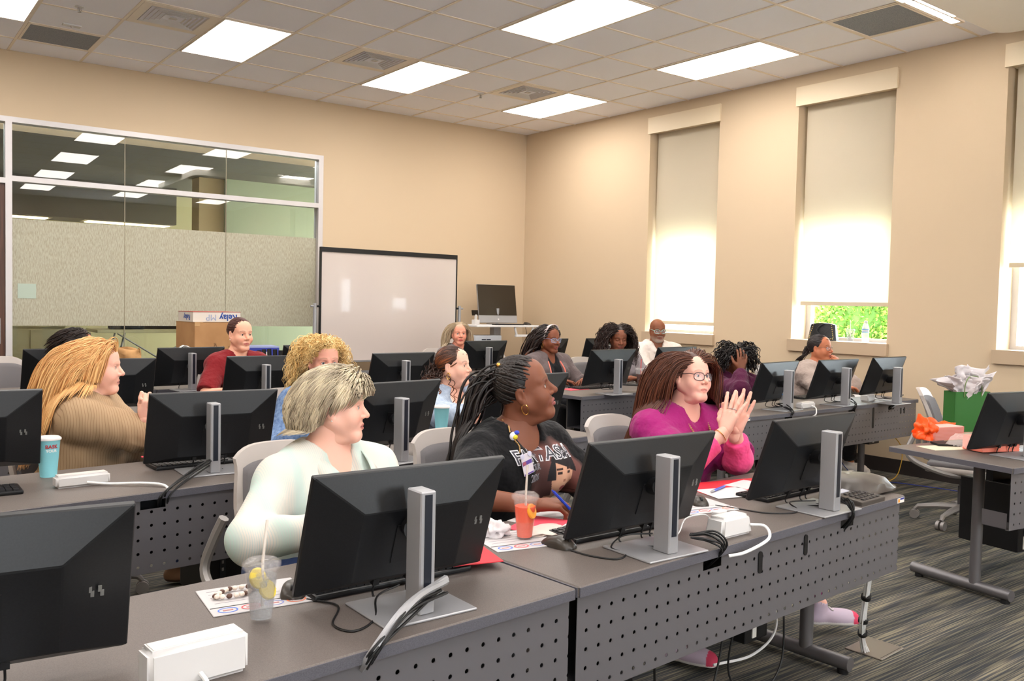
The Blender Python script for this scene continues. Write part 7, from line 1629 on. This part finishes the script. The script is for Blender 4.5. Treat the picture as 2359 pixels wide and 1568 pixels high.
def tshirt_print():
    W = W2; sh = W['parts']['black_tshirt']; bv = surf(sh); r = -W['rt']; f = nrm(W['fw']+v3(0,0,0.10)); u = nrm(np.cross(f, -r)); u = nrm(np.cross(r, -f)) if u[2] < 0 else u
    c = W['N']+W['fw']*0.10-W['rt']*0.03-v3(0,0,0.135)-W['RL']; pm = mat('print_ink',(200,200,200),0.75,vcol=True)
    def art(x, y):
        e = (x/0.98)**2+(y/0.98)**2+0.16*math.sin(7*x+3*y)+0.10*math.sin(11*y-5*x)
        if e > 0.95: return None
        bg = np.array((104,66,60))*(0.75+0.25*math.sin(3*x+2*y))+np.array((22,12,12)); 
        if e > 0.7: bg = bg*(1-(e-0.7)*3)
        X = (x-0.22)/0.52; Y = (y+0.02)/0.62
        col = bg
        if Y < -0.75 and abs(X) < 1.5: col = np.array((196,146,120)) if abs(X) < 0.42 or Y > -1.0 and abs(X) < 0.9 else col
        if Y < -1.25 and abs(X) < 1.35: col = np.array((226,222,226))
        if (X/0.80)**2+(Y/1.0)**2 < 1: col = np.array((214,164,136))-np.array((30,28,26))*max(0,-X*0.6)
        if (Y > 0.42-0.5*X*0.6 and (X/0.98)**2+((Y-0.1)/1.12)**2 < 1) or (X < -0.58 and Y > -0.1 and (X/1.0)**2+(Y/1.1)**2 < 1): col = np.array((28,24,28))
        if abs(abs(X)-0.36) < 0.16 and abs(Y-0.16) < 0.045: col = np.array((46,30,28))
        if abs(abs(X)-0.36) < 0.20 and abs(Y-0.32) < 0.035: col = np.array((60,38,32))
        if abs(X) < 0.09 and abs(Y+0.16) < 0.05: col = np.array((160,106,86))
        if (X/0.24)**2+((Y+0.46)/0.10)**2 < 1: col = np.array((150,70,72))
        return tuple(np.clip(col,0,255))
    me = grid_me(0.29,0.29,150,150,art); decal(bv, me, c+u*-0.020+r*0.050, r, u, f, 0.0012); me.name = 'portrait_print'; link('portrait_print', me, pm, sh)
    for (tx,sz,dx,dy,b) in (('FANTASIA',0.066,-0.01,0.065,0.0035),('TOUR',0.030,-0.065,0.025,0.0012),('2026',0.036,-0.065,-0.012,0.0012)):
        me = densify(text_mesh(tx,sz,0.0,b)); decal(bv, me, c+u*dy+r*dx, r, u, f, 0.0022); me.name = 'printed_text'; link('printed_text', me, mat('print_white2',(214,214,220),0.6), sh)
        me = densify(text_mesh(tx,sz,0.0,0.0)); decal(bv, me, c+u*dy+r*dx, r, u, f, 0.0030); me.name = 'printed_text'; link('printed_text', me, mat('print_dark',(60,60,70),0.6), sh)
    # lanyard chain with reel, clip and badge
    root = W['root']; N0 = W['N']-W['RL']
    def onb(x, y, off=0.004):
        p = Vector(c)+Vector(r)*x+Vector(u)*y; h, nn, _, _ = bv.ray_cast(p+Vector(f)*0.5, -Vector(f), 1.0); return (h+nn*off) if h is not None else p
    mb = MB(); pts = [Vector(N0+W['rt']*0.062+v3(0,0,0.055)), Vector(N0+W['rt']*0.066+W['fw']*0.045+v3(0,0,0.015)), onb(-0.11,0.175), onb(-0.118,0.155)]
    for q in bez(pts,40): mb.sphere(q,0.0032,6,5)
    for q in bez([onb(-0.118,0.125),onb(-0.112,0.105),onb(-0.125,0.085)],9): mb.sphere(q,0.0034,6,5)
    ln = mb.build('lanyard', mat('lanyard_gold',(196,160,110),0.3,0.7), root, True)
    p = onb(-0.119,0.138,0.008); mb = MB(); mb.sphere(p,(0.016,0.008,0.016),14,10); mb.build('badge_reel', mat('reel_white',(220,220,230),0.3), ln, True)
    fx = Vector(f); mb = MB(); mb.sphere(p+fx*0.007+Vector(r)*0.004+Vector((0,0,-0.004)),(0.011,0.006,0.009),10,8); mb.build('reel_charm', mat('charm_yellow',(224,206,40),0.4), ln, True)
    mb = MB(); mb.sphere(p+fx*0.006+Vector(r)*0.012+Vector((0,0,0.012)),(0.012,0.006,0.008),10,8); mb.build('reel_charm', mat('charm_blue',(50,70,190),0.4), ln, True)
    q0 = onb(-0.125,0.045,0.012); Mx = frame(q0, tuple(Vector(r)*0.97+Vector(u)*0.22), tuple(u))
    mb = MB(); mb.box(-0.026,0.026,-0.040,0.036,-0.001,0.001,Mx); bd = mb.build('badge', mat('badge_white',(222,216,226),0.35), root)
    mb = MB(); mb.box(-0.024,0.024,-0.004,0.010,0.001,0.0014,Mx); mb.box(-0.024,0.024,-0.039,-0.034,0.001,0.0014,Mx); mb.build('purple_band', mat('badge_purple',(96,72,160),0.5), bd)
    mb = MB(); mb.box(-0.022,-0.006,-0.003,0.009,0.0014,0.0018,Mx); mb.build('badge_photo', mat('badge_photo',(170,90,110),0.5), bd)
    for sx in (-0.019,0.019):
        mb = MB(); mb.cyl(tuple(Mx@Vector((sx,0.030,0.001))),tuple(Mx@Vector((sx,0.030,0.004))),0.0095,n=16); mb.build('round_pin', mat('pin_pale',(206,206,228),0.4), bd)
tshirt_print()
def extras():
    # collar and buttons of the striped shirt
    W = W1; root = W['root']; N0 = W['N']-W['RL']; fw,rt,up = W['fw'],W['rt'],W['up']
    for s in (-1,1):
        pts = bez([tuple(N0-fw*0.075+rt*s*0.01+up*0.035),tuple(N0-fw*0.03+rt*s*0.080+up*0.038),tuple(N0+fw*0.050+rt*s*0.086+up*0.018),tuple(N0+fw*0.125+rt*s*0.066-up*0.015),tuple(N0+fw*0.190+rt*s*0.044-up*0.070)],20)
        v = []; f = []
        for k,p in enumerate(pts):
            t = k/(len(pts)-1); wd = 0.030+0.026*t*(1-max(0,(t-0.85)/0.15)*0.7); o = Vector(rt*s*0.8+fw*0.15*(1-t)-up*0.55); o.normalize()
            v += [p+Vector(up)*0.006, p+o*wd*0.5+Vector(up)*0.004+Vector(fw)*0.004, p+o*wd+Vector(fw)*0.004*t]
        for k in range(len(pts)-1):
            for q in range(2): a = 3*k+q; f.append((a,a+1,a+4,a+3))
        mb = MB(); mb.add(v,f); o = mb.build('collar', MATS['mint_stripe_shirt'], root, 80); md = o.modifiers.new('t','SOLIDIFY'); md.thickness = 0.003
    # necklace lanyard of the woman in magenta
    W = W3; root = W['root']; bv = surf(W['parts']['magenta_top']); c = W['N']+W['fw']*0.1-W['RL']; fV = Vector(W['fw']); r = -W['rt']
    def onb(x,z): p = Vector(c)+Vector(r)*x+Vector((0,0,z)); h,nn,_,_ = bv.ray_cast(p+fV*0.5,-fV,1.0); return (h+nn*0.006) if h is not None else p
    for s in (-1,1):
        mb = MB(); N0 = W['N']-W['RL']
        for q in bez([tuple(N0+W['rt']*s*0.060+v3(0,0,0.045)),tuple(N0+W['rt']*s*0.062+W['fw']*0.05+v3(0,0,0.01)),onb(s*-0.045,-0.07),onb(s*-0.03,-0.16),onb(s*-0.012,-0.25)],48): mb.sphere(q,0.0048,6,5)
        tag(mb.build('beaded_lanyard', mat('lanyard_beads',(176,130,96),0.35), root, True), kind='stuff')
    Mx = frame(onb(0.0,-0.30)+fV*0.004, tuple(Vector(r)), UP); mb = MB(); mb.box(-0.028,0.028,-0.04,0.04,-0.001,0.001,Mx); bd = mb.build('badge', mat('badge_white'), root); mb = MB(); mb.box(-0.026,0.026,-0.038,-0.028,0.001,0.0015,Mx); mb.build('purple_band', mat('badge_purple'), bd)
    # rings and bracelet
    el,wr = W['arms'][1]; d = nrm(v3(0.34,-0.05,0.80)); R0 = W['RL']
    def band(name, cpt, ax, r0, r1, m):
        a = nrm(np.cross(ax, v3(0.3,0.9,0.2))); b = np.cross(ax,a); mb = MB(); mb.tube([tuple(cpt-R0+a*r0*math.cos(q)+b*r0*math.sin(q)) for q in np.linspace(0,2*PI,25)],r1,6); return mb.build(name, m, root, True)
    band('bracelet', wr-nrm(wr-el)*0.028, nrm(wr-el), 0.0305, 0.0018, mat('gold'))
    el2,wr2 = W['arms'][-1]; d2 = nrm(v3(0.30,-0.05,0.82)); pn = v3(-0.85,-0.15,0.32); pn = nrm(pn-d2*(pn@d2)); t2 = np.cross(d2,pn)*-1
    pn1 = v3(0.85,0.15,-0.36); pn1 = nrm(pn1-d*(pn1@d)); t1 = np.cross(d,pn1)
    for i in (1,2): band('ring', wr+d*0.098+t1*(0.030-0.0195*i), d, 0.0102, 0.0014, M_SILVER)
    # pen in the writing hand
    h = W2['arms'][1][1]; pen('blue pen held in the writing hand of the woman in the black T-shirt', tuple(h+v3(0.045,-0.030,0.045)), tuple(h+v3(0.100,-0.080,-0.030)), M_PENB)
    # hood of the bald man, headband
    W = W12; root = W['root']; N0 = W['N']-W['RL']; fw,rt,up = W['fw'],W['rt'],W['up']; f = Field(N0-0.25,N0+0.22,0.008)
    f.cone(N0-fw*0.09+up*0.02-rt*0.06,N0-fw*0.09+up*0.02+rt*0.06,0.05,0.05,k=0.03); 
    for s in (-1,1): f.cone(N0-fw*0.07+rt*s*0.08+up*0.02,N0+fw*0.09+rt*s*0.045-up*0.06,0.036,0.026,k=0.03)
    f.noise(0.0025,30,4); V,F = f.mesh(); mesh_np('hood', V, F, mat('hoodie_white'), root)
    W = W10; n = 30; V = []; F = []; hw = W['hw']
    for i in range(n+1):
        a = PI*(-0.08)+PI*1.16*i/n
        for (k,yy) in ((0,0.045),(1,0.012)): 
            V.append(hw((0.092*math.cos(a), yy-0.020+0.02*math.sin(a), 0.030+0.106*math.sin(a)*(1-0.03*k)))); 
    for i in range(n): F.append((2*i,2*i+2,2*i+3,2*i+1))
    mb = MB(); mb.add(V,F); o = mb.build('headband', mat('headband_pale',(206,190,190),0.8), W['root'], 60); md = o.modifiers.new('t','SOLIDIFY'); md.thickness = 0.004
    # grey hair clip for the braids
    W = W2; hw = W['hw']; mb = MB(); mb.sphere(hw((0.03,-0.06,0.105)),0.009,10,8); mb.build('gold_hair_bead', mat('gold'), W['root'], True)
extras()

def jacket_trim():
    W = W10; bv = surf(W['parts']['zip_jacket']); f = Vector(W['fw']); r = Vector(-W['rt']); c = Vector(W['N']-W['RL'])
    for s in (-1,1):
        pts = []
        for k in range(9):
            p = c+r*(s*(0.070+0.004*k))+Vector((0,0,-0.03-0.03*k)); h,nn,_,_ = bv.ray_cast(p+f*0.5,-f,1.0)
            if h is not None: pts.append(h+f*0.004)
        if len(pts) > 3: mb = MB(); mb.tube(pts,0.006,6); mb.build('zip_trim', mat('trim_coral',(226,120,104),0.6), W['root'], True)
jacket_trim()
